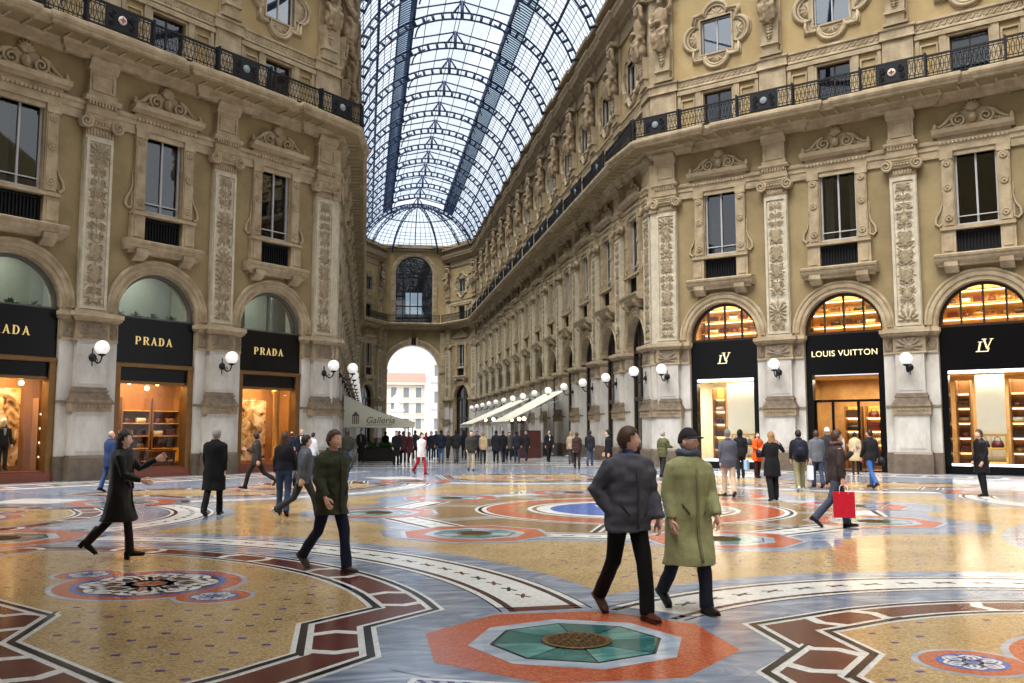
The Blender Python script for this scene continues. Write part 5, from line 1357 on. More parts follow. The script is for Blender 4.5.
# ---- left facade: bronze-edged fronts reading PRADA
prm = prada_mesh()
GLT = GLASSS
PLANT = mat('pot plant leaves', srgb(56,104,54), .5, .25, 8.); POT = mat('clay pot', srgb(120,84,60), .7, .1, 8.)
def leaf_cluster(b, c, n, r, m=0, seed=1):
    rg = random.Random(seed)
    for i in range(n):
        a = rg.uniform(0, 2*PI); e = rg.uniform(-.2, 1.3); L_ = r*rg.uniform(.6, 1.1); d = Vector((math.cos(a)*math.cos(e), math.sin(a)*math.cos(e), math.sin(e)))
        p = Vector(c); q = p+d*L_*.6; t = p+d*L_+Vector((0,0,-.18*L_)); w = d.cross(Vector((0,0,1))); w = (w.normalized() if w.length > .1 else Vector((1,0,0)))*L_*.13
        b.add([p, q+w, t, q-w], [(0,1,2), (0,2,3)], m)
for i in range(3):
    x = -W*(i+.5); bay = ORD[i+1]
    shop_rooms(FLt, x, 'left', i, False)
    t = thing('shop_sign', 'black shop fascia with five gold letters, %s' % ('nearest the arcade', 'middle one of three on the left', 'at the left edge')[i], 'shop sign', FLt.w(x, 0, 4.05), FLt.a)
    b = MB(); b.box(-1.63, 1.63, .06, .3, 4.2, 5.9); put('fascia', b.mesh('pf', FASC, 4.05), t)
    b = MB(); b.prismx([(.3,4.06), (-.02,4.06), (-.05,4.1), (-.05,4.18), (.0,4.22), (.3,4.22)], -1.64, 1.64); put('bronze_moulding', b.mesh('pbm', BRONZE, 4.05), t)
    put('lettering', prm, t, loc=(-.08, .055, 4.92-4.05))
    fanlight(FLt, x, mat('grey window bar', srgb(92,92,88), .5, .05), 1 if i == 0 else 0, 'arched fanlight above the %s five-letter sign' % ('nearest', 'middle', 'leftmost')[i], GLASSS, 'left')
    k = []; b = MB()
    for s in (-1, 1): b.box(*sorted((s*1.4, s*1.63)), .0, .42, .0, 4.08)
    b.box(-1.4, 1.4, .1, .4, 3.46, 3.56)
    k.append(('bronze_frame', b.mesh('pfr', BRONZE), []))
    b = MB(); b.box(-1.42, 1.42, .12, .35, 3.54, 4.07); k.append(('black_transom', b.mesh('ptr', FASC), []))
    b = MB(); b.box(-1.63, 1.63, -.02, .45, 0, .3); b.box(-1.4, 1.4, .1, .5, .3, .36); k.append(('granite_step', b.mesh('pst', REDGR), []))
    g = MB(); g.box(-1.4, 1.4, .3, .315, .34, 3.48); k.append(('pane', g.mesh('pgl', GLASSS), []))
    NW[0] += 1; spawn('window_%d' % NW[0], k, 'bronze-framed shop window under the %s five-letter sign' % ('nearest', 'middle', 'leftmost')[i], 'shop window', FLt.w(x), FLt.a, kind='structure')
    area_light(FLt, x+.3, 1.5, 3.95, 2.8, 1.6, (330, 230, 300)[i], (1, .72, .4)); area_light(FLt, x, 1.8, 8.4, 2.6, 1.6, 170, (.88, 1, .95))
    tk = []
    b = MB()
    for s in ((-1, 1)):
        n = 30; vs = []
        for j in range(n+1): xx = s*(1.5-.8*j/n); vs += [(xx, .9+.05*math.sin(j*1.7), 5.9), (xx, .9+.05*math.sin(j*1.7), 8.0)]
        b.add(vs, [(2*j, 2*j+2, 2*j+3, 2*j+1) for j in range(n)], 0, True)
    if i == 0: tag(put('curtain', b.mesh('fcur', mat('grey curtain', srgb(150,156,150), .9, .1, 3.)), loc=FLt.w(x), rz=FLt.a), 'pale grey curtains behind the fanlight nearest the arcade', 'curtain')
    else:
        for j in range(4):
            b = MB(); leaf_cluster(b, (0,0,.35), 60, .36, 0, 5*i+j)
            pb = MB(); pb.lathe([(.0,0), (.16,0), (.2,.36), (.17,.36), (.15,.3)], 12)
            spawn('potted_plant', [('pot', pb.mesh('pot', POT), []), ('leaves', b.mesh('lv%d%d' % (i, j), PLANT), [])], '%s potted plant from left behind the %s left-facade fanlight' % (ORD[j+1], ('', 'middle', 'leftmost')[i]), 'plant', FLt.w(x-1.15+.76*j, .83, 5.62), FLt.a)
        b = MB(); b.box(-1.6, 1.6, .55, 1.1, 5.55, 5.62); b.box(-1.6, -1.5, .55, 1.1, 4.32, 5.6); b.box(1.5, 1.6, .55, 1.1, 4.32, 5.6); NT[0] += 1
        tag(put('trim_%d' % NT[0], b.mesh('ledge', WOODD), loc=FLt.w(x), rz=FLt.a), 'inner window ledge behind the %s left-facade fanlight' % ('', 'middle', 'leftmost')[i], 'ledge', kind='structure')
# window nearest the arcade: large warm sepia canvas and a gold column
def sepia(nm, seed):
    m = bpy.data.materials.new(nm); m.use_nodes = True; nt = m.node_tree; P = nt.nodes['Principled BSDF']; L = nt.links.new
    tc = nt.nodes.new('ShaderNodeTexCoord'); n1 = nt.nodes.new('ShaderNodeTexNoise'); n1.inputs['Scale'].default_value = 2.4; n1.inputs['Detail'].default_value = 5; n1.inputs['Distortion'].default_value = 1.2
    mp = nt.nodes.new('ShaderNodeMapping'); mp.inputs['Location'].default_value = (seed, seed*2, seed); L(tc.outputs['Object'], mp.inputs['Vector']); L(mp.outputs['Vector'], n1.inputs['Vector'])
    cr = nt.nodes.new('ShaderNodeValToRGB'); e = cr.color_ramp.elements; e[0].position = .36; e[0].color = srgb(70,44,24); e[1].position = .66; e[1].color = srgb(248,232,196); k = e.new(.48); k.color = srgb(214,160,96)
    L(n1.outputs['Fac'], cr.inputs['Fac']); L(cr.outputs['Color'], P.inputs['Base Color']); P.inputs['Roughness'].default_value = .7
    return m
x = -W*.5
b = MB(); b.box(-.98, .82, 0, .05, .5, 3.0); rframe(b, -.98, .82, .5, 3.0, .05, -.02, .05)
tag(put('backdrop_canvas', b.mesh('canv', sepia('sepia canvas', 1.3)), loc=FLt.w(x+.15, 1.5, 0), rz=FLt.a), 'large sepia canvas in the shop window nearest the arcade', 'canvas')
b = MB(); b.lathe([(.0,.36), (.2,.36), (.2,.5), (.14,.55), (.14,3.3), (.2,3.4), (.2,3.5), (0,3.5)], 16); tag(put('gilt_column', b.mesh('gc', mat('gilt bronze', srgb(196,140,62), .3, .1, 6., metal=.6)), loc=FLt.w(x+1.1, .9, 0), rz=FLt.a), 'gilt column beside the sepia canvas', 'column')
def mannequin(F, x, y, z, lab, cm):
    b = MB(); E = lambda z, rx, ry, cx=0: [(cx+rx*math.cos(2*PI*i/14), ry*math.sin(2*PI*i/14), z) for i in range(14)]
    b.loft([E(.8,.2,.13), E(.95,.2,.14), E(1.12,.17,.12), E(1.3,.2,.13), E(1.42,.21,.12), E(1.48,.1,.08)])
    for s in (-1, 1):
        b.tube([(s*.2,0,1.42), (s*.25,.02,1.15), (s*.27,-.04,.88)], [.07,.06,.05], 8)
    jk = b.mesh('mj', cm)
    b = MB()
    for s in (-1, 1): b.tube([(s*.09,0,.86), (s*.1,-.01,.5), (s*.1,0,.08)], [.1,.08,.065], 8); b.sphere((s*.1,-.06,.05), .06, sy=1.9, sz=.8)
    tr = b.mesh('mt', cm)
    b = MB(); b.tube([(0,0,1.46), (0,0,1.56)], .05, 8); b.sphere((0,-.01,1.65), .1, sy=1.1, sz=1.25)
    for s in (-1, 1): b.sphere((s*.275,-.05,.84), .045, sz=1.6)
    hd_ = b.mesh('mh', CREAM)
    b = MB(); b.prism([(-.05,1.44), (-.02,1.2), (.02,1.2), (.05,1.44)], -.135, -.1); sh_ = b.mesh('msh', FRAME)
    b = MB(); b.lathe([(0,0), (.24,0), (.24,.03), (0,.03)], 20)
    return spawn('mannequin', [('jacket', jk, [('shirt', sh_)]), ('trousers', tr, []), ('head_and_hands', hd_, []), ('base', b.mesh('mb', BRONZE), [])], lab, 'mannequin', F.w(x, y, z), F.a)
SUIT = mat('dark suit cloth', srgb(24,24,30), .8, .15, 30.)
x = -W*2.5
mannequin(FLt, x+.45, 1.0, .37, 'mannequin in a dark suit in the leftmost shop window', SUIT)
b = MB(); b.box(-.7, .55, 0, .05, .5, 3.2)
tag(put('backdrop_canvas', b.mesh('canv2', sepia('sepia canvas pink', 4.7)), loc=FLt.w(x+.75, 1.7, 0), rz=FLt.a), 'pinkish sepia canvas behind the suited mannequin', 'canvas')
mannequin(FLt, x-.6, 1.2, .37, 'second suited mannequin at the far left of the leftmost shop window', SUIT)
shelf_unit(FLt, x+1.95, 1.45, .36, .4, [.5, 1.0, 1.5, 2.0], 'narrow brown shelf with lamps right of the suited mannequin', BROWNW)
# middle window: table, chair, rails, lamps
x = -W*1.5
WOODM = mat('walnut', srgb(104,64,32), .35, .2, 4., stretch=(1,8,1))
k = []; b = MB(); b.box(-.65, .65, -.3, .3, .86, .92); k.append(('table_top', b.mesh('tt', WOODM), []))
for sx in (-1, 1):
    for sy in (-1, 1): b = MB(); b.box(sx*.58-.03, sx*.58+.03, sy*.24-.03, sy*.24+.03, 0, .86); k.append(('leg', b.mesh('tl', WOODM), []))
spawn('display_table', k, 'dark wooden table in the middle left-facade shop window', 'table', FLt.w(x+.95, 1.15, .04), FLt.a)
YC_ = mat('yellow leather', srgb(214,160,40), .45, .1, 10.)
k = []; b = MB(); b.box(-.24, .24, -.24, .24, .42, .5); k.append(('seat', b.mesh('ys', YC_), [])); b = MB(); b.box(-.24, .24, .2, .26, .5, 1.0); k.append(('backrest', b.mesh('yb', YC_), []))
for sx in (-1, 1):
    for sy in (-1, 1): b = MB(); b.box(sx*.21-.02, sx*.21+.02, sy*.21-.02, sy*.21+.02, 0, .42); k.append(('leg', b.mesh('yl', WOODD), []))
spawn('chair', k, 'yellow leather chair beside the table in the middle left-facade shop window', 'chair', FLt.w(x+1.95, 1.2, .04), FLt.a-.6)
for j, sx in enumerate((-.95, -.3)):
    k = []; b = MB(); b.tube([(-.4,0,1.7), (.4,0,1.7)], .02, 8); 
    for s in (-1, 1): b.tube([(s*.4,0,0), (s*.4,0,1.7)], .02, 8); b.tube([(s*.4,-.2,.02), (s*.4,.2,.02)], .02, 6)
    k.append(('rail', b.mesh('cr', BRONZE), []))
    for q in range(5):
        b = MB(); b.loft([[(-.02+.14*q-.28-.03,-.2,.8), (.04+.14*q-.28,-.2,.8), (.04+.14*q-.28,.2,.8), (-.05+.14*q-.28,.2,.8)], [(.14*q-.3,-.17,1.55), (.14*q-.25,-.17,1.55), (.14*q-.25,.17,1.55), (.14*q-.3,.17,1.55)], [(.14*q-.28,-.02,1.68), (.14*q-.27,-.02,1.68), (.14*q-.27,.02,1.68), (.14*q-.28,.02,1.68)]])
        k.append(('garment', b.mesh('gm%d' % q, [BAGC[2], BAGC[0], BAGC[3], BROWNW, BAGC[1]][q]), []))
    spawn('clothes_rail', k, 'bronze clothes rail with dark garments, %s in the middle left-facade shop window' % ('left', 'right')[j], 'clothes rail', FLt.w(x+sx, 1.0+.55*j, .03), FLt.a)
for i, xs in ((1, (-.9, -.2, .55, 1.0)), (0, (-.6,)), (2, (1.15,))):
    for j, sx in enumerate(xs):
        b = MB(); b.tube([(0,0,0), (0,0,-.25)], .01, 5); q = MB(); q.sphere((0,0,-.33), .09)
        spawn('pendant_lamp', [('cord', b.mesh('pc', BRONZE), []), ('bulb', q.mesh('pb', mat('warm bulb', srgb(255,220,150), .4, 0, emit=(1,.75,.35,1), estr=9.)), [])], 'small glowing pendant, %s in the %s left-facade shop window' % (ORD[j+1]+' from left' if len(xs) > 1 else 'the only one', ('nearest', 'middle', 'leftmost')[i]), 'lamp', FLt.w(-W*(i+.5)+sx, 1.4, 3.9 if j % 2 else 3.7), FLt.a)
x = -W*1.5
shelf_unit(FLt, x+.62, 2.35, .03, 1.2, [.5, 1.0, 1.5, 2.0, 2.5], 'brown back shelf, left one in the middle left-facade shop window', BROWNW, lit=False); shelf_unit(FLt, x+1.95, 2.35, .03, 1.2, [.5, 1.0, 1.5, 2.0, 2.5], 'brown back shelf, right one in the middle left-facade shop window', BROWNW, lit=False)
bags_on(FLt, x+1.95, 2.3, .03, 1.15, [1.0, 1.5, 2.0], 2, 'right back shelf, middle left-facade shop window'); bags_on(FLt, x+.62, 2.3, .03, 1.15, [1.0, 1.5, 2.0], 2, 'left back shelf, middle left-facade shop window')
# ---- arcade doorways
def arm_door_kit():
    k = []; b = MB()
    for x in (-1.58, -.5, .5, 1.58): b.box(x-.06, x+.06, .35, .5, 0, 5.9)
    b.box(-1.64, 1.64, .33, .5, 5.8, 5.98); b.box(-1.64, 1.64, .33, .5, 3.3, 3.5); b.box(-1.64, 1.64, .3, .5, 0, .4)
    b.arch([(1.52,.33), (1.66,.33), (1.66,.5), (1.52,.5)], 5.99, 20)
    for x in (-.8, 0, .8): b.box(x-.03, x+.03, .38, .46, 5.9, 5.99+math.sqrt(1.6**2-x*x))
    g = MB(); n = 20; g.prism([(-1.6,.3), (1.6,.3)]+[(1.6*math.cos(PI*j/n), 5.95+1.62*math.sin(PI*j/n)) for j in range(n+1)], .42, .43)
    return [('frame', b.mesh('adf', WOODD), [('pane', g.mesh('adg', DKGLASS))])]
ADK = arm_door_kit(); ND_ = [1]
for F, side, sg in ((AR, 'right', -1), (AL, 'left', 1)):
    for kx in range(NA):
        ND_[0] += 1
        spawn('door_%d' % ND_[0], ADK, 'tall dark glazed shop entrance, %s bay down the %s side of the arcade' % (ORD[kx+1], side), 'shop door', F.w(sg*(A0+AW*(kx+.5))), F.a, kind='structure')
for side, (ax, ay), (bx, by) in (('right', (13.84-ENDX, ENDY), (13.84, CORN)), ('left', (-1.58, CORN), (-1.58+ENDX, ENDY))):
    F = Face((ax+bx)/2, (ay+by)/2, math.atan2(by-ay, bx-ax)); ND_[0] += 1
    spawn('door_%d' % ND_[0], ADK, 'tall dark glazed entrance in the slanted far corner on the '+side, 'shop door', F.w(0), F.a, kind='structure')
# ---- café awnings, planters in the arcade
CANV = mat('cream awning canvas', srgb(232,228,208), .8, .06, 2.)
AWT = mat('faded olive print', srgb(104,98,74), .8, 0)
def awning(nm, lab, x0, z0, x1, z1, ya, yb, text=None, sag=.18):
    t = thing(nm, lab, 'awning', (x0, ya, 0)); L_ = yb-ya; dx, dz = x1-x0, z1-z0
    b = MB(); n = 10
    for s, off in ((0, 0.), (1, .02)):
        vs = []
        for i in range(n+1):
            u = i/n; z = z0+dz*u-sag*math.sin(PI*u)
            vs += [(dx*u, 0, z+off), (dx*u, L_, z+off)]
        b.add(vs, [(2*i, 2*i+2, 2*i+3, 2*i+1) for i in range(n)], 0, True)
    b.box(min(dx, dx+.02), max(dx, dx+.02), 0, L_, z1-.28, z1+.02)
    put('canopy', b.mesh(nm+'_c', CANV), t)
    b = MB(); side = [(0, z1-.28), (dx, z1-.28)]+[(dx*i/n, z0+dz*i/n-sag*math.sin(PI*i/n)) for i in range(n, -1, -1)]
    if dx < 0: side = side[::-1]
    b.prism(side, 0, .02); c = MB(); c.prism(side, L_-.02, L_)
    if text: p = put('side_curtain', b.mesh(nm+'_s', CANV), t); put('side_curtain', c.mesh(nm+'_s2', CANV), t)
    if text:
        q = MB()
        m_ = text_mesh(text, .52, .004, nm+'_t', AWT, 1.0)
        sh = Matrix.Identity(4); sh[0][2] = .25; m_.transform(sh)
        o = put('lettering', m_, p, loc=(dx*.52, -.012, z1-.28+.38))
        for w_, zz in ((1.5, .12),):
            q.box(dx*.5-w_/2, dx*.5+w_/2, -.012, -.004, z1-.28+zz, z1-.28+zz+.025)
        c = MB(); 
        for j in range(4): c.box(dx*.12+.1*j, dx*.12+.1*j+.06, -.012, -.004, z1-.1, z1+.35)
        c.prism([(dx*.12-.04, z1+.35), (dx*.12+.4, z1+.35), (dx*.12+.18, z1+.62)], -.012, -.004); c.merge(q)
        put('printed_emblem', c.mesh(nm+'_e', AWT), p)
    b = MB(); b.tube([(0,0,z0), (0,L_,z0)], .04, 6); b.tube([(dx,0,z1-.02), (dx,L_,z1-.02)], .035, 6)
    for y in (.05, L_/2, L_-.05): b.tube([(0,y,z0-.5), (dx,y,z1-.02)], .03, 6); b.tube([(dx*.97,y,z1), (dx*.97,y,0)], .035, 6)
    put('frame', b.mesh(nm+'_f', FRAME), t)
    return t
awning('cafe_awning', 'cream café awning with printed lettering, on the left of the arcade', -1.2, 3.75, 2.75, 2.2, 52., 62., 'Galleria')
awning('cafe_awning', 'nearer cream café awning sloping from the right wall', 13.35, 4.5, 9.3, 2.35, 60., 68., None, .05)
awning('cafe_awning', 'farther cream café awning sloping from the right wall', 13.35, 4.4, 8.6, 2.3, 74., 84., None, .05)
PB = mat('dark planter box', srgb(44,40,36), .6, .1, 4.)
def planter(x, y, rz, L_, lab, seed):
    b = MB(); b.box(-L_/2, L_/2, -.25, .25, 0, .75); b.box(-L_/2-.03, L_/2+.03, -.28, .28, .7, .78); b.box(-L_/2+.05, L_/2-.05, -.27, .27, .1, .62)
    f = MB(); rg = random.Random(seed)
    for j in range(int(L_*7)): leaf_cluster(f, (rg.uniform(-L_/2+.1, L_/2-.1), rg.uniform(-.15, .15), .8), 16, .42, 0, seed*100+j)
    spawn('planter', [('box', b.mesh('plb', PB), []), ('leaves', f.mesh('plf', PLANT), [])], lab, 'planter', (x, y, 0), rz)
planter(.75, 53.2, 0, 2.0, 'dark planter of green shrubs below the lettered awning, facing the octagon', 3)
planter(1.3, 60.2, PI/2, 3.2, 'dark planter of green shrubs along the open side of the lettered awning', 4)
planter(10.2, 64, PI/2, 4.5, 'dark planter under the nearer right-hand awning', 5)
planter(9.6, 79, PI/2, 5.5, 'dark planter under the farther right-hand awning', 6)
b = MB(); b.box(-.7, .7, -.1, .1, .05, 1.75); b.box(-.75, .75, -.14, .14, 0, .1); tag(put('cafe_screen', b.mesh('cs', mat('maroon screen', srgb(84,44,40), .5, .15, 2.)), loc=(10.4, 57.5, 0), rz=.3), 'maroon café screen standing in front of the right-hand awnings', 'screen')
for j in range(5):
    b = MB(); b.tube([(0,0,.0), (0,0,-.2)], .01, 5); q = MB(); q.sphere((0,0,-.3), .13)
    spawn('pendant_lamp', [('cord', b.mesh('pc2', BRONZE), []), ('bulb', q.mesh('pb2', MATS['warm bulb']), [])], 'glowing pendant under the right-hand awnings, %s from the near end' % ORD[j+1], 'lamp', (10.6, (61, 63, 66.3, 76, 81)[j], 2.85 if j < 3 else 3.0), 0)
# ------------------------------------------------------------------ people
SKIN = [mat('skin %d' % i, c, .55, .05, 20., spec=.35) for i, c in enumerate((srgb(234,194,174), srgb(226,180,158), srgb(208,160,136)))]
LIP = mat('lips', srgb(170,92,84), .5, 0); EYEW = mat('eye white', srgb(232,228,222), .3, 0); IRIS = mat('iris', srgb(52,38,28), .2, 0)
HAIRC = {'black': mat('hair black', srgb(28,24,22), .55, .2, 40., stretch=(1,1,.2)), 'brown': mat('hair brown', srgb(70,48,32), .55, .2, 40., stretch=(1,1,.2)), 'grey': mat('hair grey', srgb(150,146,140), .6, .15, 40., stretch=(1,1,.2)), 'blond': mat('hair blond', srgb(150,114,72), .55, .2, 40., stretch=(1,1,.2)), 'white': mat('hair white', srgb(210,206,200), .6, .1, 40.)}
CL = {}
def cloth(c, r=.85):
    k = (c, r)
    if k not in CL: CL[k] = mat('cloth %d %d %d' % c, srgb(*c), r, .14, 14., bump=.3, bscale=90., spec=.25)
    return CL[k]
def hull(v): return Vector(v)
def head_grid(nu=40, nv=26):
    V = []
    for i in range(nv+1):
        t = -PI/2+PI*i/nv
        for j in range(nu):
            f = 2*PI*j/nu
            x, y, z = .075*math.cos(t)*math.cos(f), .096*math.cos(t)*math.sin(f), .122*math.sin(t)
            if z < 0:
                q = (-z/.122); x *= 1-.26*q**1.4
                y *= (1-.12*q) if y > 0 else (1-.38*q)
                if y > 0: y += .016*q
            if y > 0:
                y = y*.95
                g = lambda cx, cz, sx, sz: math.exp(-((x-cx)/sx)**2-((z-cz)/sz)**2)
                y += .026*g(0,-.024,.013,.015)+.014*g(0,.0,.010,.022)+.007*g(0,.036,.05,.012)-.011*(g(.031,.012,.016,.012)+g(-.031,.012,.016,.012))+.008*g(0,-.062,.022,.009)-.005*g(0,-.071,.024,.004)+.008*g(0,-.1,.02,.014)+.004*(g(.042,-.02,.018,.02)+g(-.042,-.02,.018,.02))
            V.append((x, y, z))
    return V, nu, nv
HG = head_grid()
def make_head(b, M, sk=0, lod=0):
    V, nu, nv = HG
    b0 = len(b.v); b.v += [tuple(M @ Vector(p)) for p in V]
    for i in range(nv):
        for j in range(nu):
            q = (i*nu+j, i*nu+(j+1) % nu, (i+1)*nu+(j+1) % nu, (i+1)*nu+j)
            c = [sum(V[a][k] for a in q)/4 for k in range(3)]
            m = 1 if (c[1] > .05 and abs(c[0]) < .024 and -.075 < c[2] < -.056) else 0
            b.f.append(tuple(b0+a for a in q)); b.m.append(m); b.s.append(True)
    e = MB()
    for s in (-1, 1):
        e.sphere((s*.076,-.008,-.004), .03, 0, 10, 6, sx=.35, sy=.7, sz=1.05)
        e.sphere((s*.031,.0735,.012), .0125, 2, 10, 6, sx=1.15, sz=.75); e.sphere((s*.031,.0835,.012), .0065, 3, 8, 5)
    b.merge(e, M)
def hair_mesh(kind, rough=.012, seed=0):
    V, nu, nv = HG; b = MB(); keep = []
    def ok(p):
        x, y, z = p
        if kind in ('cap', 'beanie'): return z > (.038 if y > -.02 else .0)
        if kind == 'bald': return (y < .0 and -.07 < z < .05)
        if kind == 'hood': return z > .06 or y < .01 or (y < .05 and abs(x) > .05)
        line = .066 if y > .05 else (.04 if y > .02 else (-.01 if y > -.02 else -.075))
        return z > line
    thick = {'cap': .016, 'beanie': .02, 'hood': .03, 'bald': .006}.get(kind, rough+.004)
    P = [Vector(p) for p in V]; out = []
    for p in P:
        n = Vector((p.x/.075**2, p.y/.096**2, p.z/.122**2)).normalized()
        w = noise.noise(p*42+Vector((seed, 0, 0)))*.006 if kind in ('short', 'long', 'bald') else 0
        out.append(p+n*(thick+w)+(Vector((0,0,.012*max(0, p.z/.122))) if kind in ('cap',) else Vector((0,0,0))))
    b.v = [tuple(p) for p in out]+[tuple(p*1.0) for p in P]; N = len(P)
    F = []
    for i in range(nv):
        for j in range(nu):
            q = (i*nu+j, i*nu+(j+1) % nu, (i+1)*nu+(j+1) % nu, (i+1)*nu+j)
            if ok(sum((P[a] for a in q), Vector())/4): F.append(q)
    cnt = {}
    for q in F:
        for a, c in zip(q, q[1:]+q[:1]): cnt[(a, c)] = 1
        b.f.append(q); b.m.append(0); b.s.append(True)
    for (a, c) in list(cnt):
        if (c, a) not in cnt: b.f.append((a, N+a, N+c, c)); b.m.append(0); b.s.append(True)
    if kind == 'long':
        rings = []
        for z, rx, ry, cy in ((.06,.08,.05,-.045), (0,.088,.058,-.045), (-.08,.092,.06,-.05), (-.17,.1,.05,-.07), (-.27,.1,.042,-.085), (-.36,.075,.03,-.09), (-.4,.04,.02,-.09)):
            rings.append([(rx*math.cos(2*PI*i/16)*(1+.06*math.sin(7*i)), cy+ry*math.sin(2*PI*i/16), z) for i in range(16)])
        b.loft(rings)
    if kind == 'cap':
        n = 12; top = []; 
        ring0 = [(.09*math.cos(PI*i/n), .05+.05*math.sin(PI*i/n)*1.3, .05) for i in range(n+1)]; ring1 = [(.1*math.cos(PI*i/n), .05+.1*math.sin(PI*i/n)*1.15, .034) for i in range(n+1)]
        k = len(ring0); b.add(ring0+ring1+[(x, y, z-.008) for x, y, z in ring1], [(i, i+1, k+i+1, k+i) for i in range(k-1)]+[(k+i, k+i+1, 2*k+i+1, 2*k+i) for i in range(k-1)]+[(i, 2*k+i, 2*k+i+1, i+1) for i in range(k-1)], 0, True)
    return b
def make_hand(b, M, side, curl=.5, m=0):
    h = MB()
    h.loft([[(.026*math.cos(2*PI*i/10), .017*math.sin(2*PI*i/10), .01) for i in range(10)], [(.036*math.cos(2*PI*i/10), .015*math.sin(2*PI*i/10), -.035) for i in range(10)], [(.042*math.cos(2*PI*i/10), .014*math.sin(2*PI*i/10), -.075) for i in range(10)], [(.038*math.cos(2*PI*i/10), .012*math.sin(2*PI*i/10), -.095) for i in range(10)]])
    for i, (x, L_) in enumerate(((.03,.07), (.011,.08), (-.01,.076), (-.029,.06))):
        p = Vector((x, 0, -.088)); pts = [p]; a = .15+.08*i*curl
        for q in (.45, .32, .23):
            p = p+Vector((x*.12, math.sin(a)*L_*q, -math.cos(a)*L_*q)); pts.append(p); a += curl*.9
        h.tube(pts, [.0095,.009,.008,.0065], 6)
    p = Vector((.034*1, .0, -.03)); h.tube([p, p+Vector((.022,.012,-.028)), p+Vector((.028,.024,-.058)), p+Vector((.022,.034,-.078))], [.013,.012,.01,.008], 6)
    if side > 0: h.v = [(-x, y, z) for x, y, z in h.v]
    b.merge(h, M, m)
PEOPLE = []
def person(label, pos, heading, H=1.74, sex='m', top=((60,60,66), .80, 'jacket'), legs=((30,32,40), 'trousers'), shoes=(30,26,24), hair=('short', 'brown'), hat=None, stride=0., lead='R', arms=None, head=(0., 0.), lod=1, skin=0, shirt=None, scarf=None, lean=.03, fat=1.0, skirt=False, boots=False):
    """legs swing by stride; arms: per side (swing, out, elbow, inward)"""
    H *= .977; k = H/1.76; vox = (.0125, .021, .034)[lod]
    sw = 1. if sex == 'm' else .9
    rot = Matrix.Rotation(math.radians(heading-90), 4, 'Z')
    J = {}
    for s, n in ((-1, 'L'), (1, 'R')):     # facing +y, the person's right hand is at +x
        f = stride if lead == n else -stride*.9
        fl = .12+.25*abs(stride) if f > 0 else .12+1.0*abs(stride)
        hip = Vector((s*.09, 0, .93)); kn = hip+Vector((s*.005, math.sin(f), -math.cos(f)))*.43; an = kn+Vector((0, math.sin(f-fl), -math.cos(f-fl)))*.41
        J[n] = (hip, kn, an, (f-fl)*(.35 if f > 0 else .9))
    A = {}
    for s, n in ((-1, 'L'), (1, 'R')):
        d = (arms or {}).get(n)
        if d is None:
            f = -stride*.8 if lead == n else stride*.8
            d = (f-.02, .12, .25+.2*abs(stride), .02)
        a, o, e, inn = d[:4]
        S = Vector((s*.185*sw, .0+lean*1.4*.5, 1.425)); E_ = S+Vector((s*math.sin(o), math.sin(a)*math.cos(o), -math.cos(a)*math.cos(o)))*.285
        fd = Vector((-s*math.sin(inn), math.sin(a+e)*math.cos(inn), -math.cos(a+e)*math.cos(inn))); Wr = E_+fd*.255
        A[n] = (S, E_, Wr, fd, d[4] if len(d) > 4 else .5)
    def tors(add, zs, hemz=None, front=0.):
        R = []
        prof = [(.86,.155,.115), (.95,.172,.125), (1.05,.158,.115), (1.12,.15,.11), (1.22,.163,.118), (1.33,.182*sw,.12), (1.41,.178*sw,.105), (1.46,.12,.085), (1.5,.068,.066)]
        for z, rx, ry in prof:
            if z < zs: continue
            if sex == 'f' and z < 1.0: rx *= 1.02
            fx = fat if z < 1.35 else 1+(fat-1)*.3
            R.append([((rx*fx+add)*math.cos(2*PI*i/20), lean*(z-.9)*1.0+(ry*fx+add)*math.sin(2*PI*i/20)*1.0, z) for i in range(20)])
        return R
    S4 = Matrix.Scale(k, 4)
    # --- body: trunk, limbs, neck as one surface, then head and hands joined to it
    b = MB(); b.loft(tors(-.012, .84))
    for n in 'LR':
        h_, kn, an, _ = J[n]; b.tube([h_+Vector((0,0,.05)), h_, kn, an, an+Vector((0,.0,-.02))], [.078,.074,.05,.038,.036], 10)
        S, E_, Wr, fd, cu = A[n]; b.tube([S+Vector((0,0,.0)), S*.5+E_*.5, E_, E_*.4+Wr*.6, Wr, Wr+fd*.02], [.052,.048,.04,.036,.028,.026], 9)
    nb = Vector((0, lean*.6, 1.47)); hc = Vector((0, lean*.75+.012, 1.632)); b.tube([nb-Vector((0,0,.04)), nb+Vector((0,0,.05)), hc+Vector((0,-.012,-.06))], [.062,.055,.052], 12)
    me = b.mesh('tmp', SKIN[skin]); me.transform(S4)
    me = remesh(me, max(vox*1.2, .016), 2, 'body')
    bb = MB(); n0 = len(me.vertices)
    bb.v = [tuple(v.co) for v in me.vertices]; bb.f = [tuple(p.vertices) for p in me.polygons]; bb.m = [0]*len(bb.f); bb.s = [True]*len(bb.f)
    bpy.data.meshes.remove(me)
    HM = S4 @ Matrix.Translation(hc) @ Matrix.Rotation(math.radians(head[0]), 4, 'Z') @ Matrix.Rotation(math.radians(-head[1]), 4, 'X')
    make_head(bb, HM)
    for s, n in ((-1, 'L'), (1, 'R')):
        S, E_, Wr, fd, cu = A[n]
        z = -fd; y = (Vector((-s, 0, 0))-z*Vector((-s, 0, 0)).dot(z))
        y = y.normalized() if y.length > .2 else Vector((0,0,1)); x = y.cross(z)
        M = Matrix(((x.x, y.x, z.x, Wr.x), (x.y, y.y, z.y, Wr.y), (x.z, y.z, z.z, Wr.z), (0,0,0,1)))
        make_hand(bb, S4 @ M, -1, cu)
    parts = []
    # --- shoes
    lo = 9
    sh = []
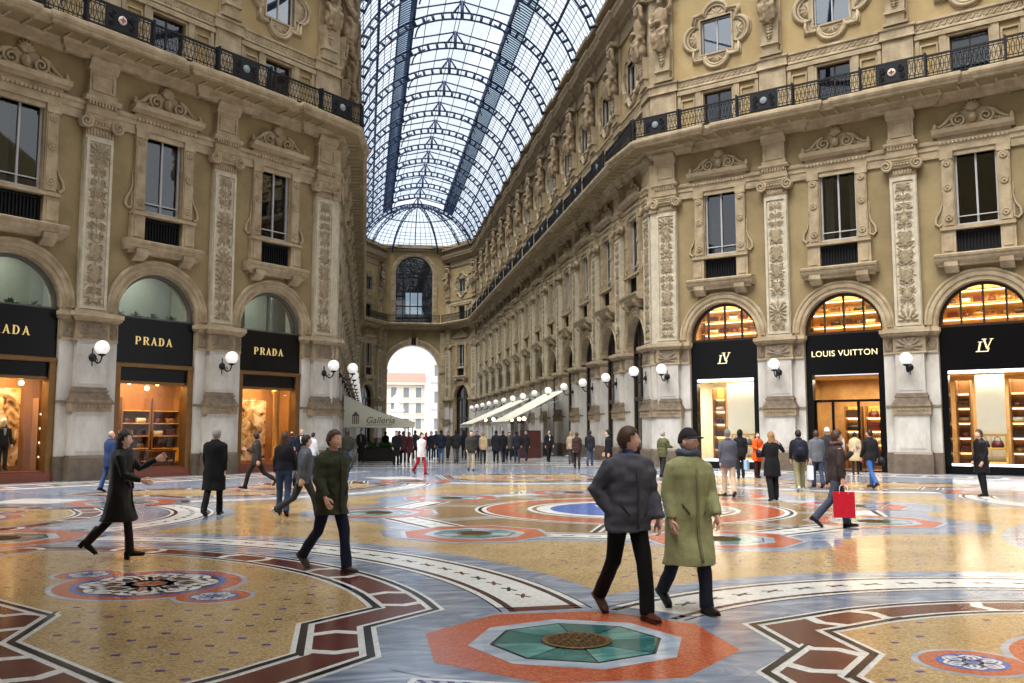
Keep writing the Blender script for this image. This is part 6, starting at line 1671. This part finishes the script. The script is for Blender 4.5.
    for n in 'LR':
        h_, kn, an, pit = J[n]
        q = MB(); hl = .035 if boots else .0
        for z in (0,):
            rings = []
            for y, w, t, bo in ((-.075,.026,.055,0), (-.06,.036,.085,0), (-.02,.036,.1,0), (.04,.04,.07,0), (.11,.047,.052,0), (.165,.042,.042,0), (.195,.024,.03,.006), (.205,.008,.018,.008)):
                rings.append([(w*math.cos(2*PI*i/12), y, bo+t*(.5+.5*math.sin(2*PI*i/12))) for i in range(12)])
            q.loft(rings)
        q.box(-.034, .034, -.075, -.01, -.02-hl, .012); q.prism([(-.0,0)]*0 or [(-.034,-.012), (.034,-.012), (.034,.01), (-.034,.01)], .0, .19)
        if boots: q.tube([(0,-.02,.06), (0,-.02,.3)], [.05,.055], 10)
        q.xform(Matrix.Translation(an+Vector((0,0,0))) @ Matrix.Rotation(pit, 4, 'X') @ Matrix.Translation((0, 0, -.085)))
        lo = min(lo, min(p[2] for p in q.v)); sh.append(q)
    dz = -lo*k
    root = thing('person', label, 'person', (pos[0], pos[1], dz), math.radians(heading-90))
    bo_me = bb.mesh('body', [SKIN[skin], LIP, EYEW, IRIS], recalc=False)
    put('body', bo_me, root)
    for q in sh:
        q.xform(S4); put('shoe', q.mesh('shoe', cloth(shoes, .4)), root)
    # --- trousers / tights
    lc, lk = legs
    b = MB(); add = {'trousers': .0, 'jeans': -.004, 'tights': -.012, 'wide': .012}[lk]
    b.loft([r for r in tors(.006, .84)][:3])
    b.loft([[(.168*math.cos(2*PI*i/16), .12*math.sin(2*PI*i/16), .97) for i in range(16)], [(.17*math.cos(2*PI*i/16), .12*math.sin(2*PI*i/16), .9) for i in range(16)], [(.14*math.cos(2*PI*i/16), .1*math.sin(2*PI*i/16), .84) for i in range(16)]])
    for n in 'LR':
        h_, kn, an, _ = J[n]; e = an-(kn-an).normalized()*.045
        b.tube([h_+Vector((0,0,.06)), h_, h_*.5+kn*.5, kn, kn*.5+an*.5, e], [.095+add,.097+add,.086+add,.073+add,.068+add,(.066 if lk != 'jeans' else .074)+add], 12)
    me = b.mesh('tmp', cloth(lc)); me.transform(S4); me = remesh(me, vox, 2, 'trousers'); wobble(me, .011 if lk != 'tights' else .002, 9, (1,1,.55), len(PEOPLE)*3.1)
    put('tights' if lk == 'tights' else 'trousers', me, root)
    # --- upper garment
    tc_, hem, tk = top
    b = MB(); thick = {'jacket': .026, 'padded': .045, 'coat': .036, 'suit': .022}[tk]
    R = tors(thick, .86)
    def legspan(z):
        ys = []
        for n in 'LR':
            P = J[n][:3]
            for u, v in ((P[0], P[1]), (P[1], P[2])):
                if v.z <= z <= u.z: t = (u.z-z)/(u.z-v.z); ys.append(u.y+(v.y-u.y)*t)
        return (min(ys), max(ys)) if ys else (0, 0)
    low = []
    z = hem
    while z < .9:
        y0, y1 = legspan(z); fl_ = .02+.05*(.95-z) if hem < .7 else .0
        ry = max(.118+thick+fl_*.5, (y1-y0)/2+.1+thick*.5); rx = .165*fat+thick+fl_
        low.append([(rx*math.cos(2*PI*i/20), (y0+y1)/2+ry*math.sin(2*PI*i/20), z) for i in range(20)]); z += .07
    while R and low and R[0][0][2] < low[-1][0][2]+.05: R = R[1:]
    if hem > .86: R = [r for r in R if r[0][2] >= hem-.02]
    b.loft(low+R)
    sl = {'jacket': .058, 'padded': .074, 'coat': .064, 'suit': .056}[tk]*(1 if sex == 'm' else .9)
    for s, n in ((-1, 'L'), (1, 'R')):
        S, E_, Wr, fd, cu = A[n]
        b.tube([S+Vector((-s*.06,0,-.0)), S+Vector((0,0,-.035)), S*.5+E_*.5, E_, E_*.5+Wr*.5, Wr-fd*.005], [sl*1.05,sl*1.15,sl*1.05,sl*.97,sl*.88,sl*.78], 12)
        b.sphere(tuple(S+Vector((-s*.02,0,-.025))), sl*1.08)
    me = b.mesh('tmp', cloth(tc_)); me.transform(S4); me = remesh(me, vox, 2, tk); wobble(me, .02 if tk in ('padded',) else .014, 7.5, (1,1,.6 if tk != 'padded' else 1.8), len(PEOPLE)*1.7)
    tp = put('coat' if tk == 'coat' else 'jacket', me, root)
    # collar flaps
    b = MB(); n = 18; g0, g1 = -PI/2+.0, 0
    r0 = []; r1 = []; r2 = []
    for i in range(n+1):
        a = PI/2+.42+(2*PI-.84)*i/n; c = math.cos(a); s_ = math.sin(a); d = .03*max(0, s_)
        r0.append((.075*c, lean*.58+.072*s_, 1.478-d)); r1.append((.083*c, lean*.6+.08*s_, 1.535-d*1.6)); r2.append(((.108)*c, lean*.58+.105*s_, 1.475-d*1.8))
    kk = n+1; b.add(r0+r1+r2, [(i, i+1, kk+i+1, kk+i) for i in range(n)]+[(kk+i, kk+i+1, 2*kk+i+1, 2*kk+i) for i in range(n)]+[(i, 2*kk+i, 2*kk+i+1, i+1) for i in range(n)], 0, True); b.xform(S4)
    put('collar', b.mesh('collar', cloth(tuple(int(c*.9) for c in tc_))), tp)
    if lod == 0:                                  # front placket, pocket flaps
        b = MB(); pts = []
        z = max(hem+.03, .5)
        while z < 1.4:
            ry = .118+thick+.012 if z < 1.3 else .112+thick
            y0, y1 = legspan(z) if z < .9 else (0, 0)
            if z < .9: ry = max(.118+thick+(.02+.05*(.95-z) if hem < .7 else 0)*.5, (y1-y0)/2+.1+thick*.5)+.002; cy = (y0+y1)/2
            else: cy = lean*(z-.9)
            pts.append((.0, cy+ry*fat, z)); z += .08
        b.tube(pts, .006, 6, ry=.016, up=(0,1,0))
        b.xform(S4); put('placket', b.mesh('placket', cloth(tuple(int(c*.8) for c in tc_))), tp)
        for s in (-1, 1):
            z0 = .99; rx = .165*fat+thick+.012; cy = lean*.09
            pt = lambda x, z: (s*x, cy+(.118*fat+thick+.004)*math.sqrt(max(.05, 1-(x/rx)**2))+(.01 if hem < .7 else 0), z)
            b = MB(); b.tube([pt(.08, z0-.04), pt(.115, z0+.01), pt(.145, z0+.06)], .007, 6, ry=.016); b.xform(S4)
            put('pocket', b.mesh('pocket', cloth(tuple(int(c*.75) for c in tc_))), tp)
    if shirt:
        b = MB(); b.loft([[(.05*math.cos(2*PI*i/12), lean*.5+.068+.03*math.sin(2*PI*i/12), 1.36) for i in range(12)], [(.062*math.cos(2*PI*i/12), lean*.5+.02+.062*math.sin(2*PI*i/12), 1.46) for i in range(12)], [(.06*math.cos(2*PI*i/12), lean*.6+.004+.06*math.sin(2*PI*i/12), 1.548) for i in range(12)]])
        if tk == 'suit':
            rows = [(1.14, .004), (1.25, .03), (1.36, .052), (1.45, .06)] if tk == 'suit' else [(1.33, .004), (1.38, .025), (1.43, .045), (1.475, .055)]
            vs = []
            for z, w_ in rows:
                yy = lean*(z-.9)+(.12 if z < 1.36 else (.108 if z < 1.44 else .09))+thick*(1.0 if z < 1.45 else .8)+.012
                vs += [(-w_, yy-.01, z), (0, yy+.004, z), (w_, yy-.01, z)]
            b.add(vs, [(3*i+j, 3*i+j+1, 3*i+j+4, 3*i+j+3) for i in range(3) for j in range(2)], 0, True)
        b.xform(S4); put('shirt', b.mesh('shirt', cloth(shirt)), root)
    if scarf:
        b = MB(); pts = [(.088*math.cos(2*PI*i/14), lean*.6+.084*math.sin(2*PI*i/14), 1.495+.012*math.sin(2*i)) for i in range(15)]
        b.tube(pts, .036, 8)
        if lod: b.tube([(.04,lean*.6+.08,1.48), (.05,lean*.5+.125+thick,1.36), (.045,lean*.4+.135+thick,1.2), (.05,lean*.3+.13+thick,1.08)], [.035,.04,.04,.035], 8, ry=.016); b.xform(S4)
        put('scarf', b.mesh('scarf', cloth(scarf)), root)
    # hair and hat
    if hair:
        hb = hair_mesh(hair[0] if not (hat and hair[0] == 'short') else 'bald', seed=len(PEOPLE)); hb.xform(HM); put('hair', hb.mesh('hair', HAIRC[hair[1]], recalc=False), root)
    if hat:
        hb = hair_mesh(hat[0]); hb.xform(HM); put('hat' if hat[0] != 'hood' else 'hood', hb.mesh('hat', cloth(hat[1])), root)
    PEOPLE.append(root)
    Mw = Matrix.Translation((pos[0], pos[1], dz)) @ rot @ S4
    return {n: (Mw @ A[n][2], Mw @ (A[n][2]+A[n][3]*.09)) for n in 'LR'}, Mw
F_, CAM = 912., (math.radians(5.62), math.radians(9.1))
def gp(x, y):          # floor point under a foot seen at that place in the photograph
    u = (x-512)/F_; v = (y-341.5)/F_; p, c = CAM
    fh = math.cos(p)+v*math.sin(p); up = math.sin(p)-v*math.cos(p); t = -1.7/up
    return ((fh*math.sin(c)+u*math.cos(c))*t, (fh*math.cos(c)-u*math.sin(c))*t)
POCK = (-.18, .28, .75, .12, .4); 
def shopping_bag(M, w, h, d, col, lab, hand, rz, col2=None):
    """paper carrier hanging from a hand"""
    b = MB(); b.loft([[(-w/2,-d/2,-h), (w/2,-d/2,-h), (w/2,d/2,-h), (-w/2,d/2,-h)], [(-w/2,-d/2,0), (w/2,-d/2,0), (w/2,d/2,0), (-w/2,d/2,0)]], smooth=False)
    q = MB()
    for s in (-1, 1): q.tube([(-w*.2,s*d*.5,-.03), (-w*.18,s*d*.3,.09), (0,0,.14), (w*.18,s*d*.3,.09), (w*.2,s*d*.5,-.03)], .006, 5)
    k = [('body', b.mesh('sbag', cloth(col, .5)), []), ('handle', q.mesh('sbagh', cloth(col2 or (220,220,220), .6)), [])]
    if col2: 
        g = MB(); g.box(w/2, w/2+.004, -d/2, d/2, -h, 0); k.append(('white_gusset', g.mesh('gus', cloth(col2, .5)), []))
    spawn('shopping_bag', k, lab, 'shopping bag', (hand.x, hand.y, hand.z-.14), rz)
def shoulder_bag(Mw, side, col, lab, z=.92, y=0., w=.32, h=.26, out=.27):
    b = MB(); b.loft([[(-w/2,-.05,-h), (w/2,-.05,-h), (w/2,.05,-h), (-w/2,.05,-h)], [(-w/2-.01,-.07,-h*.5), (w/2+.01,-.07,-h*.5), (w/2+.01,.07,-h*.5), (-w/2-.01,.07,-h*.5)], [(-w/2,-.04,0), (w/2,-.04,0), (w/2,.04,0), (-w/2,.04,0)]])
    R = Matrix.Rotation(PI/2, 4, 'Z'); b.xform(Matrix.Translation((side*out, y, z)) @ R)
    q = MB(); q.tube([(side*out, y-w*.4, z-.02), (side*(out-.03), y-.06, 1.2), (side*.17, -.03, 1.5), (side*.13, .03, 1.5), (side*(out-.03), y+.05, 1.2), (side*out, y+w*.4, z-.02)], .012, 6)
    o = thing('shoulder_bag', lab, 'bag'); o.matrix_local = Mw
    put('body', b.mesh('shb', cloth(col, .5)), o); put('strap', q.mesh('shs', cloth(col, .5)), o)
# 1-2: the two men walking side by side in front
person('man in a grey padded jacket and black trousers, glancing sideways, nearest the viewer', gp(629, 619), -76, 1.79, 'm', ((82,83,92), .80, 'padded'), ((16,15,17), 'trousers'), (78,44,30), ('short', 'brown'), None, .3, 'L', {'R': (-.35,.42,.75,.47,.4), 'L': (.05,.2,.35,.0)}, (62, -2), 0, 1, shirt=(74,94,150), fat=1.12)
person('man in a long olive green raincoat and dark cap, beside the grey-jacketed man', gp(690, 612), -80, 1.76, 'm', ((158,160,116), .46, 'coat'), ((34,38,52), 'trousers'), (20,18,20), ('short', 'grey'), ('cap', (48,46,52)), .28, 'L', {'R': (-.02,.2,.3,.02), 'L': (.05,.2,.5,.1)}, (28, -6), 0, 1, scarf=(92,100,120), fat=1.12)
# 3: woman striding on the left
person('woman with long black hair and knee-length black coat, striding right with raised arm', gp(117, 559), 0, 1.72, 'f', ((20,18,20), .50, 'coat'), ((34,26,26), 'tights'), (20,16,16), ('long', 'black'), None, .33, 'R', {'L': (.75,.15,1.35,-.05,.5), 'R': (.25,.15,1.0,.05,.5)}, (0, 0), 0, 0, boots=True)
person('man in a dark green jacket and navy jeans, walking past on the left', gp(330, 572.5), -50, 1.77, 'm', ((56,60,44), .72, 'padded'), ((26,32,54), 'jeans'), (70,52,40), ('short', 'brown'), None, .34, 'L', {'R': (.1,.2,.5,.0)}, (10, 0), 0, 1, fat=1.06)
person('grey-haired man in a long black coat seen from behind, left of centre', gp(213, 516), 80, 1.78, 'm', ((18,18,22), .50, 'coat'), ((18,18,20), 'trousers'), (18,16,16), ('short', 'grey'), None, .2, 'R', None, (55, 0), 0, 1)
person('balding man in a blue coat and jeans, behind the striding black-coated woman', gp(108, 492), 50, 1.72, 'm', ((44,60,100), .70, 'coat'), ((50,72,120), 'jeans'), (24,22,24), ('bald', 'grey'), None, .12, 'R', None, (-20, 0), 1, 1)
_, M = person('woman with long brown hair, short black jacket and flared jeans, from behind', gp(283, 516), 86, 1.70, 'f', ((28,30,38), .92, 'jacket'), ((50,70,104), 'jeans'), (26,22,22), ('long', 'brown'), None, .12, 'L', {'R': (-.1,.2,.7,.1)}, (0, 0), 0, 0)
shoulder_bag(M, 1, (20,20,24), 'black shoulder bag of the long-haired woman in flared jeans', .86, .0)
person('man in a dark grey jacket walking left past the sepia shop window', gp(256, 489), 165, 1.74, 'm', ((54,50,48), .78, 'jacket'), ((36,32,30), 'trousers'), (30,24,22), ('short', 'black'), None, .5, 'L', {'R': (.5,.1,1.3,.1)}, (-30, 0), 1, 1)
person('bald man in a dark suit and white shirt by the left corner pilaster', gp(301, 471), -95, 1.80, 'm', ((26,28,38), .78, 'suit'), ((26,28,36), 'trousers'), (20,18,18), ('bald', 'grey'), None, .1, 'R', None, (10, 0), 1, 1, shirt=(226,228,232))
person('man in a navy jacket with his back to the suited bald man', gp(291, 473), 95, 1.70, 'm', ((34,40,58), .78, 'jacket'), ((30,32,40), 'trousers'), (24,20,20), ('bald', 'brown'), None, .08, 'R', None, (0, 0), 1, 1)
_, M = person('dark-haired woman in a pale grey jacket by the left corner pilaster', gp(312, 475), 40, 1.66, 'f', ((206,206,212), .78, 'jacket'), ((70,70,80), 'jeans'), (40,36,36), ('short', 'black'), None, .15, 'L', None, (0, 0), 1, 0)
shoulder_bag(M, -1, (222,224,232), 'white bag of the woman in the pale grey jacket', .95, .05)
person('person in a grey top and white shoes, stepping behind the green-jacketed man', gp(303, 523), 15, 1.70, 'm', ((84,88,96), .8, 'jacket'), ((54,58,66), 'jeans'), (216,216,214), ('short', 'black'), None, .45, 'R', None, (0, 0), 1, 0)
person('man in an olive jacket and light blue jeans below the lettered awning', gp(347, 469), 80, 1.76, 'm', ((58,54,46), .80, 'padded'), ((96,128,170), 'jeans'), (60,60,64), ('short', 'brown'), None, .15, 'R', None, (0, 0), 1, 1)
person('man in a black coat with a grey scarf below the lettered awning', gp(361, 463), -85, 1.80, 'm', ((26,24,26), .5, 'coat'), ((24,22,24), 'trousers'), (18,16,16), ('short', 'black'), None, .12, 'L', None, (0, 0), 1, 1, scarf=(110,104,98))
h, M = person('woman in a white jacket and red trousers crossing the arcade floor', gp(421, 474.5), -60, 1.68, 'f', ((226,224,222), .74, 'jacket'), ((176,34,50), 'jeans'), (60,30,34), ('long', 'brown'), None, .32, 'L', None, (10, 0), 1, 0)
# right half, middle distance
person('man in an open dark suit and white shirt, facing out, by the arcade columns', gp(549, 462), -85, 1.80, 'm', ((28,28,34), .78, 'suit'), ((28,28,34), 'trousers'), (18,18,18), ('short', 'brown'), None, .22, 'R', None, (-10, 0), 1, 1, shirt=(232,234,236))
person('woman in a dark brown jacket seen from behind at the right of the arcade', gp(577, 469), 80, 1.68, 'f', ((62,42,38), .74, 'padded'), ((44,36,36), 'trousers'), (24,20,20), ('short', 'brown'), None, .2, 'L', None, (0, 0), 1, 0)
person('person in a beige hooded jacket beside the brown-jacketed woman', gp(571, 464), 85, 1.70, 'f', ((170,150,124), .78, 'jacket'), ((60,54,52), 'trousers'), (30,26,26), ('long', 'blond'), None, .15, 'R', None, (0, 0), 1, 0)
person('man in a dark jacket and jeans walking away near the right arcade wall', gp(590, 466), 70, 1.76, 'm', ((34,36,44), .76, 'jacket'), ((54,72,98), 'jeans'), (28,26,26), ('short', 'black'), None, .2, 'R', None, (0, 0), 1, 1)
person('dark-haired man in a black suit in profile, behind the grey-jacketed man', gp(609, 478), 168, 1.76, 'm', ((22,24,32), .76, 'suit'), ((22,22,28), 'trousers'), (18,18,18), ('short', 'black'), None, .15, 'L', None, (0, 0), 1, 1, shirt=(210,212,216))
person('grey-haired person in an olive jacket, between the two front men and the corner pilaster', gp(663, 478), 25, 1.72, 'm', ((88,90,60), .76, 'padded'), ((40,40,44), 'trousers'), (24,22,22), ('short', 'grey'), None, .1, 'L', {'R': (.3,.2,1.2,.3)}, (0, 0), 1, 1, scarf=(196,192,188))
person('man in a grey jacket, cap and beige trousers, from behind, at the monogram window', gp(729, 497), 82, 1.76, 'm', ((84,86,100), .76, 'jacket'), ((190,170,146), 'trousers'), (40,30,26), ('short', 'grey'), ('cap', (120,116,112)), .16, 'L', None, (0, 0), 0, 1, fat=1.1)
h, M = person('person in a black hooded jacket carrying a light blue bag, at the monogram window', gp(741, 479), 70, 1.76, 'm', ((24,26,32), .76, 'jacket'), ((30,30,36), 'trousers'), (24,22,22), ('short', 'black'), ('hood', (22,24,30)), .1, 'R', None, (-40, 0), 1, 1)
shopping_bag(M, .3, .34, .12, (150,184,220), 'light blue bag held by the black-hooded person', h['R'][1], .9)
h, M = person('woman in a bright orange jacket facing out from the monogram window', gp(758, 478), -88, 1.68, 'f', ((224,92,32), .62, 'jacket'), ((62,34,30), 'trousers'), (34,22,22), ('long', 'black'), None, .08, 'R', {'L': (.2,.1,1.1,.5), 'R': (.2,.1,1.1,.5)}, (0, 0), 1, 0)
b = MB(); b.loft([[(-.16,-.05,-.3), (.16,-.05,-.3), (.16,.05,-.3), (-.16,.05,-.3)], [(-.18,-.07,-.12), (.18,-.07,-.12), (.18,.07,-.12), (-.18,.07,-.12)], [(-.13,-.03,0), (.13,-.03,0), (.13,.03,0), (-.13,.03,0)]]); q = MB(); q.tube([(-.12,0,0), (-.13,-.05,.3), (.0,-.1,.45), (.13,-.05,.3), (.12,0,0)], .012, 6)
t = thing('handbag', 'black handbag held in front by the woman in orange', 'bag'); t.matrix_local = M @ Matrix.Translation((0, .3, 1.08)); put('body', b.mesh('ob', cloth((26,26,30), .5)), t); put('strap', q.mesh('os', cloth((26,26,30), .5)), t)
h, M = person('woman with fair brown hair and long black jacket, hand raised to her face', gp(773, 501), 84, 1.70, 'f', ((24,24,28), .60, 'jacket'), ((22,22,26), 'wide'), (22,20,20), ('long', 'blond'), None, .1, 'R', {'R': (.5,.75,2.1,.35,.7), 'L': (.4,.1,1.3,.3)}, (0, 0), 0, 0)
h, M = person('person in khaki trousers with a dark backpack, walking towards the doorway', gp(800, 491), 74, 1.76, 'm', ((32,34,42), .82, 'jacket'), ((124,118,92), 'wide'), (214,212,206), ('short', 'black'), None, .22, 'R', None, (0, 0), 0, 1)
b = MB(); b.loft([[(.15*math.cos(2*PI*i/14), .09*math.sin(2*PI*i/14), z) for i in range(14)] if z not in (0, .46) else [(.1*math.cos(2*PI*i/14), .06*math.sin(2*PI*i/14), z) for i in range(14)] for z in (0, .06, .25, .4, .46)]); q = MB(); q.sphere((0,-.07,.16), .1, sy=.5)
t = thing('backpack', 'dark blue backpack on the person in khaki trousers', 'backpack'); t.matrix_local = M @ Matrix.Translation((0, -.235, 1.02)); put('body', b.mesh('bpk', cloth((28,34,52), .7)), t); put('pocket', q.mesh('bpp', cloth((34,40,60), .7)), t)
b = MB()
for s in (-1, 1): b.tube([(s*.09,.06,.42), (s*.11,.22,.45), (s*.12,.37,.3), (s*.14,.26,.08), (s*.12,.05,.02)], .02, 6, ry=.01)
put('strap', b.mesh('bps', cloth((24,28,40), .7)), t)
h, M = person('person in a grey jacket and dark jeans, right of the one with the backpack', gp(818, 488), 80, 1.74, 'm', ((96,100,108), .78, 'jacket'), ((52,62,84), 'jeans'), (40,40,44), ('short', 'brown'), None, .14, 'L', None, (0, 0), 1, 1)
shopping_bag(M, .3, .42, .1, (226,228,232), 'white carrier bag between the backpacker and the grey-jacketed person', h['L'][1], 1.4)
h, M = person('man in a dark brown jacket walking right with a red shopping bag', gp(838, 528), -12, 1.77, 'm', ((58,50,48), .84, 'jacket'), ((62,72,88), 'jeans'), (28,26,28), ('short', 'brown'), None, .33, 'L', {'R': (-.1,.25,.25,.0,1.3), 'L': (.6,.12,1.75,.2,.6)}, (5, 0), 0, 1, scarf=(110,74,70), shirt=(180,180,190))
shopping_bag(M, .36, .44, .14, (190,24,44), 'bright red shopping bag hanging from the man in the dark brown jacket', h['R'][1], -.5, (236,232,232))
b = MB(); b.box(-.05,.05,-.004,.004,-.07,.07); tag(put('paper', b.mesh('pap', cloth((236,236,236), .7)), loc=tuple(h['L'][1]), rz=.5), 'white folded paper held up by the man with the red bag', 'paper')
person('man in a white cap and dark jacket, behind the man with the red bag', gp(829, 484), 80, 1.83, 'm', ((44,46,54), .78, 'jacket'), ((44,46,56), 'trousers'), (28,26,26), ('short', 'grey'), ('beanie', (234,232,228)), .1, 'R', None, (0, 0), 1, 1)
person('woman in a beige coat at the doorway under the long gold sign', gp(856, 475), 60, 1.68, 'f', ((196,178,138), .55, 'coat'), ((34,30,32), 'tights'), (26,24,24), ('short', 'black'), None, .1, 'R', None, (0, 0), 1, 0)
person('person in a cream jacket just left of the beige-coated woman', gp(839, 476), 70, 1.74, 'm', ((210,204,192), .78, 'jacket'), ((44,40,40), 'trousers'), (26,24,24), ('short', 'grey'), None, .1, 'L', None, (0, 0), 1, 1)
h, M = person('man in a black jacket and bright blue jeans with a shoulder bag, from behind', gp(872, 488), 98, 1.78, 'm', ((30,30,34), .82, 'jacket'), ((58,96,156), 'jeans'), (40,44,52), ('short', 'black'), None, .24, 'R', None, (30, 0), 0, 1)
shoulder_bag(M, 1, (22,20,22), 'black shoulder bag on the man in bright blue jeans', .92, -.05)
person('man in a black coat standing alone in profile, far right', gp(983, 497), 176, 1.76, 'm', ((20,20,24), .62, 'coat'), ((20,20,22), 'trousers'), (26,18,16), ('short', 'brown'), None, .05, 'L', POCK and {'L': (-.1,.15,.5,.1), 'R': (-.1,.15,.5,.1)}, (0, 0), 0, 1)
# the crowd towards the far arch
CROWD = [((396,465.5), -80, ((24,24,28),.74,'jacket'), ((26,26,30),'trousers'), ('short','black'), 'm', 1.74, 'person in a black jacket facing out, left of the white-jacketed woman'),
 ((409,462.5), -75, ((84,40,46),.55,'coat'), ((44,34,36),'tights'), ('long','black'), 'f', 1.68, 'woman in a maroon coat left of the white-jacketed woman'),
 ((403,464), 90, ((62,36,40),.7,'padded'), ((36,32,36),'trousers'), ('short','brown'), 'm', 1.72, 'person in a dark red padded jacket, back turned, in the far crowd'),
 ((431,461), -90, ((40,42,52),.78,'jacket'), ((34,36,48),'jeans'), ('short','brown'), 'm', 1.75, 'person in a dark jacket just right of the white-jacketed woman'),
 ((441,463), 88, ((34,40,58),.78,'padded'), ((70,98,142),'jeans'), ('short','black'), 'm', 1.78, 'man in a navy jacket and mid-blue jeans, from behind, in the far crowd'),
 ((456,463), 92, ((40,40,46),.76,'padded'), ((92,92,98),'trousers'), ('short','black'), 'm', 1.80, 'man in a charcoal jacket and grey trousers, from behind, in the far crowd'),
 ((471,471), -92, ((58,54,48),.76,'padded'), ((186,172,142),'trousers'), ('short','brown'), 'm', 1.74, 'man in a dark olive jacket and beige trousers in the middle of the arcade'),
 ((483,464), 80, ((186,160,126),.78,'jacket'), ((40,38,42),'trousers'), ('short','blond'), 'f', 1.70, 'woman in a tan jacket and dark trousers in the far crowd'),
 ((496,463), 85, ((32,34,42),.6,'coat'), ((30,30,36),'trousers'), ('short','black'), 'm', 1.76, 'person in a dark long coat, left of a dark pair by the awnings'),
 ((503,462), 95, ((28,28,34),.74,'jacket'), ((38,42,54),'jeans'), ('short','brown'), 'm', 1.78, 'person in a black jacket and dark jeans, right of a dark pair by the awnings'),
 ((517,463), 85, ((34,36,46),.76,'jacket'), ((48,56,76),'jeans'), ('short','black'), 'm', 1.74, 'man in a dark blue jacket beside the maroon screen'),
 ((385,460), 70, ((46,46,50),.7,'jacket'), ((30,30,34),'trousers'), ('short','black'), 'm', 1.74, 'dark figure in front of the planter under the lettered awning'),
 ((415,459.5), 95, ((60,62,74),.74,'jacket'), ((40,44,58),'jeans'), ('short','brown'), 'm', 1.76, 'person in a slate jacket, far off below the big arch'),
 ((426,459), -90, ((150,40,44),.74,'jacket'), ((40,40,48),'trousers'), ('long','brown'), 'f', 1.66, 'small distant figure in a red jacket below the big arch'),
 ((436,458.5), 85, ((36,36,44),.6,'coat'), ((30,30,36),'trousers'), ('short','grey'), 'm', 1.76, 'distant grey-haired figure in a dark coat below the big arch'),
 ((448,458.5), -85, ((70,66,60),.76,'jacket'), ((52,50,50),'trousers'), ('short','black'), 'm', 1.74, 'distant figure in a brown-grey jacket below the big arch'),
 ((464,459), 90, ((30,32,40),.74,'jacket'), ((34,36,46),'jeans'), ('short','black'), 'm', 1.78, 'distant figure in a black jacket, left of the awnings'),
 ((477,459), -95, ((52,58,80),.72,'padded'), ((40,42,50),'trousers'), ('short','brown'), 'm', 1.75, 'distant figure in a blue padded jacket by the right awnings'),
 ((509,460), -85, ((84,78,72),.66,'coat'), ((36,34,38),'trousers'), ('long','black'), 'f', 1.66, 'distant woman in a taupe coat by the right awnings'),
 ((526,461), 100, ((38,36,38),.74,'jacket'), ((44,44,52),'trousers'), ('short','grey'), 'm', 1.74, 'distant grey-haired figure right of the maroon screen'),
 ((421,458), 90, ((110,100,92),.74,'jacket'), ((60,66,86),'jeans'), ('short','blond'), 'f', 1.66, 'fair-haired distant figure in a grey-beige jacket below the big arch'),
 ((399,458.5), -90, ((44,36,36),.6,'coat'), ((28,26,28),'trousers'), ('short','brown'), 'm', 1.76, 'distant figure in a dark brown coat behind the lettered awning')]
for i, (p, hd_, tp_, lg, hr, sx, H_, lab) in enumerate(CROWD):
    person(lab, gp(*p), hd_, H_, sx, tp_, lg, (26,24,24), hr, None, (.08, .25, .15, .3)[i % 4], 'LR'[i % 2], None, ((i*37) % 50-25, 0), 2, i % 2)
# ------------------------------------------------------------------ camera, world, view
cam = bpy.data.cameras.new('camera'); co = bpy.data.objects.new('camera', cam); COL.objects.link(co)
cam.sensor_width = 36; cam.lens = 912/1024*36; cam.clip_end = 600
co.location = (0, 0, 1.7)
co.rotation_euler = (PI/2+math.radians(5.62), 0, -math.radians(9.1))
SC.camera = co
wd = bpy.data.worlds.new('sky'); SC.world = wd; wd.use_nodes = True
nt = wd.node_tree; bg = nt.nodes['Background']
tc = nt.nodes.new('ShaderNodeTexCoord'); nz = nt.nodes.new('ShaderNodeTexNoise'); nz.inputs['Scale'].default_value = 2.2; nz.inputs['Detail'].default_value = 5
cr = nt.nodes.new('ShaderNodeValToRGB'); cr.color_ramp.elements[0].position = .3; cr.color_ramp.elements[1].position = .7
cr.color_ramp.elements[0].color = (.74,.85,1,1); cr.color_ramp.elements[1].color = (1,1,1,1)
nt.links.new(tc.outputs['Generated'], nz.inputs['Vector']); nt.links.new(nz.outputs['Fac'], cr.inputs['Fac']); nt.links.new(cr.outputs['Color'], bg.inputs['Color'])
bg.inputs['Strength'].default_value = SKY
sun = bpy.data.lights.new('sun', 'SUN'); so = bpy.data.objects.new('sun', sun); COL.objects.link(so)
sun.energy = SUN; sun.angle = math.radians(40); sun.color = (1, .97, .92)
so.rotation_euler = Vector((.33, .33, -.88)).to_track_quat('-Z', 'Y').to_euler()
vs = SC.view_settings; vs.view_transform = 'Standard'; vs.look = 'None'; vs.exposure = EXPO; vs.gamma = 1; vs.use_curve_mapping = False
SC.cycles.max_bounces = 8; SC.cycles.diffuse_bounces = 3; SC.cycles.glossy_bounces = 4; SC.cycles.transparent_max_bounces = 12; SC.cycles.transmission_bounces = 4
SC.cycles.caustics_reflective = False; SC.cycles.caustics_refractive = False; SC.cycles.use_denoising = True
SC.cycles.sample_clamp_indirect = 6
